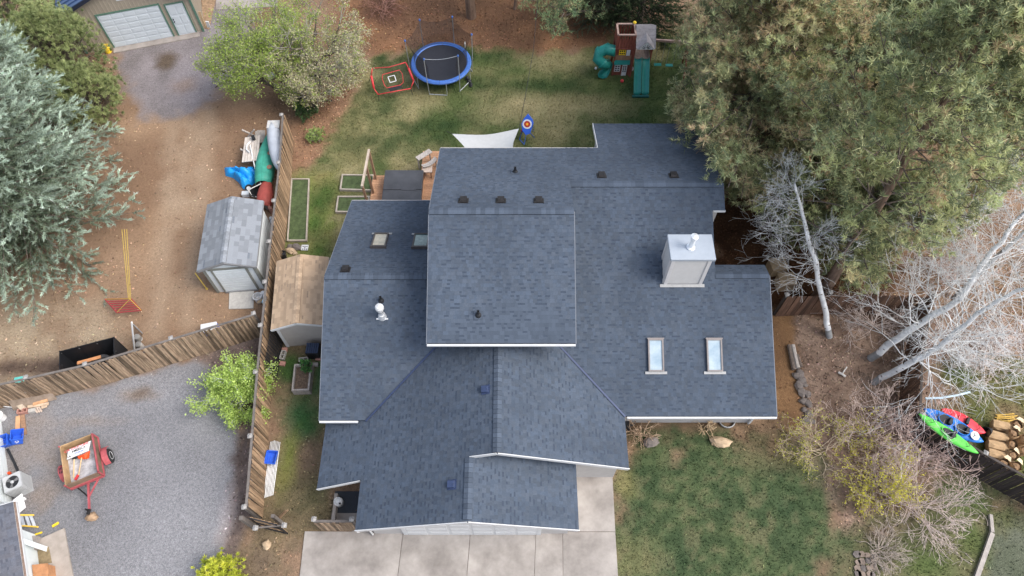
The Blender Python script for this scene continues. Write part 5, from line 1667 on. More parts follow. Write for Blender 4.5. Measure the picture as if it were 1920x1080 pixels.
# playset
px0 = P(1163, 141)
pl = thing('playset', 'redwood playset with green slides, shingled roof and swing beam', 'playset', px0)
X0, Y0 = px0.x - .46, px0.y
w_, d_ = .92, .86
for x in (0, w_):
    for y in (0, d_):
        mb = MB(); mb.beam((X0 + x, Y0 + y, 0), (X0 + x, Y0 + y, 2.72), .09, .09); mb.build('post', M_REDW, pl)
M_BEAMT = pmat('worn_beam', (.36, .25, .21), .8, .2)
for a, b_ in (((0, 0), (w_, 0)), ((w_, 0), (w_, d_)), ((w_, d_), (0, d_)), ((0, d_), (0, 0))):
    mb = MB(); mb.beam((X0 + a[0], Y0 + a[1], 2.75), (X0 + b_[0], Y0 + b_[1], 2.75), .09, .06); mb.build('top_rail', M_BEAMT, pl)
for side in range(4):
    for i in range(6):
        f = (i + .5) / 6
        x, y = ((f * w_, -.03), (w_ + .03, f * d_), (f * w_, d_ + .03), (-.03, f * d_))[side]
        mb = MB(); mb.box((X0 + x, Y0 + y, 2.32), (.1 if side % 2 == 0 else .02, .02 if side % 2 == 0 else .1, .8)); mb.build('slat', M_REDW, pl)
mb = MB(); mb.box((X0 + w_ / 2, Y0 + d_ / 2, 1.75), (w_, d_, .05)); mb.build('floor', M_REDW, pl)
mb = MB(); mb.box((X0 + w_ / 2, Y0 - .04, 1.86), (w_ + .1, .03, .1)); mb.build('cross_rail', M_REDW, pl)
# front board wall
for i in range(7):
    mb = MB(); mb.box((X0 + w_ / 2, Y0 - .01, .1 + i * .14), (w_ - .1, .02, .13)); mb.build('wall_board', M_REDW, pl)
mb = MB(); mb.box((X0 + w_ / 2, Y0 + .0, 1.55), (w_ - .1, .02, .5)); mb.build('wall_panel', M_REDW, pl)
def grid(x, z, w, h, nx, nz, m_, name, y=None, bar=.035):
    y = Y0 - .035 if y is None else y
    mb = MB()
    for i in range(nx + 1): mb.box((x + w * i / nx, y, z + h / 2), (bar, .02, h + bar))
    for j in range(nz + 1): mb.box((x + w / 2, y - .003, z + h * j / nz), (w + bar * .5, .02, bar))
    g = mb.build(name, m_, pl)
    mb = MB(); mb.box((x + w / 2, y + .015, z + h / 2), (w, .008, h)); mb.build('pane', M_BLACK, g)
grid(X0 + .2, 1.47, .32, .32, 3, 2, M_YEL, 'window_grid')
mb = MB(); mb.box((X0 + .68, Y0 - .04, 1.6), (.2, .03, .36)); mb.build('sign_panel', M_WHITEP, pl)
mb = MB(); mb.obox((X0 + .02, Y0 - .035, 1.10), (w_ - .06, 0, 0), (0, .02, 0), (0, 0, .33)); mb.build('porch_panel', M_BRNW, pl)
mb = MB(); mb.obox((X0 + .0, Y0 - .03, 1.09), (w_ - .06, 0, 0), (0, -.1, -.24), (0, .02, 0)); mb.build('awning', M_TEALP, pl)
grid(X0 + .08, .32, .28, .42, 2, 3, M_WHITEP, 'window_frame')
mb = MB(); mb.box((X0 + .62, Y0 - .035, .4), (.26, .025, .78)); dr = mb.build('door', M_WHITEP, pl)
for r in range(3):
    for c in range(2):
        mb = MB(); mb.box((X0 + .565 + c * .11, Y0 - .05, .34 + r * .15), (.07, .012, .1)); mb.build('pane', M_BLACK, dr)
# platform bay with roof
bx0, bx1 = X0 + w_ + .06, X0 + w_ + .98
for i in range(7):
    mb = MB(); mb.box((bx0 + (i + .5) * (bx1 - bx0) / 7, Y0 + .25, 1.3), ((bx1 - bx0) / 7 - .015, .8, .04)); mb.build('deck_board', pmat('grey_deck', (.36, .28, .24), .8, .2), pl)
for x in (bx0, bx1):
    for y in (-.12, d_):
        mb = MB(); mb.beam((x, Y0 + y, 0), (x, Y0 + y, 2.3), .08, .08); mb.build('post', M_REDW, pl)
mb = MB(); mb.box((bx1 + .04, Y0 + .3, 1.62), (.03, .75, .6)); mb.build('side_panel', M_REDW, pl)
rxa, rxb = bx0 - .02, bx1 + .1
rid = [(rxa, Y0 + .5, 2.92), (rxb, Y0 + .5, 2.92)]
M_PSH = pmat('grey_wood_shingle', (.25, .235, .24), .85, .2, 4, rnd=.1)
for i in range(7):
    f0, f1 = i / 7, (i + 1.15) / 7
    a = Vector((rxa, Y0 + .5 - .95 * f0, 2.93 - .7 * f0 + .02)); b_ = Vector((rxa, Y0 + .5 - .95 * f1, 2.93 - .7 * f1 + .03))
    mb = MB(); mb.obox(a, (rxb - rxa, 0, 0), b_ - a, (0, 0, .02)); mb.build('roof_slat', M_PSH, pl)
mb = MB(); mb.obox((rxa, Y0 + .5, 2.93), (rxb - rxa, 0, 0), (0, .9, -.66), (0, 0, .03)); mb.build('roof_slope', M_PSH, pl)
gx_ = (rxa + rxb) / 2; gy_ = Y0 - .5
mb = MB(); mb.add([(gx_ - .42, gy_, 2.22), (gx_ + .42, gy_, 2.22), (gx_, gy_, 2.68), (gx_ - .42, gy_ + .03, 2.22), (gx_ + .42, gy_ + .03, 2.22), (gx_, gy_ + .03, 2.68)], [(0, 1, 2), (5, 4, 3), (0, 3, 4, 1), (1, 4, 5, 2), (2, 5, 3, 0)])
do = mb.build('dormer_gable', pmat('bright_white_paint', (.8, .8, .8), .5), pl)
for k in range(6):
    a = R(22 + k * 27.2); p0 = Vector((gx_, gy_ - .012, 2.26)); dd = Vector((math.cos(a), 0, math.sin(a)))
    ln = .30 - .07 * abs(math.cos(a))
    mb = MB(); mb.beam(p0 + dd * .09, p0 + dd * ln, .012, .045, up=(0, 1, 0)); mb.build('sunburst_gap', M_BLACK, do)
for sg in (-1, 1):
    mb = MB(); mb.add([(gx_, gy_ - .03, 2.73), (gx_ + sg * .47, gy_ - .03, 2.22), (gx_ + sg * .47, gy_ + .3, 2.36), (gx_, gy_ + .72, 2.76)], [(0, 1, 2, 3)]); mb.build('dormer_roof', M_PSH, do)
# twin slide
s0, s1 = Vector((0, Y0 - .16, 1.32)), P(1198, 178, .1); sy = s1.y
for k in range(2):
    xa = bx0 + .04 + k * .43; wd_ = .41
    mb = MB(); st = 12; prof = [(-.2, .12), (-.17, .02), (0, -.03), (.17, .02), (.2, .12)]
    pts = []
    for i in range(st + 1):
        f = i / st; y = s0.y + (sy - s0.y) * f; z = 1.30 * (1 - f) + .12 * f + .05 * math.sin(f * 6.28) * (1 - f)
        pts.append([(xa + wd_ / 2 + px_, y, z + pz) for px_, pz in prof])
    vs = [p for r_ in pts for p in r_] ; n = 5
    fs = [(i * n + j, i * n + j + 1, (i + 1) * n + j + 1, (i + 1) * n + j) for i in range(st) for j in range(n - 1)]
    mb.add(vs, fs)
    so = mb.build('slide', M_TEALP, pl, smooth=True)
    md = so.modifiers.new('thick', 'SOLIDIFY'); md.thickness = .03
mb = MB(); mb.box((bx0 + .45, sy - .06, .06), (.9, .12, .1)); mb.build('slide_foot', pmat('dark_teal_plastic', (.012, .09, .085), .5), pl)
# tube slide
pth = [P(1155, 96, 1.65), P(1138, 92, 1.6), P(1124, 98, 1.4), P(1121, 110, 1.15), P(1130, 119, .95), P(1139, 123, .75)]
mb = MB(); mb.tube(pth, [.3, .31, .32, .31, .29, .28], 14); mb.build('tube_slide', M_TEALP, pl, smooth=True)
for k in (1, 2, 4):
    mb = MB(); d0 = (pth[k] - pth[k - 1]).normalized(); mb.tube([pth[k] - d0 * .03, pth[k] + d0 * .03], .335, 14); mb.build('tube_flange', M_TEALP, pl)
mb = MB(); pts = []
cs = [P(1139, 121, .62), P(1140, 130, .4), P(1133, 139, .22), P(1130, 146, .12)]
for i, c in enumerate(cs):
    a = R((-10, -60, -95, -95)[i]); sd_ = Vector((-math.sin(a), math.cos(a), 0))
    pts.append([c + sd_ * x + Vector((0, 0, z)) for x, z in ((-.3, .22), (-.24, .02), (0, -.06), (.24, .02), (.3, .22))])
vs = [p for r_ in pts for p in r_]
mb.add(vs, [(i * 5 + j, i * 5 + j + 1, (i + 1) * 5 + j + 1, (i + 1) * 5 + j) for i in range(3) for j in range(4)])
so = mb.build('slide_chute', M_TEALP, pl, smooth=True); md = so.modifiers.new('thick', 'SOLIDIFY'); md.thickness = .03
# swing beam
b0, b1 = Vector((bx1, Y0 + .45, 2.05)), P(1291, 79, 2.05)
mb = MB(); mb.beam(b0, b1, .1, .12); mb.build('swing_beam', M_BEAMT, pl)
for dx, dy in ((.12, .55), (.12, -.55)):
    mb = MB(); mb.beam(b1, Vector((b1.x + dx, b1.y + dy, 0)), .09, .09); mb.build('leg', M_REDW, pl)
for f in (.3, .62):
    c = b0.lerp(b1, f)
    for sg in (-.17, .17):
        mb = MB(); mb.tube([c + Vector((sg, 0, 0)), c + Vector((sg * 1.1, -.1, -1.55))], .01, 5); mb.build('chain', M_GALV, pl)
    mb = MB(); mb.obox(c + Vector((-.2, -.2, -1.57)), (.4, 0, 0), (0, .2, 0), (0, 0, .03)); mb.build('swing_seat', M_TEALP, pl)
mb = MB(); p_ = Vector((X0 + w_, Y0 + d_, 2.8)); mb.lathe(p_, [(.06, 0), (.1, .04), (.07, .1), (.02, .12)], 10); mb.build('steering_knob', M_YEL, pl)
mb = MB(); mb.tube([(bx0 - .04, Y0 - .1, .02), (bx0 - .04, Y0 - .1, 1.2)], .03, 6); mb.build('ladder_post', M_REDW, pl)
mb = MB(); mb.lathe(P(1181, 131), [(.14, 0), (.2, .06), (.22, .1), (.18, .1)], 12)
tag(origin_to(mb.build('round_tray', M_GALV), P(1181, 131)), 'round grey tray on the ground under the playset platform', 'tray')
mb = MB(); mb.lathe(P(1166, 154, .0), [(.03, .02), (.09, .05), (.1, .11), (.06, .17), (.01, .19)], 10)
tag(origin_to(mb.build('toy_ball', M_REDP), P(1166, 154)), 'red ball lying in the grass before the playset', 'ball')
mb = MB(); mb.lathe(P(1117, 130, 0), [(.02, .01), (.07, .04), (.08, .08), (.05, .14), (.01, .155)], 10)
tag(origin_to(mb.build('toy_ball', M_WHITEP), P(1117, 130)), 'small pale ball in the grass left of the tube slide', 'ball')

# ------------------------------------------------------------------ deck side
dk = thing('deck', 'low orange brown wooden deck between house wings', 'deck', P(755, 376))
zt = .32
dx0, dx1 = P(697, 350, zt).x, P(815, 350, zt).x - .15
dy1 = P(700, 330, zt).y; dyR = P(810, 285, zt).y; dy0 = 19.3
for i in range(60):
    y = dy0 + i * .145
    if y > dyR: break
    xa = dx0 if y < dy1 else P(790, 320, zt).x
    mb = MB(); mb.box(((xa + -2.95) / 2, y, zt - .02), (-2.95 - xa, .135, .04)); mb.build('deck_board', M_DECK, dk)
mb = MB(); mb.box(((dx0 - 2.95) / 2, dy0 + .7, .13), (-2.95 - dx0 - .05, 2.0, .24)); mb.build('deck_frame', M_BRNW, dk)
ht = thing('hot_tub', 'hot tub under a folded dark grey cover on the deck', 'hot tub', Vz(P(755, 376, zt), zt))
h0, h1 = P(716, 376, .95), P(793, 318, .95)
ha = [P(690 + 29, 318, .95), P(793, 318, .95), P(790.5, 377, .95), P(716, 377, .95)]
xa, xb, ya, yb = P(716.5, 360, .95).x, P(791, 360, .95).x, P(755, 395, .95).y, P(755, 318, .95).y
mb = MB(); mb.box(((xa + xb) / 2, (ya + yb) / 2, .58), (xb - xa - .12, yb - ya - .12, .5)); mb.build('tub_shell', M_BRNW, ht)
M_COVER = pmat('grey_vinyl', (.055, .058, .066), .45, .2, 1.5)
for k in range(2):
    y0_, y1_ = (ya, (ya + yb) / 2 - .005) if k == 0 else ((ya + yb) / 2 + .005, yb)
    mb = MB(); mb.add([(xa, y0_, .84), (xb, y0_, .84), (xb, y1_, .84), (xa, y1_, .84), (xa + .02, y0_ + .01, .93 + (.03 if k else 0)), (xb - .02, y0_ + .01, .93 + (.03 if k else 0)), (xb - .02, y1_ - .01, .93 + (0 if k else .03)), (xa + .02, y1_ - .01, .93 + (0 if k else .03))],
                     [(4, 5, 6, 7), (0, 1, 5, 4), (1, 2, 6, 5), (2, 3, 7, 6), (3, 0, 4, 7)]); mb.build('cover_panel', M_COVER, ht, bevel=.02)
mb = MB(); mb.box(((xa + xb) / 2 + .3, (ya + yb) / 2, .972), (.7, .09, .012)); mb.build('cover_strap', M_COVER, ht)
pf = thing('privacy_frame', 'bare brown post and beam frame beside the hot tub', 'pergola frame', P(700, 352))
b0, b1 = P(692, 281, 2.35), P(679, 349, 2.35)
mb = MB(); mb.beam(b0, b1 + (b1 - b0) * .02, .1, .12); mb.build('beam', pmat('pale_weathered_beam', (.40, .33, .27), .85, .2, 4), pf)
for f, q_ in ((.04, P(705, 330, .3)), (.45, P(697, 355, .3)), (.98, P(689, 385, .3))):
    c = b0.lerp(b1, f); mb = MB(); mb.beam(Vector((c.x, c.y, 0)), c, .1, .1); mb.build('post', M_BRNW, pf)
# bench and side table on the deck
bn = thing('garden_bench', 'grey wooden seat with curved back planks on the deck corner', 'bench', Vz(P(803, 308, zt), zt))
bc = P(801, 302, .85); ax_ = (P(812, 296, .85) - P(793, 308, .85)).normalized(); pv = Vector((-ax_.y, ax_.x, 0))
def bpt(s, t, z): return Vector((bc.x, bc.y, 0)) + ax_ * s + pv * t + Vector((0, 0, z))
for k, (t, z, cv) in enumerate(((.22, 1.15, .0), (-.12, .95, .1), (-.22, .95, .12))):
    mb = MB(); pts = []
    nn_ = 8
    wdt = .28 if k == 0 else .12
    vs = []
    for i in range(nn_ + 1):
        s = -.42 + .84 * i / nn_; off_ = cv * (1 - (s / .42) ** 2)
        for tt, dz_ in ((t - wdt / 2, 0), (t + wdt / 2, 0), (t + wdt / 2, -.04), (t - wdt / 2, -.04)): vs.append(bpt(s, tt - off_, z + dz_))
    fs = [(i * 4 + j, i * 4 + (j + 1) % 4, (i + 1) * 4 + (j + 1) % 4, (i + 1) * 4 + j) for i in range(nn_) for j in range(4)] + [(0, 3, 2, 1), (nn_ * 4, nn_ * 4 + 1, nn_ * 4 + 2, nn_ * 4 + 3)]
    mb.add(vs, fs); mb.build(('backrest', 'seat_plank', 'seat_plank')[k], M_GREYW, bn)
for s in (-.36, .36):
    for t in (.26, -.2):
        mb = MB(); mb.beam(bpt(s, t, zt), bpt(s, t, .93 if t < 0 else 1.13), .05, .07); mb.build('leg', M_GREYW, bn)
tb_ = thing('side_table', 'small pale wooden table on the deck beside the hot tub', 'side table', Vz(P(800, 322, zt), zt))
for i in range(5):
    mb = MB(); c = P(801, 317, .8); mb.box((c.x - .2 + i * .1, c.y, .8), (.09, .42, .03)); mb.build('tabletop_slat', pmat('pale_slat', (.52, .42, .35), .8, .15), tb_)
for sx_ in (-.18, .18):
    for sy_ in (-.18, .18):
        mb = MB(); c = P(801, 317, .8); mb.beam((c.x + sx_, c.y + sy_, zt), (c.x + sx_, c.y + sy_, .785), .05, .05); mb.build('leg', M_BRNW, tb_)

# garden beds
M_EDGE = pmat('bed_edging', (.34, .30, .25), .9, .2, 4)
M_SOIL = pmat('dark_soil', (.12, .085, .06), .95, .5, 14, bump=.6)
M_BEDG = pmat('garden_grass', (.06, .085, .035), .95, .4, 5, bump=.6, bscale=30)
def bed(label, corners, h, fill, t=.07, edge=M_EDGE):
    g = thing('garden_bed', label, 'garden bed', P(*corners[0]))
    c = [P(x, y, h) for x, y in corners]
    for a, b_ in zip(c, c[1:] + c[:1]):
        d = (b_ - a).normalized()
        mb = MB(); mb.beam(Vz(a, h / 2) - d * t * .49, Vz(b_, h / 2) - d * t * .51, t, h); mb.build('edging_board', edge, g)
    mb = MB(); mb.slab([Vz(q_, h * .6) for q_ in c], h * .55); mb.build('soil', fill, g)
    return g
bed('low wooden edged bed of dark grass nearest the privacy frame', [(638, 354), (698, 356), (700, 328), (642, 327)], .16, M_BEDG)
bed('low wooden edged bed of dark grass half under the left wing eave', [(630, 396), (690, 397), (692, 368), (634, 368)], .16, M_BEDG)
bed('long narrow wooden edged bed along the picket fence', [(539, 450), (574, 450), (579, 335), (547, 335)], .14, M_BEDG, .06)
gb = bed('raised grey plank planter filled with dark soil', [(548, 731), (578, 730), (583, 682), (553, 684)], .45, M_SOIL, .07, M_GREYW)
juniper('small_shrub', 'small green herb growing in the raised plank planter', P(577, 690, .3), .2, .22, 48, (.03, .08, .03), (.06, .13, .04), 14, 20, ln=.09)

# bits by the tan shed
mb = MB(); mb.box(P(571.5, 464.5, .03), (.32, .3, .05)); so = mb.build('paver', M_WHITEP)
st = thing('stepping_stone', 'square white stepping stone with dark cut pattern', 'stepping stone', P(571.5, 464.5)); so.data.transform(Matrix.Translation(-LOC['stepping_stone'])); so.parent = st
for i in range(3):
    for j in range(3):
        if (i + j) % 2 == 0 or i == 1:
            mb = MB(); mb.box(P(571.5, 464.5, .058) + Vector((-.09 + i * .09, -.08 + j * .08, 0)), (.06, .045, .006), rz=.4 * (i - 1)); mb.build('pattern_piece', M_BLACK, st)
for k, (px, py, sx_, sy_, sz_, m_, lb) in enumerate(((545, 470, .24, .18, .13, M_STONE2, 'tan stone, larger of the tan ones near the stepping stone'), (556, 463, .24, .19, .15, M_STONE, 'grey brown stone nearest the stepping stone'),
        (544, 462, .16, .13, .1, M_STONE, 'grey stone behind the tan ones by the picket fence'), (553, 475, .12, .1, .08, M_STONE2, 'small tan stone at the front of the little rock group'))):
    mb = MB(); mb.rock(P(px, py, sz_ * .4), (sx_, sy_, sz_), k + 3); tag(origin_to(mb.build('garden_stone', m_), P(px, py)), lb, 'stone', 'stones by the picket fence')
mb = MB(); mb.lathe(P(532, 484, 0), [(.16, 0), (.2, .35), (.21, .37), (.17, .37), (.15, .2)], 12); mb.box(P(533, 479, .5), (.12, .14, .3), rz=.4)
tag(origin_to(mb.build('black_pot', M_BLACK), P(532, 484)), 'black pot between the picket fence and the tan shed', 'pot')
# trellis against the fence
tl = thing('trellis', 'black lattice trellis standing along the fence below the tan shed', 'trellis', P(520, 712))
t0_, t1_ = P(531, 640), P(520, 712)
td = t1_ - t0_; tw_ = Vector((-.12, 0, 1.35))
for i in range(13):
    f = i / 12; mb = MB(); p0_ = t0_ + td * f + Vector((0, 0, .05)); mb.beam(p0_, p0_ + tw_, .025, .02); mb.build('trellis_bar', M_BLACK, tl)
for j in range(14):
    f = j / 13; mb = MB(); p0_ = t0_ + tw_ * f + Vector((.0, 0, .05)); mb.beam(p0_, p0_ + td, .02, .025); mb.build('trellis_bar', M_BLACK, tl)
# grill / black bin
gr = thing('barrel_grill', 'blue black storage box tucked between shed and house', 'storage box', P(588, 664))
mb = MB(); c = P(587, 655, .5); mb.box((c.x, c.y, .3), (.55, .5, .6)); mb.build('body', M_BLACK, gr, bevel=.03)
mb = MB()
for i in range(6):
    mb.box((c.x - .23 + i * .09, c.y, .63), (.075, .48, .04))
mb.build('lid', pmat('dark_blue_lid', (.03, .045, .085), .5), gr, bevel=.01)
def cinder(label, px, py, rz, m_=M_BLOCK, z=0, group='cinder blocks in the side yard'):
    b_ = thing('cinder_block', label, 'cinder block', Vz(P(px, py, z), z), rz, group)
    mb = MB()
    for x in (-.185, 0, .185): mb.box((x, 0, .1), (.03, .19, .2))
    for y in (-.08, .08): mb.box((0, y, .1), (.4, .032, .198))
    mb.build('shell', m_, b_, local=True)
    return b_
cinder('grey hollow block beside the trellis, between two bricks', 532, 668, R(84))
cinder('grey hollow block behind the raised planter', 571, 677, R(8))
for k, (px, py, rz, lb) in enumerate(((534, 656, .1, 'reddish paver brick at the corner of the tan shed'), (530, 682, -.1, 'reddish paver brick below the hollow block by the trellis'), (597, 672, 0, 'reddish brick against the house wall behind the planter'))):
    mb = MB(); mb.box(P(px, py, .06), (.24, .19, .12), rz=rz); tag(origin_to(mb.build('brick', M_BRICK, bevel=.01), P(px, py)), lb, 'brick', 'loose bricks in the side yard')
mb = MB(); mb.box(P(588, 684, .08), (.4, .14, .14), rz=.05); tag(origin_to(mb.build('timber_offcut', M_GREYW), P(588, 684)), 'grey timber offcut beside the raised planter', 'timber')

# pipes with blue bin
pp = []
for i in range(8):
    a, b_ = P(507.5 + i * 2.5, 826 + abs(i - 3) * .8, .05 + (i % 2) * .05), P(494 + i * 2.5, 934 - i * .8, .05 + (i % 2) * .05)
    mb = MB(); mb.tube([a, b_], .016, 8)
    o = tag(origin_to(mb.build('white_pipe', pmat('white_pipe_plastic', (.82, .83, .84), .45, .03), smooth=True), a), 'white plastic pipe in the bundle lying under the blue bin', 'pipe', 'white pipes in the bundle by the fence')
def bin_(label, c, w, l, h, rz, mat, name='storage_bin', cat='bin', tilt=None):
    t = thing(name, label, cat, c, rz)
    if tilt: t.rotation_euler = tilt
    mb = MB(); k = .85; th = .02
    bot = [(-w / 2 * k, -l / 2 * k), (w / 2 * k, -l / 2 * k), (w / 2 * k, l / 2 * k), (-w / 2 * k, l / 2 * k)]; top = [(x / k, y / k) for x, y in bot]
    vs = [(x, y, 0) for x, y in bot] + [(x, y, h) for x, y in top] + [(x * .93, y * .93, h) for x, y in top] + [(x * .93, y * .93, .03) for x, y in bot]
    fs = [(3, 2, 1, 0)] + [(i, (i + 1) % 4, (i + 1) % 4 + 4, i + 4) for i in range(4)] + [(i + 4, (i + 1) % 4 + 4, (i + 1) % 4 + 8, i + 8) for i in range(4)] + [(i + 8, (i + 1) % 4 + 8, (i + 1) % 4 + 12, i + 12) for i in range(4)] + [(12, 13, 14, 15)]
    mb.add(vs, fs); mb.build('shell', mat, t, local=True)
    mb = MB()
    for a, b_ in zip(top, top[1:] + top[:1]): mb.beam((a[0], a[1], h), (b_[0], b_[1], h), .03, .025)
    mb.build('rim', mat, t, local=True)
    return t
b1_ = bin_('open blue tote resting on the bundle of white pipes', P(510.5, 860, .14), .42, .52, .2, -.08, M_BLUEP)
for s in (-.06, .06):
    mb = MB(); mb.box((s, 0, .035), (.02, .36, .02)); mb.build('rib', M_BLUEP, b1_, local=True)
mb = MB(); mb.box((0, 0, .036), (.3, .02, .02)); mb.build('rib', M_BLUEP, b1_, local=True)
for k, (a, b_) in enumerate(((P(517, 975, .1), P(536, 957, .5)), (P(521, 975, .1), P(540, 956, .5)))):
    mb = MB(); mb.beam(a, b_, .05, .04); tag(origin_to(mb.build('loose_stake', M_PICKET), a), ('left' if k == 0 else 'right') + ' of two orange wooden stakes leaning behind the gate', 'stake', 'stakes behind the gate')
mb = MB(); mb.rock(P(500, 1022, .08), (.2, .17, .14), 9); tag(origin_to(mb.build('garden_stone', M_STONE2), P(500, 1022)), 'single tan stone on bare ground below the gate', 'stone')
# bin enclosure: pad, low wall, tank
mb = MB(); mb.slab([P(x, y, .03) for x, y in ((628, 921), (676, 921), (676, 962), (626, 962))], .08); o = mb.build('pad', pmat('dark_pad', (.035, .04, .05), .8)); o['kind'] = 'structure'
mb = MB(); mb.slab([P(x, y, .025) for x, y in ((622, 962), (676, 962), (676, 980), (620, 980))], .08); o = mb.build('pad', M_CONC); o['kind'] = 'structure'
mb = MB(); mb.slab([P(x, y, .32) for x, y in ((627, 925), (633, 925), (627, 978), (621, 978))], .32); tag(origin_to(mb.build('low_wall', M_CONC), P(626, 950)), 'low pale concrete wall along the dark pad by the garage', 'wall')
tk = thing('gas_cylinder', 'white gas cylinder standing on the dark pad by the garage', 'gas cylinder', P(637, 944))
mb = MB(); mb.lathe(P(637, 944), [(.1, 0), (.17, .05), (.18, .3), (.15, .38), (.05, .42)], 18); mb.build('body', M_WHITEP, tk, smooth=True)
mb = MB(); mb.tube([P(637, 944) + Vector((.12 * math.cos(k * .5236), .12 * math.sin(k * .5236), .46)) for k in range(10)], .015, 6); mb.build('collar', M_WHITEP, tk)
mb = MB(); mb.box(P(637, 944, .46), (.06, .05, .06)); mb.build('valve', M_BLACK, tk)

# front boulders, window well
for k, (px, py, s, m_, lb) in enumerate(((1220, 829, (.32, .27, .24), M_STONE, 'grey purple boulder near the garage corner at the lawn edge'), (1351, 829, (.42, .26, .22), M_STONE2, 'tan flat boulder at the lawn edge before the right wing'))):
    mb = MB(); mb.rock(P(px, py, .1), s, 20 + k); tag(origin_to(mb.build('boulder', m_), P(px, py)), lb, 'boulder', 'boulders at the front lawn edge')
ww = MB(); c = P(1362, 790, 0); ww.tube([c + Vector((.32 * math.cos(a), -.3 * math.sin(a), .1)) for a in np.linspace(0, math.pi, 10)], .03, 6)
for a in np.linspace(0, math.pi, 10)[:-1]:
    p0_, p1_ = c + Vector((.32 * math.cos(a), -.3 * math.sin(a), -.0)), c + Vector((.32 * math.cos(a + .349), -.3 * math.sin(a + .349), 0)); ww.quad(p0_, p1_, p1_ + Vector((0, 0, .12)), p0_ + Vector((0, 0, .12)))
tag(origin_to(ww.build('window_well', M_GALV), c), 'half round metal window well at the front wall', 'window well')
lp = thing('garden_hose_reel', 'dark coiled hose by the wall next to the garage wing', 'hose', P(1182, 792))
mb = MB(); c = P(1182, 792, .05)
mb.tube([c + Vector((.18 * math.cos(k * .6), .18 * math.sin(k * .6), .01 * k)) for k in range(24)], .02, 5); mb.build('coil', M_BLACK, lp)

# right side: timbers, stones, boxes
for k, (a, b_, r_, lb) in enumerate((((1479, 647), (1488, 693), .09, 'dark landscape timber nearest the house, by the smooth path'), ((1486, 647), (1496, 690), .1, 'pale split timber lying in the middle of the timber pile'), ((1494, 665), (1502, 688), .08, 'short dark timber at the right of the timber pile'))):
    mb = MB(); mb.tube([P(*a, .1), P(*b_, .1)], r_, 7); tag(origin_to(mb.build('timber_log', M_GREYW if k == 1 else M_BARK), P(*a)), lb, 'log', 'timbers beside the path')
rr_ = random.Random(5)
pts_ = [(1500, 700), (1503, 712), (1498, 722), (1508, 722), (1503, 735), (1512, 738), (1506, 752), (1515, 756), (1508, 768), (1517, 775), (1511, 788), (1495, 705), (1520, 790)]
ORD = ('first', 'second', 'third', 'fourth', 'fifth', 'sixth', 'seventh', 'eighth', 'ninth', 'tenth', 'eleventh', 'twelfth', 'last')
RKL = ['dark edging rock by the path, ' + ORD[sorted(pts_, key=lambda q_: q_[1]).index(q0_)] + ' of the row counted from the timber pile' for q0_ in pts_]
for k, (px, py) in enumerate(pts_):
    s_ = rr_.uniform(.14, .24)
    mb = MB(); mb.rock(P(px, py, .05), (s_, s_ * rr_.uniform(.7, 1.1), s_ * .6), 40 + k, n=8, rings=4)
    tag(origin_to(mb.build('edging_rock', M_STONE), P(px, py)), RKL[k], 'rock', 'rocks edging the path')
stp = thing('stone_path', None, None, P(1625, 1060)); stp['kind'] = 'structure'
for k in range(16):
    px, py = 1612 + rr_.uniform(-14, 16), 1045 + (k // 4) * 10 + rr_.uniform(-3, 3)
    pt_ = P(1608 + (k % 4) * 10 + rr_.uniform(-2, 2), 1040 + (k // 4) * 12 + rr_.uniform(-2, 2), .05)
    n_ = 6; r_ = rr_.uniform(.11, .15)
    poly_ = [(pt_.x + r_ * math.cos(6.28 * j / n_ + k) * rr_.uniform(.8, 1.1), pt_.y + r_ * math.sin(6.28 * j / n_ + k) * rr_.uniform(.8, 1.1)) for j in range(n_)]
    mb = MB(); mb.prism(poly_, 0, .06); mb.build('paving_stone', pmat('dull_flagstone', (.23, .18, .145), .9, .3, 3) if k % 3 else M_STONE, stp)
for k, (px, py, rz, lb) in enumerate(((1452, 500, .15, 'tan plywood box at the house corner, farther from the fence'), (1468, 528, .1, 'tan plywood box at the house corner, nearer the fence'))):
    bx = thing('plywood_box', lb, 'box', P(px, py + 8), rz)
    mb = MB(); mb.box((0, 0, .3), (.72, .6, .6)); mb.build('body', M_TANBOX, bx, local=True, bevel=.01)
    mb = MB(); mb.box((0, 0, .615), (.76, .64, .03)); mb.build('lid', M_TANBOX, bx, local=True)
    mb = MB(); mb.box((.22, .15, .64), (.1, .05, .02)); mb.build('handle', M_DKMETAL, bx, local=True)
mb = MB(); mb.tube([P(1572, 698, .06), P(1580, 702, .1), P(1585, 706, .06)], .05, 6); mb.tube([P(1579, 701, .08), P(1588, 688, .1)], .03, 5)
tag(origin_to(mb.build('driftwood', pmat('bleached_wood', (.58, .56, .53), .9)), P(1580, 702)), 'bleached forked branch lying on the leaf litter', 'branch')
mb = MB(); mb.rock(P(1718, 634, .15), (.3, .25, .2), 61); tag(origin_to(mb.build('plastic_sheet', pmat('pale_plastic', (.55, .6, .68), .5)), P(1718, 634)), 'crumpled pale plastic sheet under the leaning aspens', 'plastic sheet')
mb = MB(); mb.lathe(P(1421, 420, 0), [(.18, 0), (.22, .25), (.23, .27), (.19, .27), (.17, .15)], 12); tag(origin_to(mb.build('black_pot', M_BLACK), P(1392, 420)), 'round black pot on the brown needles beside the house', 'pot')
mb = MB(); mb.beam(P(1860, 1000, .08), P(1828, 1090, .08), .16, .14); mb.beam(P(1857, 965, .08), P(1860, 998, .08), .12, .12)
tag(origin_to(mb.build('edging_timber', M_GREYW), P(1846, 1040)), 'pale grey edging timber between grass and gravel at lower right', 'timber')

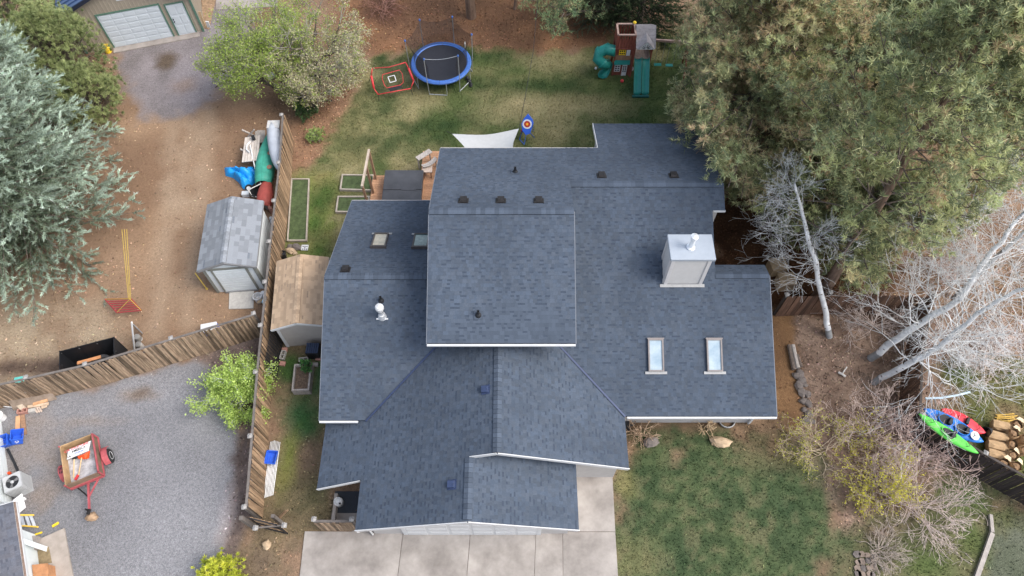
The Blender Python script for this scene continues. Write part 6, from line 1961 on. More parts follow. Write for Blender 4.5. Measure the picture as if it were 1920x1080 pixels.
# kayaks by the right fence
def kayak(label, a, b_, w, h, mat, roll=0.0, cockpit=True, seats=1, group='kayaks behind the dark fence'):
    a, b_ = Vector(a), Vector(b_)
    k = thing('kayak', label, 'kayak', (a + b_) / 2, group=group)
    ax_ = (b_ - a); ln = ax_.length; ax_.normalize()
    sd_ = Vector((-ax_.y, ax_.x, 0)).normalized(); up_ = ax_.cross(sd_); up_ = up_ if up_.z > 0 else -up_
    rot = Matrix.Rotation(roll, 3, ax_); sd_, up_ = rot @ sd_, rot @ up_
    st_, n = 16, 12
    vs = []
    for i in range(st_ + 1):
        f = i / st_; s = math.sin(math.pi * f) ** .62 if 0 < f < 1 else 0.02
        rise = .18 * (abs(f - .5) * 2) ** 3
        for j in range(n):
            t = 2 * math.pi * j / n
            zz = math.sin(t); zz = zz * (.55 if zz > 0 else 1)
            vs.append(a + ax_ * ln * f + sd_ * math.cos(t) * w / 2 * s + up_ * (h * .5 * zz * (.35 + .65 * s) + h * .45 + rise * h))
    fs = [(i * n + j, i * n + (j + 1) % n, (i + 1) * n + (j + 1) % n, (i + 1) * n + j) for i in range(st_) for j in range(n)] + [tuple(range(n))[::-1], tuple(range(st_ * n, st_ * n + n))]
    mb = MB(); mb.add(vs, fs); mb.build('hull', mat, k, smooth=True)
    def kp(f, x, z): return a + ax_ * ln * f + sd_ * x * w + up_ * (h * z)
    for s in range(seats):
        f = .5 if seats == 1 else (.36, .64)[s]
        mb = MB(); pr = [kp(f + .12 * math.cos(t), .30 * math.sin(t), .86) for t in np.linspace(0, 2 * math.pi, 17)[:-1]]
        mb.add(pr, [tuple(range(16))]); mb.build('cockpit', M_BLACK if cockpit else mat, k)
        mb = MB(); mb.tube(pr + [pr[0]], .025, 6, cap=False); mb.build('cockpit_rim', mat, k)
        mb = MB(); q_ = kp(f + .06, 0, .95); mb.box(q_, (.3, .12, .2), m=Matrix((sd_, ax_, up_)).transposed()); mb.build('seat', M_BLACK, k, bevel=.02)
    for f in (.2, .8):
        mb = MB(); mb.tube([kp(f, -.2, .88), kp(f + .04, 0, .98), kp(f, .2, .88)], .012, 5); mb.build('deck_cord', M_BLACK, k)
    return k, kp, (sd_, ax_, up_)
M_LIME = pmat('lime_plastic', (.10, .52, .07), .35); M_KBLUE = pmat('kayak_blue', (.02, .17, .58), .35); M_KRED = pmat('kayak_red', (.70, .04, .06), .35)
kayak('lime green kayak leaning on the dark fence', P(1719, 779, 1.65), P(1829, 853, 1.65), .5, .3, M_LIME, seats=1)
k2, kp2, fr2 = kayak('blue kayak with white hatch, between the green and red ones', P(1727, 770, 1.1), P(1838, 832, 1.1), .78, .34, M_KBLUE, seats=2)
mb = MB(); mb.add([kp2(.84 + .07 * math.cos(t), .24 * math.sin(t), .94) for t in np.linspace(0, 2 * math.pi, 15)[:-1]], [tuple(range(14))]); mb.build('hatch', M_WHITEP, k2)
kayak('red kayak, farthest from the dark fence', P(1760, 770, .6), P(1842, 815, .6), .68, .32, M_KRED, seats=1, cockpit=False)
hs = thing('garden_rail', 'pale blue curved rail on thin posts above the kayaks', 'rail', P(1770, 765))
mb = MB(); mb.tube([P(1735, 747, .9), P(1765, 746, .95), P(1795, 741, .95), P(1818, 735, .9)], .045, 7); mb.build('rail', pmat('pale_blue_metal', (.42, .54, .63), .5), hs)
for p_, q_ in ((P(1746, 747, .9), P(1749, 768)), (P(1752, 747, .9), P(1756, 768))):
    mb = MB(); mb.tube([p_, q_], .025, 6); mb.build('post', M_POLE, hs)

# paper yard-waste bags
rr_ = random.Random(12)
bags = [((1866, 803), 1, 60, 'lying paper bag at the back of the pile beside the dark pot'), ((1895, 806), 0, 0, 'torn paper bag with dark opening at the back of the pile'), ((1858, 823), 1, 20, 'lying paper bag just below the dark pot'), ((1886, 820), 0, 0, 'standing paper bag full of leaves in the middle of the back row'),
        ((1904, 831), 0, 30, 'leaning paper bag at the right end of the pile'), ((1857, 841), 1, 12, 'lying paper bag second from the front at left'), ((1884, 838), 0, 0, 'standing leaf filled bag right at the centre of the pile'), ((1901, 848), 0, 30, 'paper bag with flap open at the lower right of the pile'),
        ((1858, 858), 1, -8, 'lying paper bag nearest the fence at left'), ((1878, 856), 0, 0, 'paper bag with a pale folded flap low in the pile'), ((1868, 872), 0, 0, 'leaf filled bag at the lower end of the pile'), ((1884, 876), 0, 10, 'paper bag with pale oval flap, closest to the fence corner')]
for k, ((px, py), lying, az, lb) in enumerate(bags):
    b_ = thing('paper_bag', lb, 'paper bag', P(px, py), group='paper leaf bags in the pile by the kayaks')
    c = P(px, py, 0)
    if lying:
        d = Vector((math.cos(R(az) * .3 + .1), math.sin(R(-20)), .12)).normalized(); c0 = c + Vector((-.28, .1, .24)); ln = .72
    else:
        d = Vector((rr_.uniform(-.2, .2), rr_.uniform(-.25, .05), 1)).normalized(); c0 = c; ln = .62
    a_ = d.orthogonal().normalized(); bb = d.cross(a_)
    vs, n = [], 12
    prof = [(0.15, .0), (.21, .03), (.225, ln * .3), (.21, ln * .6), (.215, ln * .8), (.19, ln)]
    for ri, (r_, z) in enumerate(prof):
        for j in range(n):
            t = 2 * math.pi * j / n
            q_ = r_ * (1 + .10 * math.cos(4 * t)) * rr_.uniform(.93, 1.07) 
            vs.append(c0 + d * (z + (rr_.uniform(-.05, .06) if ri == 5 else 0)) + (a_ * math.cos(t) + bb * math.sin(t)) * q_)
    fs = [(i * n + j, i * n + (j + 1) % n, (i + 1) * n + (j + 1) % n, (i + 1) * n + j) for i in range(5) for j in range(n)] + [tuple(range(n))[::-1]]
    mb = MB(); mb.add(vs, fs); mb.build('sack', M_KRAFT, b_)
    mb = MB(); mb.rock(c0 + d * ln * .8, (.17, .17, .12), 80 + k, n=9, rings=4); mb.build('leaf_fill', M_DEADL, b_)
    if k % 2 or k in (8, 10):
        e_ = c0 + d * ln + a_ * .2
        mb = MB(); s_ = bb * .15; mb.add([e_ - s_, e_ + s_, e_ + s_ * .6 + a_ * .17 - d * .03, e_ - s_ * .5 + a_ * .18 - d * .04], [(0, 1, 2, 3)]); mb.build('flap', pmat('pale_kraft', (.62, .5, .34), .85), b_)
mb = MB(); c = P(1849, 806, .1); q_ = Matrix.Rotation(R(70), 3, 'Y') @ Matrix.Rotation(R(20), 3, 'X')
mb.lathe(P(1856, 808, .28), [(.14, 0), (.18, .3), (.2, .32), (.17, .32), (.13, .05)], 16, m=Matrix.Rotation(R(-62), 3, 'Y') @ Matrix.Rotation(R(15), 3, 'X'))
tag(origin_to(mb.build('black_pot', M_BLACK), P(1856, 810)), 'dark grey pot tipped over beside the paper bags', 'pot')
yp = thing('yellow_stakes', 'small heap of yellow garden stakes behind the paper bags', 'garden stakes', P(1885, 785))
for k in range(11):
    a = P(1866 + rr_.uniform(-3, 8), 778 + k * 1.6, .06 + .02 * (k % 3)); b_ = P(1905 + rr_.uniform(-6, 4), 776 + k * 1.3 + rr_.uniform(-3, 4), .06 + .02 * (k % 2))
    mb = MB(); mb.tube([a, b_], .018, 5); mb.build('stake', pmat('yellow_wood', (.52, .34, .08), .7), yp)

# ------------------------------------------------------------------ left yard
# canoes and clutter along the fence
def canoe(label, pts, wd, mat, open_=False, name='canoe', deckmat=None):
    k = thing(name, label, name, pts[0], group='boats stored along the picket fence')
    st_ = len(wd); n = 9
    vs = []
    for i in range(st_):
        f = i / (st_ - 1); a, b_ = pts[0], pts[-1]
        c = a.lerp(b_, f)
        ax_ = (b_ - a); sd_ = Vector((-ax_.y, ax_.x, 0)).normalized()
        for j in range(n):
            t = math.pi * j / (n - 1)
            vs.append(c + sd_ * math.cos(t) * wd[i] + Vector((0, 0, math.sin(t) ** .8 * (.1 + .75 * wd[i]))))
    fs = [(i * n + j, (i + 1) * n + j, (i + 1) * n + j + 1, i * n + j + 1) for i in range(st_ - 1) for j in range(n - 1)]
    mb = MB(); mb.add(vs, fs); o = mb.build('hull', mat, k, smooth=True); md = o.modifiers.new('thick', 'SOLIDIFY'); md.thickness = .02
    mid = [(vs[i * n + n // 2]) for i in range(st_)]
    mb = MB(); mb.tube([Vector(q_) + Vector((0, 0, .005)) for q_ in mid], .018, 5); mb.build('keel', deckmat or mat, k)
    for s_ in (0, n - 1):
        mb = MB(); mb.tube([vs[i * n + s_] for i in range(st_)], .022, 5); mb.build('gunwale', deckmat or mat, k)
    return k
M_WHC = pmat('white_gelcoat', (.38, .41, .46), .4, .1, 3); M_GRC = pmat('faded_green_hull', (.05, .30, .22), .5, .2, 3); M_RDC = pmat('faded_red_hull', (.33, .07, .055), .6, .2, 3)
canoe('upturned pale grey canoe on top of the boats by the fence', [P(512, 236, 1.15), P(523, 320, 1.15)], [.28, .31, .33, .34, .34, .33, .31, .26, .18, .04], M_WHC)
mb = MB(); mb.box(P(513, 234, 1.42), (.62, .5, .12), rz=.05); tag(origin_to(mb.build('tarp_cover', pmat('pale_tarp', (.42, .42, .42), .8)), P(513, 250)), 'pale folded tarp over the end of the grey canoe', 'tarp')
gc = canoe('faded green canoe lying beside the grey one', [P(505, 252, .45), P(494, 348, .45)], [.05, .17, .27, .36, .42, .46, .47, .46, .43, .36], M_GRC, deckmat=pmat('dark_green_keel', (.03, .16, .12), .6))
for px, py in ((506, 287), (505, 313)):
    mb = MB(); c = P(px, py, .88); mb.lathe(c, [(.12, -.02), (.13, .015), (.1, .02), (.02, .025)], 10); mb.build('worn_patch', pmat('worn_brown_patch', (.26, .15, .10), .8), gc)
canoe('faded red canoe below the green one, behind the shed', [P(502, 338, .45), P(495, 392, .3)], [.12, .26, .34, .38, .36, .3], M_RDC)
tbw = thing('picnic_table', 'weathered grey plank table beside the canoes', 'table', P(472, 302))
tcs = [P(459, 258, .72), P(488, 253, .72), P(484, 300, .72), P(453, 304, .72)]
for i in range(6):
    f0, f1 = i / 6 + .01, (i + 1) / 6 - .01
    a, b_, c, d = tcs[0].lerp(tcs[1], f0), tcs[0].lerp(tcs[1], f1), tcs[3].lerp(tcs[2], f1), tcs[3].lerp(tcs[2], f0)
    mb = MB(); mb.slab([d, c, b_, a], .04); mb.build('plank', pmat('bleached_plank', (.43, .39, .355), .9, .2, 3, rnd=.12), tbw)
for p_ in ((P(461, 262), P(484, 260)), (P(458, 298), P(482, 296))):
    a, b_ = p_
    mb = MB(); mb.beam(a + Vector((0, 0, .02)), Vz(b_, .68), .08, .05); mb.beam(b_ + Vector((0, .06, .02)), Vz(a, .68) + Vector((0, .06, 0)), .08, .05); mb.build('leg', M_GREYW, tbw)
mb = MB(); mb.slab([P(x, y, .45) for x, y in ((480, 268), (496, 266), (497, 244), (478, 246))], .05); mb.box(P(488, 256, .22), (.3, .5, .42)); tag(origin_to(mb.build('storage_crate', M_GREYW), P(488, 262)), 'pale crate of odds and ends behind the plank table', 'crate')
mb = MB(); mb.box(P(475, 258, .82), (.16, .24, .12), rz=.5); mb.tube([P(472, 256, .84), P(477, 263, .9)], .03, 6); tag(origin_to(mb.build('hand_tool', M_BLACK), P(475, 258, .76)), 'small black tool lying on the plank table', 'tool')
mb = MB(); mb.tube([P(469, 266, .78), P(463, 272, .8), P(462, 280, .8), P(468, 286, .78)], .035, 7); tag(origin_to(mb.build('curved_pipe', M_WHITEP), P(466, 276, .74)), 'curved white pipe lying on the plank table', 'pipe')
mb = MB(); mb.tube([P(469, 272, .85), P(480, 325, .55)], .028, 7); tag(origin_to(mb.build('white_pole', M_WHITEP), P(480, 325)), 'straight white pole leaning from table down to the blue tarp', 'pole')
# crumpled blue tarp
tp0 = [P(x, y) for x, y in ((421, 315), (432, 313), (450, 320), (464, 324), (471, 315), (484, 318), (488, 330), (478, 344), (464, 356), (456, 355), (448, 343), (437, 334), (423, 330))]
cxy = sum(tp0, Vector()) / len(tp0)
mb = MB(); rings = 9; n = 52; vs = []
def edge(t):
    f = t * len(tp0); i = int(f) % len(tp0); return tp0[i].lerp(tp0[(i + 1) % len(tp0)], f - int(f))
for r_ in range(rings + 1):
    for j in range(n):
        p_ = cxy.lerp(edge(j / n), r_ / rings)
        fold = abs(math.sin(p_.x * 4.2 + p_.y * 2.6 + 1.5 * math.sin(p_.y * 3))) ** .6
        fold2 = abs(math.sin(p_.x * 2.3 - p_.y * 5.1))
        z = (.12 + .34 * fold + .18 * fold2) * (1 - (r_ / rings) ** 3) + .02
        if p_.x < P(445, 330).x: z *= .7
        vs.append(Vector((p_.x, p_.y, z)))
fs = [(i * n + j, (i + 1) * n + j, (i + 1) * n + (j + 1) % n, i * n + (j + 1) % n) for i in range(rings) for j in range(n)]
mb.add(vs, fs); tag(origin_to(mb.build('blue_tarp', pmat('blue_tarp_cloth', (.015, .27, .66), .4, .1)), tp0[9]), 'crumpled bright blue tarp on the dirt beside the canoes', 'tarp')
# hand cart
hc = thing('hand_cart', 'black tub cart with pale handles and a wheel below the tarp', 'cart', P(478, 360))
mb = MB(); q_ = [P(x, y, .55) for x, y in ((472, 348), (499, 336), (500, 352), (482, 372), (470, 366))]; qb = [P(x, y, .12) for x, y in ((480, 354), (498, 346), (496, 356), (486, 368), (478, 364))]
n = 5; mb.add(q_ + qb, [(i, (i + 1) % n, (i + 1) % n + n, i + n) for i in range(n)] + [tuple(range(n, 2 * n))]); o = mb.build('tub', M_BLACK, hc); md = o.modifiers.new('thick', 'SOLIDIFY'); md.thickness = .03
for a, b_ in ((P(466, 356, .6), P(500, 339, .62)), (P(486, 336, .6), P(499, 328, .6)), (P(486, 336, .6), P(489, 344, .6)), (P(466, 356, .6), P(473, 368, .5)), (P(473, 368, .5), P(488, 371, .5))):
    mb = MB(); mb.tube([a, b_], .025, 6); mb.build('handle', pmat('pale_tube', (.55, .53, .5), .5), hc)
mb = MB(); mb.lathe(P(467, 353, .2), [(.1, -.05), (.19, -.05), (.2, 0), (.19, .05), (.1, .05)], 16, m=Matrix.Rotation(R(50), 3, 'X')); wo = mb.build('wheel', M_RUBBER, hc)
mb = MB(); mb.lathe(P(467, 353, .2), [(.02, -.06), (.11, -.055), (.11, .055), (.02, .06)], 14, m=Matrix.Rotation(R(50), 3, 'X')); mb.build('rim', M_WHITEP, wo)
mb = MB(); mb.box(P(461, 364, .12), (.36, .24, .24), rz=.1); tag(origin_to(mb.build('metal_box', pmat('pale_grey_metal', (.5, .53, .56), .5), bevel=.02), P(461, 366)), 'pale grey metal box just behind the shed roof', 'box')
for k, (px, py, r_, h_, m_, lb) in enumerate(((510, 414, .09, .3, M_WHITEP, 'white jug between shed wall and fence, upper one'), (513, 421, .11, .34, M_WHITEP, 'white jug between shed wall and fence, lower one'), (503, 390, .12, .6, M_GALV, 'grey metal cylinder wedged behind the shed'), (510, 398, .1, .5, M_BRICK, 'rust coloured pot by the fence behind the shed'))):
    mb = MB(); mb.lathe(P(px, py), [(r_ * .9, 0), (r_, .03), (r_, h_ * .75), (r_ * .5, h_ * .9), (r_ * .4, h_)], 12); tag(origin_to(mb.build('jug' if k < 2 else 'canister', m_, smooth=False), P(px, py)), lb, 'jug' if k < 2 else 'canister')
# front of shed
mb = MB(); mb.slab([P(x, y, .05) for x, y in ((430, 545), (476, 543), (475, 578), (429, 579))], .07); tag(origin_to(mb.build('paver_slab', M_BLOCK), P(452, 570)), 'square grey paver slab in front of the shed door', 'paver')
bu = thing('bucket', 'white bucket half full of dirt at the shed corner', 'bucket', P(488, 566))
mb = MB(); mb.lathe(P(487, 563), [(.17, 0), (.2, .36), (.215, .38), (.2, .4), (.18, .4), (.165, .1)], 18); mb.build('pail', M_WHITEP, bu)
mb = MB(); mb.rock(P(487, 563, .24), (.15, .14, .07), 33); mb.build('soil', M_TANBOX, bu)
for k, (px, py, lb) in enumerate(((497, 556, 'white jar in front of the shed corner, behind the bucket'), (501, 562, 'white jar against the fence beside the bucket'), (500, 571, 'pale blue jar at the fence, nearest the bucket'))):
    mb = MB(); mb.lathe(P(px, py), [(.12, 0), (.13, .02), (.13, .3), (.09, .34), (.09, .38), (.02, .39)], 14); tag(origin_to(mb.build('jar', M_WHITEP if k < 2 else pmat('pale_blue_plastic', (.5, .65, .72), .5)), P(px, py)), lb, 'jar', 'jars by the shed corner')
mb = MB(); mb.beam(P(366, 512, 1.3), P(388, 542, .03), .035, .035); mb.lathe(P(388, 542), [(.05, 0), (.05, .06), (.02, .07)], 8); tag(origin_to(mb.build('yellow_pole', pmat('yellow_paint', (.62, .45, .1), .6)), P(388, 542)), 'thin yellow pole leaning on the left side of the shed', 'pole')
# cooler behind the fence
co = thing('cooler', 'white cooler with blue trim behind the weathered fence', 'cooler', P(398, 622), .22)
mb = MB(); mb.box((0, 0, .2), (.68, .4, .4)); mb.build('body', M_BLUEP, co, local=True, bevel=.03)
mb = MB(); mb.box((0, 0, .43), (.7, .42, .07)); mb.build('lid', M_WHITEP, co, local=True, bevel=.03)
mb = MB(); mb.box((.03, -.1, .47), (.16, .08, .02)); mb.build('cup_recess', M_BLACK, co, local=True)
mb = MB(); mb.box(P(36, 712, .04), (.42, .28, .05), rz=.2); tag(origin_to(mb.build('tub_lid', pmat('teal_lid_plastic', (.13, .52, .47), .5), bevel=.02), P(36, 712)), 'teal plastic lid on the ground at the fence, left edge', 'lid')
# platform swing
sw = thing('platform_swing', 'red slatted platform swing hung on yellow ropes from the spruce', 'swing', P(232, 590))
zs = .45
qs = [P(197, 561, zs), P(246, 560, zs), P(265, 582, zs), P(219, 586, zs)]
for i in range(7):
    f = i / 6; a, b_ = qs[0].lerp(qs[3], f), qs[1].lerp(qs[2], f)
    mb = MB(); mb.beam(a, b_, .05, .03); mb.build('slat', pmat('red_paint', (.27, .035, .04), .6), sw)
for a, b_ in zip(qs, qs[1:] + qs[:1]):
    mb = MB(); mb.tube([a, b_], .03, 6); mb.build('frame_tube', pmat('red_paint', (.27, .035, .04), .6), sw)
tops_ = P(233, 430, 4.0)
for k, p_ in enumerate(qs):
    hub = P(243, 560, 1.2)
    mb = MB(); mb.tube([p_, hub if k < 3 else hub + Vector((.03, 0, 0))], .015, 5); mb.build('rope', pmat('yellow_rope', (.50, .36, .07), .8), sw)
for dx in (-.05, .0, .05):
    mb = MB(); mb.tube([P(243, 560, 1.2) + Vector((dx, 0, 0)), tops_ + Vector((dx * 2, 0, 0))], .012, 5); mb.build('rope', pmat('yellow_rope', (.50, .36, .07), .8), sw)
# pole with net, blocks
pn = thing('net_post', 'white post with a drooping net beside the black enclosure', 'post', P(253, 664))
mb = MB(); mb.tube([P(253, 664), P(247, 604, 2.3)], .035, 7); mb.build('post', M_WHITEP, pn)
mb = MB(); mb.add([P(248, 606, 2.2), P(267, 625, 1.2), P(262, 660, .1), P(253, 660, .1)], [(0, 1, 2, 3)]); mb.build('net', M_NET, pn)
mb = MB(); mb.tube([P(248, 606, 2.2), P(267, 625, 1.3)], .02, 5); mb.build('arm', M_POLE, pn)
for k, (px, py, lb) in enumerate(((262, 637, 'pale block on the net beside the white post, upper one'), (265, 651, 'pale block on the net beside the white post, lower one'))):
    mb = MB(); mb.lathe(P(px, py, .0), [(.13, 0), (.14, .02), (.14, .3), (.13, .32), (.02, .33)], 12); tag(origin_to(mb.build('weight_bucket', M_BLOCK), P(px, py)), lb, 'weight')
# black panel enclosure
be = thing('panel_enclosure', 'open topped black panel enclosure behind the weathered fence', 'enclosure', P(190, 700))
zt_ = 1.25
A_, B_ = P(111.7, 659, zt_), P(212.8, 632.5, zt_)
ub = (B_ - A_).normalized(); vb_ = Vector((ub.y, -ub.x, 0)); Lb = (B_ - A_).length; Wb = 1.25
M_BPAN = pmat('black_panel', (.012, .013, .016), .5)
def wallpanel(p, q_):
    d = q_ - p; nseg = max(1, round(d.length / .75))
    for i in range(nseg):
        a, b_ = p + d * (i / nseg) + d.normalized() * .012, p + d * ((i + 1) / nseg) - d.normalized() * .012
        mb = MB(); mb.beam(Vz(a, zt_ / 2), Vz(b_, zt_ / 2), .03, zt_); mb.build('panel', M_BPAN, be)
        mb = MB(); mb.beam(Vz(a, 0), Vz(a, zt_ + .02), .05, .05); po = mb.build('stud', M_BPAN, be)
        mb = MB(); mb.box(Vz(a, zt_ - .12), (.05, .07, .05)); mb.build('bracket', M_GALV, po)
wallpanel(A_, B_); wallpanel(B_, B_ + vb_ * Wb); wallpanel(A_ + vb_ * Wb, A_)
mb = MB(); mb.slab([Vz(A_, .03), Vz(A_ + vb_ * Wb, .03), Vz(B_ + vb_ * Wb, .03), Vz(B_, .03)], .03); mb.build('floor', M_BPAN, be)
for k, (px, py, lb) in enumerate(((160, 690, 'old tyre in the black enclosure, left one under the plank'), (192, 680, 'old tyre in the black enclosure, right one'))):
    ty = thing('old_tyre', lb, 'tyre', Vz(P(px, py, .05), .04), group='tyres in the black enclosure')
    mb = MB(); mb.tube([P(px, py, .3) + Vector((.3 * math.cos(t), .3 * math.sin(t), .0)) for t in np.linspace(0, 2 * math.pi, 21)], .1, 8, cap=False); mb.build('tread', pmat('grey_rubber', (.06, .06, .065), .8), ty, smooth=True)
mb = MB(); mb.beam(P(145, 681, .48), P(189, 669, .48), .14, .05); tag(origin_to(mb.build('orange_plank', pmat('fresh_cedar', (.55, .26, .12), .7)), P(167, 675, .45)), 'orange wooden plank lying across the tyres', 'plank')

# top left: bucket, boards
mb = MB(); mb.lathe(P(204, 97), [(.18, 0), (.21, .38), (.2, .4), (.17, .4), (.15, .1)], 14); tag(origin_to(mb.build('bucket', M_YEL), P(204, 97)), 'yellow bucket at the left jamb of the tan garage door', 'bucket')
for k, (a, b_, m_, lb) in enumerate(((P(384, 52), P(373, 22, 1.0), M_TANBOX, 'tan board leaning on the side wall of the tan garage'), (P(392, 52), P(388, 40, .5), M_WHITEP, 'short white board leaning at the corner of the tan garage'))):
    mb = MB(); mb.beam(a, b_, .18, .04); tag(origin_to(mb.build('leaning_board', m_), a), lb, 'board')
mb = MB(); mb.slab([P(x, y, .04) for x, y in ((405, 18), (520, 12), (520, -70), (405, -70))], .06); o = mb.build('concrete_pad', M_CONC); o['kind'] = 'structure'
mb = MB(); mb.slab([P(x, y, .035) for x, y in ((378, 50), (392, 55), (404, 0), (408, -70), (380, -70))], .05); o = mb.build('bark_strip', pmat('bark_mulch', (.25, .17, .105), .95, .35, 6)); o['kind'] = 'structure'
mb = MB(); mb.rock(P(508, 142, .1), (.28, .22, .16), 51); tag(origin_to(mb.build('pale_boulder', pmat('white_stone', (.55, .56, .58), .8)), P(508, 142)), 'pale boulder seen through the leafing tree', 'boulder')

# ------------------------------------------------------------------ lower left yard
# utility trailer
TL, TR, BR, BL = P(115.7, 834, .95), P(168, 817.5, .95), P(186.7, 889.5, .95), P(119.3, 906.5, .95)
tu_ = ((TL + TR) / 2 - (BL + BR) / 2); tl_ = tu_.length; tu_.normalize(); tsd = Vector((tu_.y, -tu_.x, 0))
tw2 = ((TR - TL).length + (BR - BL).length) / 4
tcn = (TL + TR + BR + BL) / 4; tcn.z = 0
tra = thing('utility_trailer', 'small red utility trailer with plywood sides parked on gravel', 'trailer', tcn)
def tpp(s, t, z): return tcn + tu_ * s + tsd * t + Vector((0, 0, z))
hl = tl_ / 2
M_TRED = pmat('faded_red_paint', (.33, .075, .085), .55, .2, 5)
M_PLY = pmat('plywood_side', (.36, .235, .125), .8, .3, 3)
M_BEDM = pmat('scuffed_bed', (.34, .33, .34), .8, .35, 5, col2=(.55, .54, .56))
mb = MB(); mb.slab([tpp(-hl, -tw2, .52), tpp(-hl, tw2, .52), tpp(hl, tw2, .52), tpp(hl, -tw2, .52)], .06); mb.build('bed', M_BEDM, tra)
for nm, a, b_, m_ in (('side_board', tpp(-hl, -tw2, .74), tpp(hl, -tw2, .74), M_PLY), ('side_board', tpp(-hl, tw2, .74), tpp(hl, tw2, .74), pmat('dark_plywood', (.17, .115, .08), .85, .3, 3)), ('end_board', tpp(hl, -tw2 + .03, .74), tpp(hl, tw2 - .03, .74), M_PLY), ('end_board', tpp(-hl, -tw2 + .03, .74), tpp(-hl, tw2 - .03, .74), pmat('dark_plywood', (.17, .115, .08), .85, .3, 3))):
    mb = MB(); mb.beam(a, b_, .04, .42); mb.build(nm, m_, tra)
for a, b_ in ((tpp(-hl - .03, -tw2 - .03, .5), tpp(-hl - .03, tw2 + .03, .5)), (tpp(hl + .03, -tw2 - .03, .5), tpp(hl + .03, tw2 + .03, .5)), (tpp(-hl, -tw2 - .04, .5), tpp(hl, -tw2 - .04, .5)), (tpp(-hl, tw2 + .04, .5), tpp(hl, tw2 + .04, .5)), (tpp(-hl, tw2 + .035, .95), tpp(hl, tw2 + .035, .95)), (tpp(-hl - .035, -tw2, .6), tpp(-hl - .035, tw2, .6))):
    mb = MB(); mb.beam(a, b_, .05, .06); mb.build('frame_rail', M_TRED, tra)
for s in (-hl, hl):
    for t in (-tw2 - .03, tw2 + .03):
        mb = MB(); mb.beam(tpp(s, t, .48), tpp(s, t, .98), .05, .05); mb.build('corner_stake', M_TRED, tra)
for sg in (-1, 1):
    wc = tpp(-.02, sg * (tw2 + .24), .3)
    m3 = Matrix((tu_, Vector((0, 0, 1)), tsd * sg)).transposed()
    mb = MB(); mb.lathe(wc, [(.15, -.09), (.28, -.09), (.3, -.06), (.3, .06), (.28, .09), (.15, .09)], 22, m=m3); wo = mb.build('wheel', M_RUBBER, tra)
    mb = MB(); mb.lathe(wc, [(.02, .03), (.1, .05), (.155, .095), (.165, .095), (.165, -.08)], 18, m=m3); mb.build('rim', M_WHITEP, wo)
    mb = MB(); mb.lathe(wc, [(.05, .05), (.045, .1), (.01, .11)], 10, m=m3); mb.build('hub_cap', M_DKMETAL, wo)
    mb = MB(); wv = []
    for i in range(9):
        a = R(15 + i * 18.75); q_ = wc + tu_ * .38 * math.cos(a) + Vector((0, 0, .38 * math.sin(a)))
        wv += [q_ - tsd * sg * .13, q_ + tsd * sg * .09]
    mb.add(wv, [(i * 2, i * 2 + 1, i * 2 + 3, i * 2 + 2) for i in range(8)]); fo = mb.build('fender', M_TRED, tra); md = fo.modifiers.new('thick', 'SOLIDIFY'); md.thickness = .02
    for k in range(3):
        mb = MB(); a0, a1 = R(70 + 0), R(108)
        t_ = -.09 + k * .06
        q0_, q1_ = wc + tu_ * .395 * math.cos(a0) + Vector((0, 0, .395 * math.sin(a0))) + tsd * sg * t_, wc + tu_ * .395 * math.cos(a1) + Vector((0, 0, .395 * math.sin(a1))) + tsd * sg * t_
        mb.beam(q0_, q1_, .03, .01); mb.build('fender_slot', M_BLACK, fo)
hit = P(167.5, 958, .42); hit.z = .42
mb = MB(); mb.beam(tpp(-hl, .0, .46), hit, .07, .07); mb.build('tongue', M_TRED, tra)
mb = MB(); mb.beam(tpp(-hl, .4, .46), tpp(-hl, 0, .46).lerp(hit, .52), .05, .05); mb.build('tongue_brace', M_TRED, tra)
mb = MB(); mb.beam(tpp(-hl, -.42, .46), tpp(-hl, 0, .46).lerp(hit, .52), .05, .05); mb.build('tongue_brace', M_DKMETAL, tra)
mb = MB(); mb.box(hit + Vector((0, -.04, .03)), (.1, .2, .1)); mb.lathe(hit + Vector((-.05, .02, .02)), [(.03, 0), (.03, .2)], 8); mb.build('coupler', M_DKMETAL, tra, bevel=.01)
mb = MB(); mb.rock(P(172.5, 969, .16), (.21, .19, .2), 15); tag(origin_to(mb.build('wood_chunk', pmat('rough_wood', (.30, .205, .13), .9, .35, 4)), P(172.5, 971)), 'chunk of wood under the trailer tongue', 'wood chunk')
# sign and tools in the trailer
sgc = [P(125, 862, .66), P(166, 845, .72), P(169, 829.6, .95), P(128.7, 843.5, .9)]
sgc[2] = sgc[1] + (sgc[3] - sgc[0])
sgn_ = thing('trailer_sign', 'white lettered company sign lying in the trailer', 'sign', sgc[0])
mb = MB(); mb.slab(sgc, .02); mb.build('sign_board', M_WHITEP, sgn_)
su = (sgc[1] - sgc[0]); sv = (sgc[3] - sgc[0]); swid, shei = su.length, sv.length; su.normalize(); sn_ = su.cross(sv).normalized(); sv = sn_.cross(su).normalized()
sm3 = Matrix((su, sv, sn_)).transposed().to_4x4()
def text_on(txt, x, y, size, mat, name='lettering'):
    fc = bpy.data.curves.new(name, 'FONT'); fc.body = txt; fc.size = size; fc.extrude = .002; fc.offset = .002
    fo = bpy.data.objects.new(name, fc); COL.objects.link(fo); fc.materials.append(mat)
    bpy.context.view_layer.update()
    me = bpy.data.meshes.new_from_object(fo.evaluated_get(bpy.context.evaluated_depsgraph_get())); bpy.data.objects.remove(fo)
    o = bpy.data.objects.new(name, me); COL.objects.link(o); o.parent = sgn_
    m = sm3.copy(); m.translation = sgc[0] - LOC['trailer_sign'] + su * x + sv * y + sn_ * .012
    o.matrix_local = m
text_on('CTR STRUCTURES', .07, shei * .66, .115, M_REDP)
text_on('AMERICA', .30, shei * .40, .13, M_BLACK)
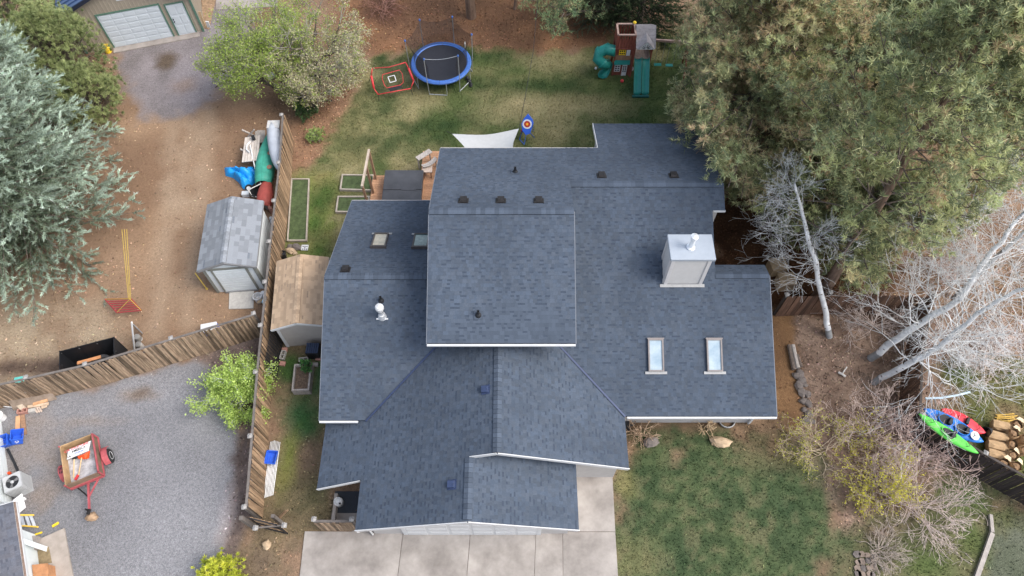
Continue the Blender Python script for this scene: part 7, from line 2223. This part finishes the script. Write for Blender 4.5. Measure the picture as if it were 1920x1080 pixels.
text_on('888.607.4466', .36, shei * .19, .07, M_BLUEP)
text_on('US', .08, shei * .10, .10, M_BLACK)
mb = MB(); vs = [P(145, 856, .7), P(169, 845, .72), P(167, 859, .64), P(160, 861, .78), P(148, 861, .62), P(157, 852, .82)]
mb.add(vs, [(0, 5, 4), (5, 3, 4), (5, 1, 3), (1, 2, 3), (0, 1, 5)]); tag(origin_to(mb.build('orange_bag', pmat('orange_plastic', (.75, .085, .02), .4)), P(155, 858, .55)), 'crumpled orange red bag in the trailer by the sign', 'bag')
for k, (a, b_, lb) in enumerate(((P(139, 861, .7), P(138, 896, .56), 'wooden handle lying along the trailer bed, left of the shovel'), (P(153, 858, .72), P(147, 892, .58), 'shovel with wooden handle and red blade in the trailer'))):
    s_ = thing('shovel' if k else 'wooden_pole', lb, 'shovel' if k else 'pole', a)
    mb = MB(); mb.tube([a, b_], .022, 7); mb.build('shaft', pmat('pale_handle', (.58, .41, .22), .6), s_)
    if k:
        mb = MB(); mb.beam(b_ + Vector((0, .03, .02)), b_ + Vector((-.07, -.16, .0)), .1, .03); mb.build('blade', M_REDP, s_)
mb = MB(); mb.box(P(141, 858, .6), (.2, .1, .1), rz=.3); tag(origin_to(mb.build('black_case', M_BLACK, bevel=.02), P(141, 858, .54)), 'small black case half under the trailer sign', 'case')
# blue recycling tubs
b2_ = bin_('blue recycling tub nested at the left of the pair', P(17, 829, .0), .42, .46, .38, .25, M_BLUEP, 'recycling_tub', 'recycling tub', tilt=(R(8), R(-8), .3))
b3_ = bin_('blue recycling tub with white emblem, leaning into the other', P(34, 825, .05), .42, .5, .38, .25, M_BLUEP, 'recycling_tub', 'recycling tub', tilt=(R(-12), R(22), .3))
for k in range(3):
    a = R(90 + 120 * k); mb = MB(); a0, a1 = a + .3, a + 1.7
    mb.tube([(.06 * math.cos(t) + 0, -.255 + .0, .22 + .06 * math.sin(t)) for t in np.linspace(a0, a1, 5)], .012, 5); mb.build('recycling_mark', M_WHITEP, b3_, local=True)
mb = MB(); mb.tube([P(14, 842, .12), P(26, 866, .07), P(36, 889, .07)], .05, 8); tag(origin_to(mb.build('drain_pipe', M_BLACK), P(14, 842)), 'black corrugated drain pipe along the white house wall', 'pipe')
# air conditioner
ac = thing('air_conditioner', 'grey outdoor air conditioner unit with open fan grille', 'air conditioner', P(40, 920))
a0, a1, a2, a3 = P(11, 921, .78), P(37.5, 909, .78), P(31, 887, .78), P(10, 897, .78)
acx = (a1 - a0).normalized(); acy = Vector((-acx.y, acx.x, 0)); aw_ = .64
acc = (a0 + a1 + a2 + a3) / 4
m3 = Matrix((acx, acy, Vector((0, 0, 1)))).transposed()
M_ACG = pmat('ac_grey', (.40, .41, .42), .5, .08)
mb = MB(); mb.box(Vz(acc, .4), (aw_ - .03, aw_ - .03, .66), m=m3); mb.build('core', pmat('dark_core', (.1, .1, .1), .7), ac)
mb = MB(); mb.box(Vz(acc, .05), (aw_ + .02, aw_ + .02, .08), m=m3); mb.build('base', M_ACG, ac)
for i in range(11):
    for sg, ax1, ax2 in ((-1, acx, acy), (1, acx, acy), (-1, acy, acx), (1, acy, acx)):
        mb = MB(); c = Vz(acc, .4) + ax1 * (-aw_ / 2 + .035 + i * (aw_ - .07) / 10) + ax2 * sg * aw_ / 2; mb.box(c, (.035, .035, .66), m=m3)
        if i % 1 == 0 and (sg == (-1 if ax2 is acy else 1)): mb.build('louver', M_ACG, ac)
mb = MB(); pr = []
n = 24
sqp = []
for k in range(n):
    a = 2 * math.pi * k / n; c_, s_ = math.cos(a), math.sin(a); q_ = 1 / max(abs(c_), abs(s_)); sqp.append(acc + acx * c_ * q_ * aw_ / 2 + acy * s_ * q_ * aw_ / 2)
cir = [acc + acx * math.cos(2 * math.pi * k / n) * .25 + acy * math.sin(2 * math.pi * k / n) * .25 for k in range(n)]
mb.add([Vz(p_, .78) for p_ in sqp] + [Vz(p_, .78) for p_ in cir] + [Vz(p_, .66) for p_ in cir] + [Vz(p_, .7) for p_ in sqp], [(k, (k + 1) % n, (k + 1) % n + n, k + n) for k in range(n)] + [(k + n, (k + 1) % n + n, (k + 1) % n + 2 * n, k + 2 * n) for k in range(n)] + [(k, k + 3 * n, (k + 1) % n + 3 * n, (k + 1) % n) for k in range(n)]); mb.build('top_panel', M_ACG, ac)
mb = MB(); mb.add([Vz(p_, .735) for p_ in cir], [tuple(range(n))]); mb.build('fan_well', M_BLACK, ac)
for k in range(3):
    mb = MB(); a = R(120 * k + 20); d = acx * math.cos(a) + acy * math.sin(a); e_ = acx * -math.sin(a) + acy * math.cos(a)
    mb.add([Vz(acc, .755) + d * .05 - e_ * .03, Vz(acc, .75) + d * .22 - e_ * .1, Vz(acc, .765) + d * .23 + e_ * .04, Vz(acc, .765) + d * .05 + e_ * .03], [(0, 1, 2, 3)]); mb.build('fan_blade', pmat('fan_grey', (.12, .12, .125), .5), ac)
mb = MB(); mb.lathe(Vz(acc, .745), [(.06, 0), (.06, .04), (.02, .06)], 12); mb.build('fan_hub', M_ACG, ac)
mb = MB(); mb.lathe(P(19, 888), [(.06, 0), (.06, .1), (.03, .14)], 10); tag(origin_to(mb.build('orange_bottle', pmat('orange_plastic', (.75, .085, .02), .4)), P(19, 888)), 'orange plastic bottle behind the air conditioner', 'bottle')
mb = MB(); mb.slab([P(24, 938, .5), P(33, 964, .12), P(48, 951, .1), P(41, 925, .45)], .03); tag(origin_to(mb.build('white_sheet', M_WHITEP), P(40, 950)), 'dirty white sheet leaning below the air conditioner', 'sheet')
mb = MB(); mb.lathe(P(47, 936), [(.06, 0), (.06, .12), (.03, .15)], 10); tag(origin_to(mb.build('white_bottle', M_WHITEP), P(47, 936)), 'small white bottle beside the dirty white panel', 'bottle')
ld = thing('step_ladder', 'yellow step ladder lying on its side at the house corner', 'ladder', P(50, 985))
for a, b_ in ((P(26, 966, .5), P(64, 966, .3)), (P(28, 985, .12), P(71, 988, .12))):
    mb = MB(); mb.beam(a, b_, .05, .08); mb.build('rail', pmat('ladder_yellow', (.72, .46, .06), .5), ld)
for f in (.1, .35, .6, .82):
    a = P(26, 966, .5).lerp(P(64, 966, .3), f); b_ = P(28, 985, .12).lerp(P(71, 988, .12), f + .05)
    mb = MB(); mb.beam(a, b_, .1, .025); mb.build('step', pmat('aluminium_step', (.6, .63, .68), .4, metal=.4), ld)
for k, (a, b_, w_2, lb) in enumerate(((P(98, 987, .04), P(110, 980, .04), .09, 'short yellow plastic strip on gravel, nearer the trailer'), (P(56, 1006, .04), P(79, 998, .04), .06, 'long yellow plastic strip beside the patio'))):
    mb = MB(); mb.beam(a, b_, w_2, .03); tag(origin_to(mb.build('yellow_strip', M_YEL), a), lb, 'strip')
mb = MB(); mb.slab([P(x, y, .1) for x, y in ((70, 1032), (91, 1025), (97, 1055), (73, 1059))], .02); tag(origin_to(mb.build('door_mat', pmat('coir_mat', (.22, .17, .10), .95, .3, 8)), P(83, 1042)), 'brown door mat on the pale patio', 'door mat')
ca = thing('wood_cabinet', 'orange brown wooden cabinet at the bottom edge of the patio', 'cabinet', P(75, 1090))
mb = MB(); mb.slab([P(x, y, .62) for x, y in ((61, 1060), (88, 1057), (93, 1115), (66, 1120))], .54); mb.build('body', pmat('orange_wood', (.42, .205, .10), .7, .25, 3), ca)
mb = MB(); mb.slab([P(x, y, .66) for x, y in ((60, 1059), (89, 1056), (94, 1117), (65, 1122))], .03); mb.build('top', pmat('orange_wood', (.42, .205, .10), .7, .25, 3), ca)
# lumber corner
mb = MB(); mb.slab([P(10, 748, .3), P(20, 741, .12), P(100, 739, .08), P(84, 727, .42)], .04)
lb_ = thing('weathered_plank', 'weathered grey board leaning on the weathered fence', 'board', P(50, 748))
mb = MB(); a, b_ = P(12, 747, .62), P(86, 726, .62); c, d = P(106, 749, .05), P(26, 770, .05)
mb.add([a, b_, c, d] + [q_ + Vector((0, .05, .0)) for q_ in (a, b_, c, d)], [(3, 2, 1, 0), (4, 5, 6, 7), (0, 1, 5, 4), (1, 2, 6, 5), (2, 3, 7, 6), (3, 0, 4, 7)]); mb.build('board', pmat('grey_brown_board', (.21, .165, .13), .9, .3, 3), lb_)
mb = MB(); mb.beam(a + Vector((0, -.01, .03)), b_ + Vector((0, -.01, .03)), .07, .05); mb.build('top_strip', M_GREYW, lb_)
lum = [((50, 758), (72, 748), 'short pale board at the back of the lumber pile'), ((52, 763), (91, 757), 'long pale board lying across the lumber pile'), ((62, 758), (89, 750), 'orange toned board in the lumber pile'), ((70, 752), (86, 747), 'small grey offcut on the lumber pile'), ((78, 764), (88, 761), 'shortest offcut at the right end of the lumber pile')]
for k, (a, b_, lb) in enumerate(lum):
    mb = MB(); mb.beam(P(*a, .05 + .05 * (k % 3)), P(*b_, .05 + .05 * (k % 3)), .12, .05); tag(origin_to(mb.build('lumber_board', pmat(('pale_pine', 'orange_pine')[k == 2], ((.48, .37, .27), (.5, .29, .16))[k == 2], .8, .2, 4)), P(*a)), lb, 'board', 'boards in the lumber pile')
mb = MB(); mb.beam(P(29, 752, .12), P(45, 767, .12), .2, .2); tag(origin_to(mb.build('post_stub', pmat('pale_post', (.45, .38, .30), .85, .25, 4)), P(37, 760)), 'thick pale post stub beside the lumber pile', 'post')
cinder('reddish hollow brick block in front of the lumber pile', 46, 773, R(10), M_BRICK, group=None)
mb = MB(); mb.box(P(61, 770, .08), (.28, .16, .14), rz=.2); tag(origin_to(mb.build('grey_brick', M_BLOCK), P(61, 770)), 'grey block beside the reddish hollow brick', 'block')
pt_ = thing('slatted_crate', 'tiny pale slatted wooden crate beside the grey block', 'crate', P(71, 769))
for k in range(3):
    mb = MB(); mb.beam(P(66 + k * 4, 766 - k, .1), P(70 + k * 4, 774 - k, .1), .05, .04); mb.build('slat', pmat('pale_slat', (.52, .42, .35), .8, .15), pt_)
for dy in (0, 6):
    mb = MB(); mb.beam(P(65 + dy * .6, 766 + dy, .05), P(75 + dy * .6, 763 + dy, .05), .04, .05); mb.build('rail', pmat('pale_slat', (.52, .42, .35), .8, .15), pt_)
for k, (a, b_, m_, lb) in enumerate((((34, 780), (33, 806), pmat('orange_pine', (.5, .29, .16), .8), 'orange board lying above the recycling tubs, left one'), ((42, 778), (46, 815), M_BRNW, 'brown board lying above the recycling tubs, right one'))):
    mb = MB(); mb.beam(P(*a, .04), P(*b_, .04), .17, .04); tag(origin_to(mb.build('loose_board', m_), P(*a)), lb, 'board')
mb = MB(); mb.lathe(P(5, 784), [(.16, 0), (.19, .32), (.2, .34), (.02, .35)], 16); tag(origin_to(mb.build('bucket', M_WHITEP), P(5, 784)), 'white bucket with lid at the left edge by the house wall', 'bucket')
mb = MB(); mb.tube([P(-20, 758, .2), P(25, 764, .06)], .025, 6); tag(origin_to(mb.build('white_pole', M_WHITEP), P(25, 764)), 'white pole on the ground at the left edge', 'pole')
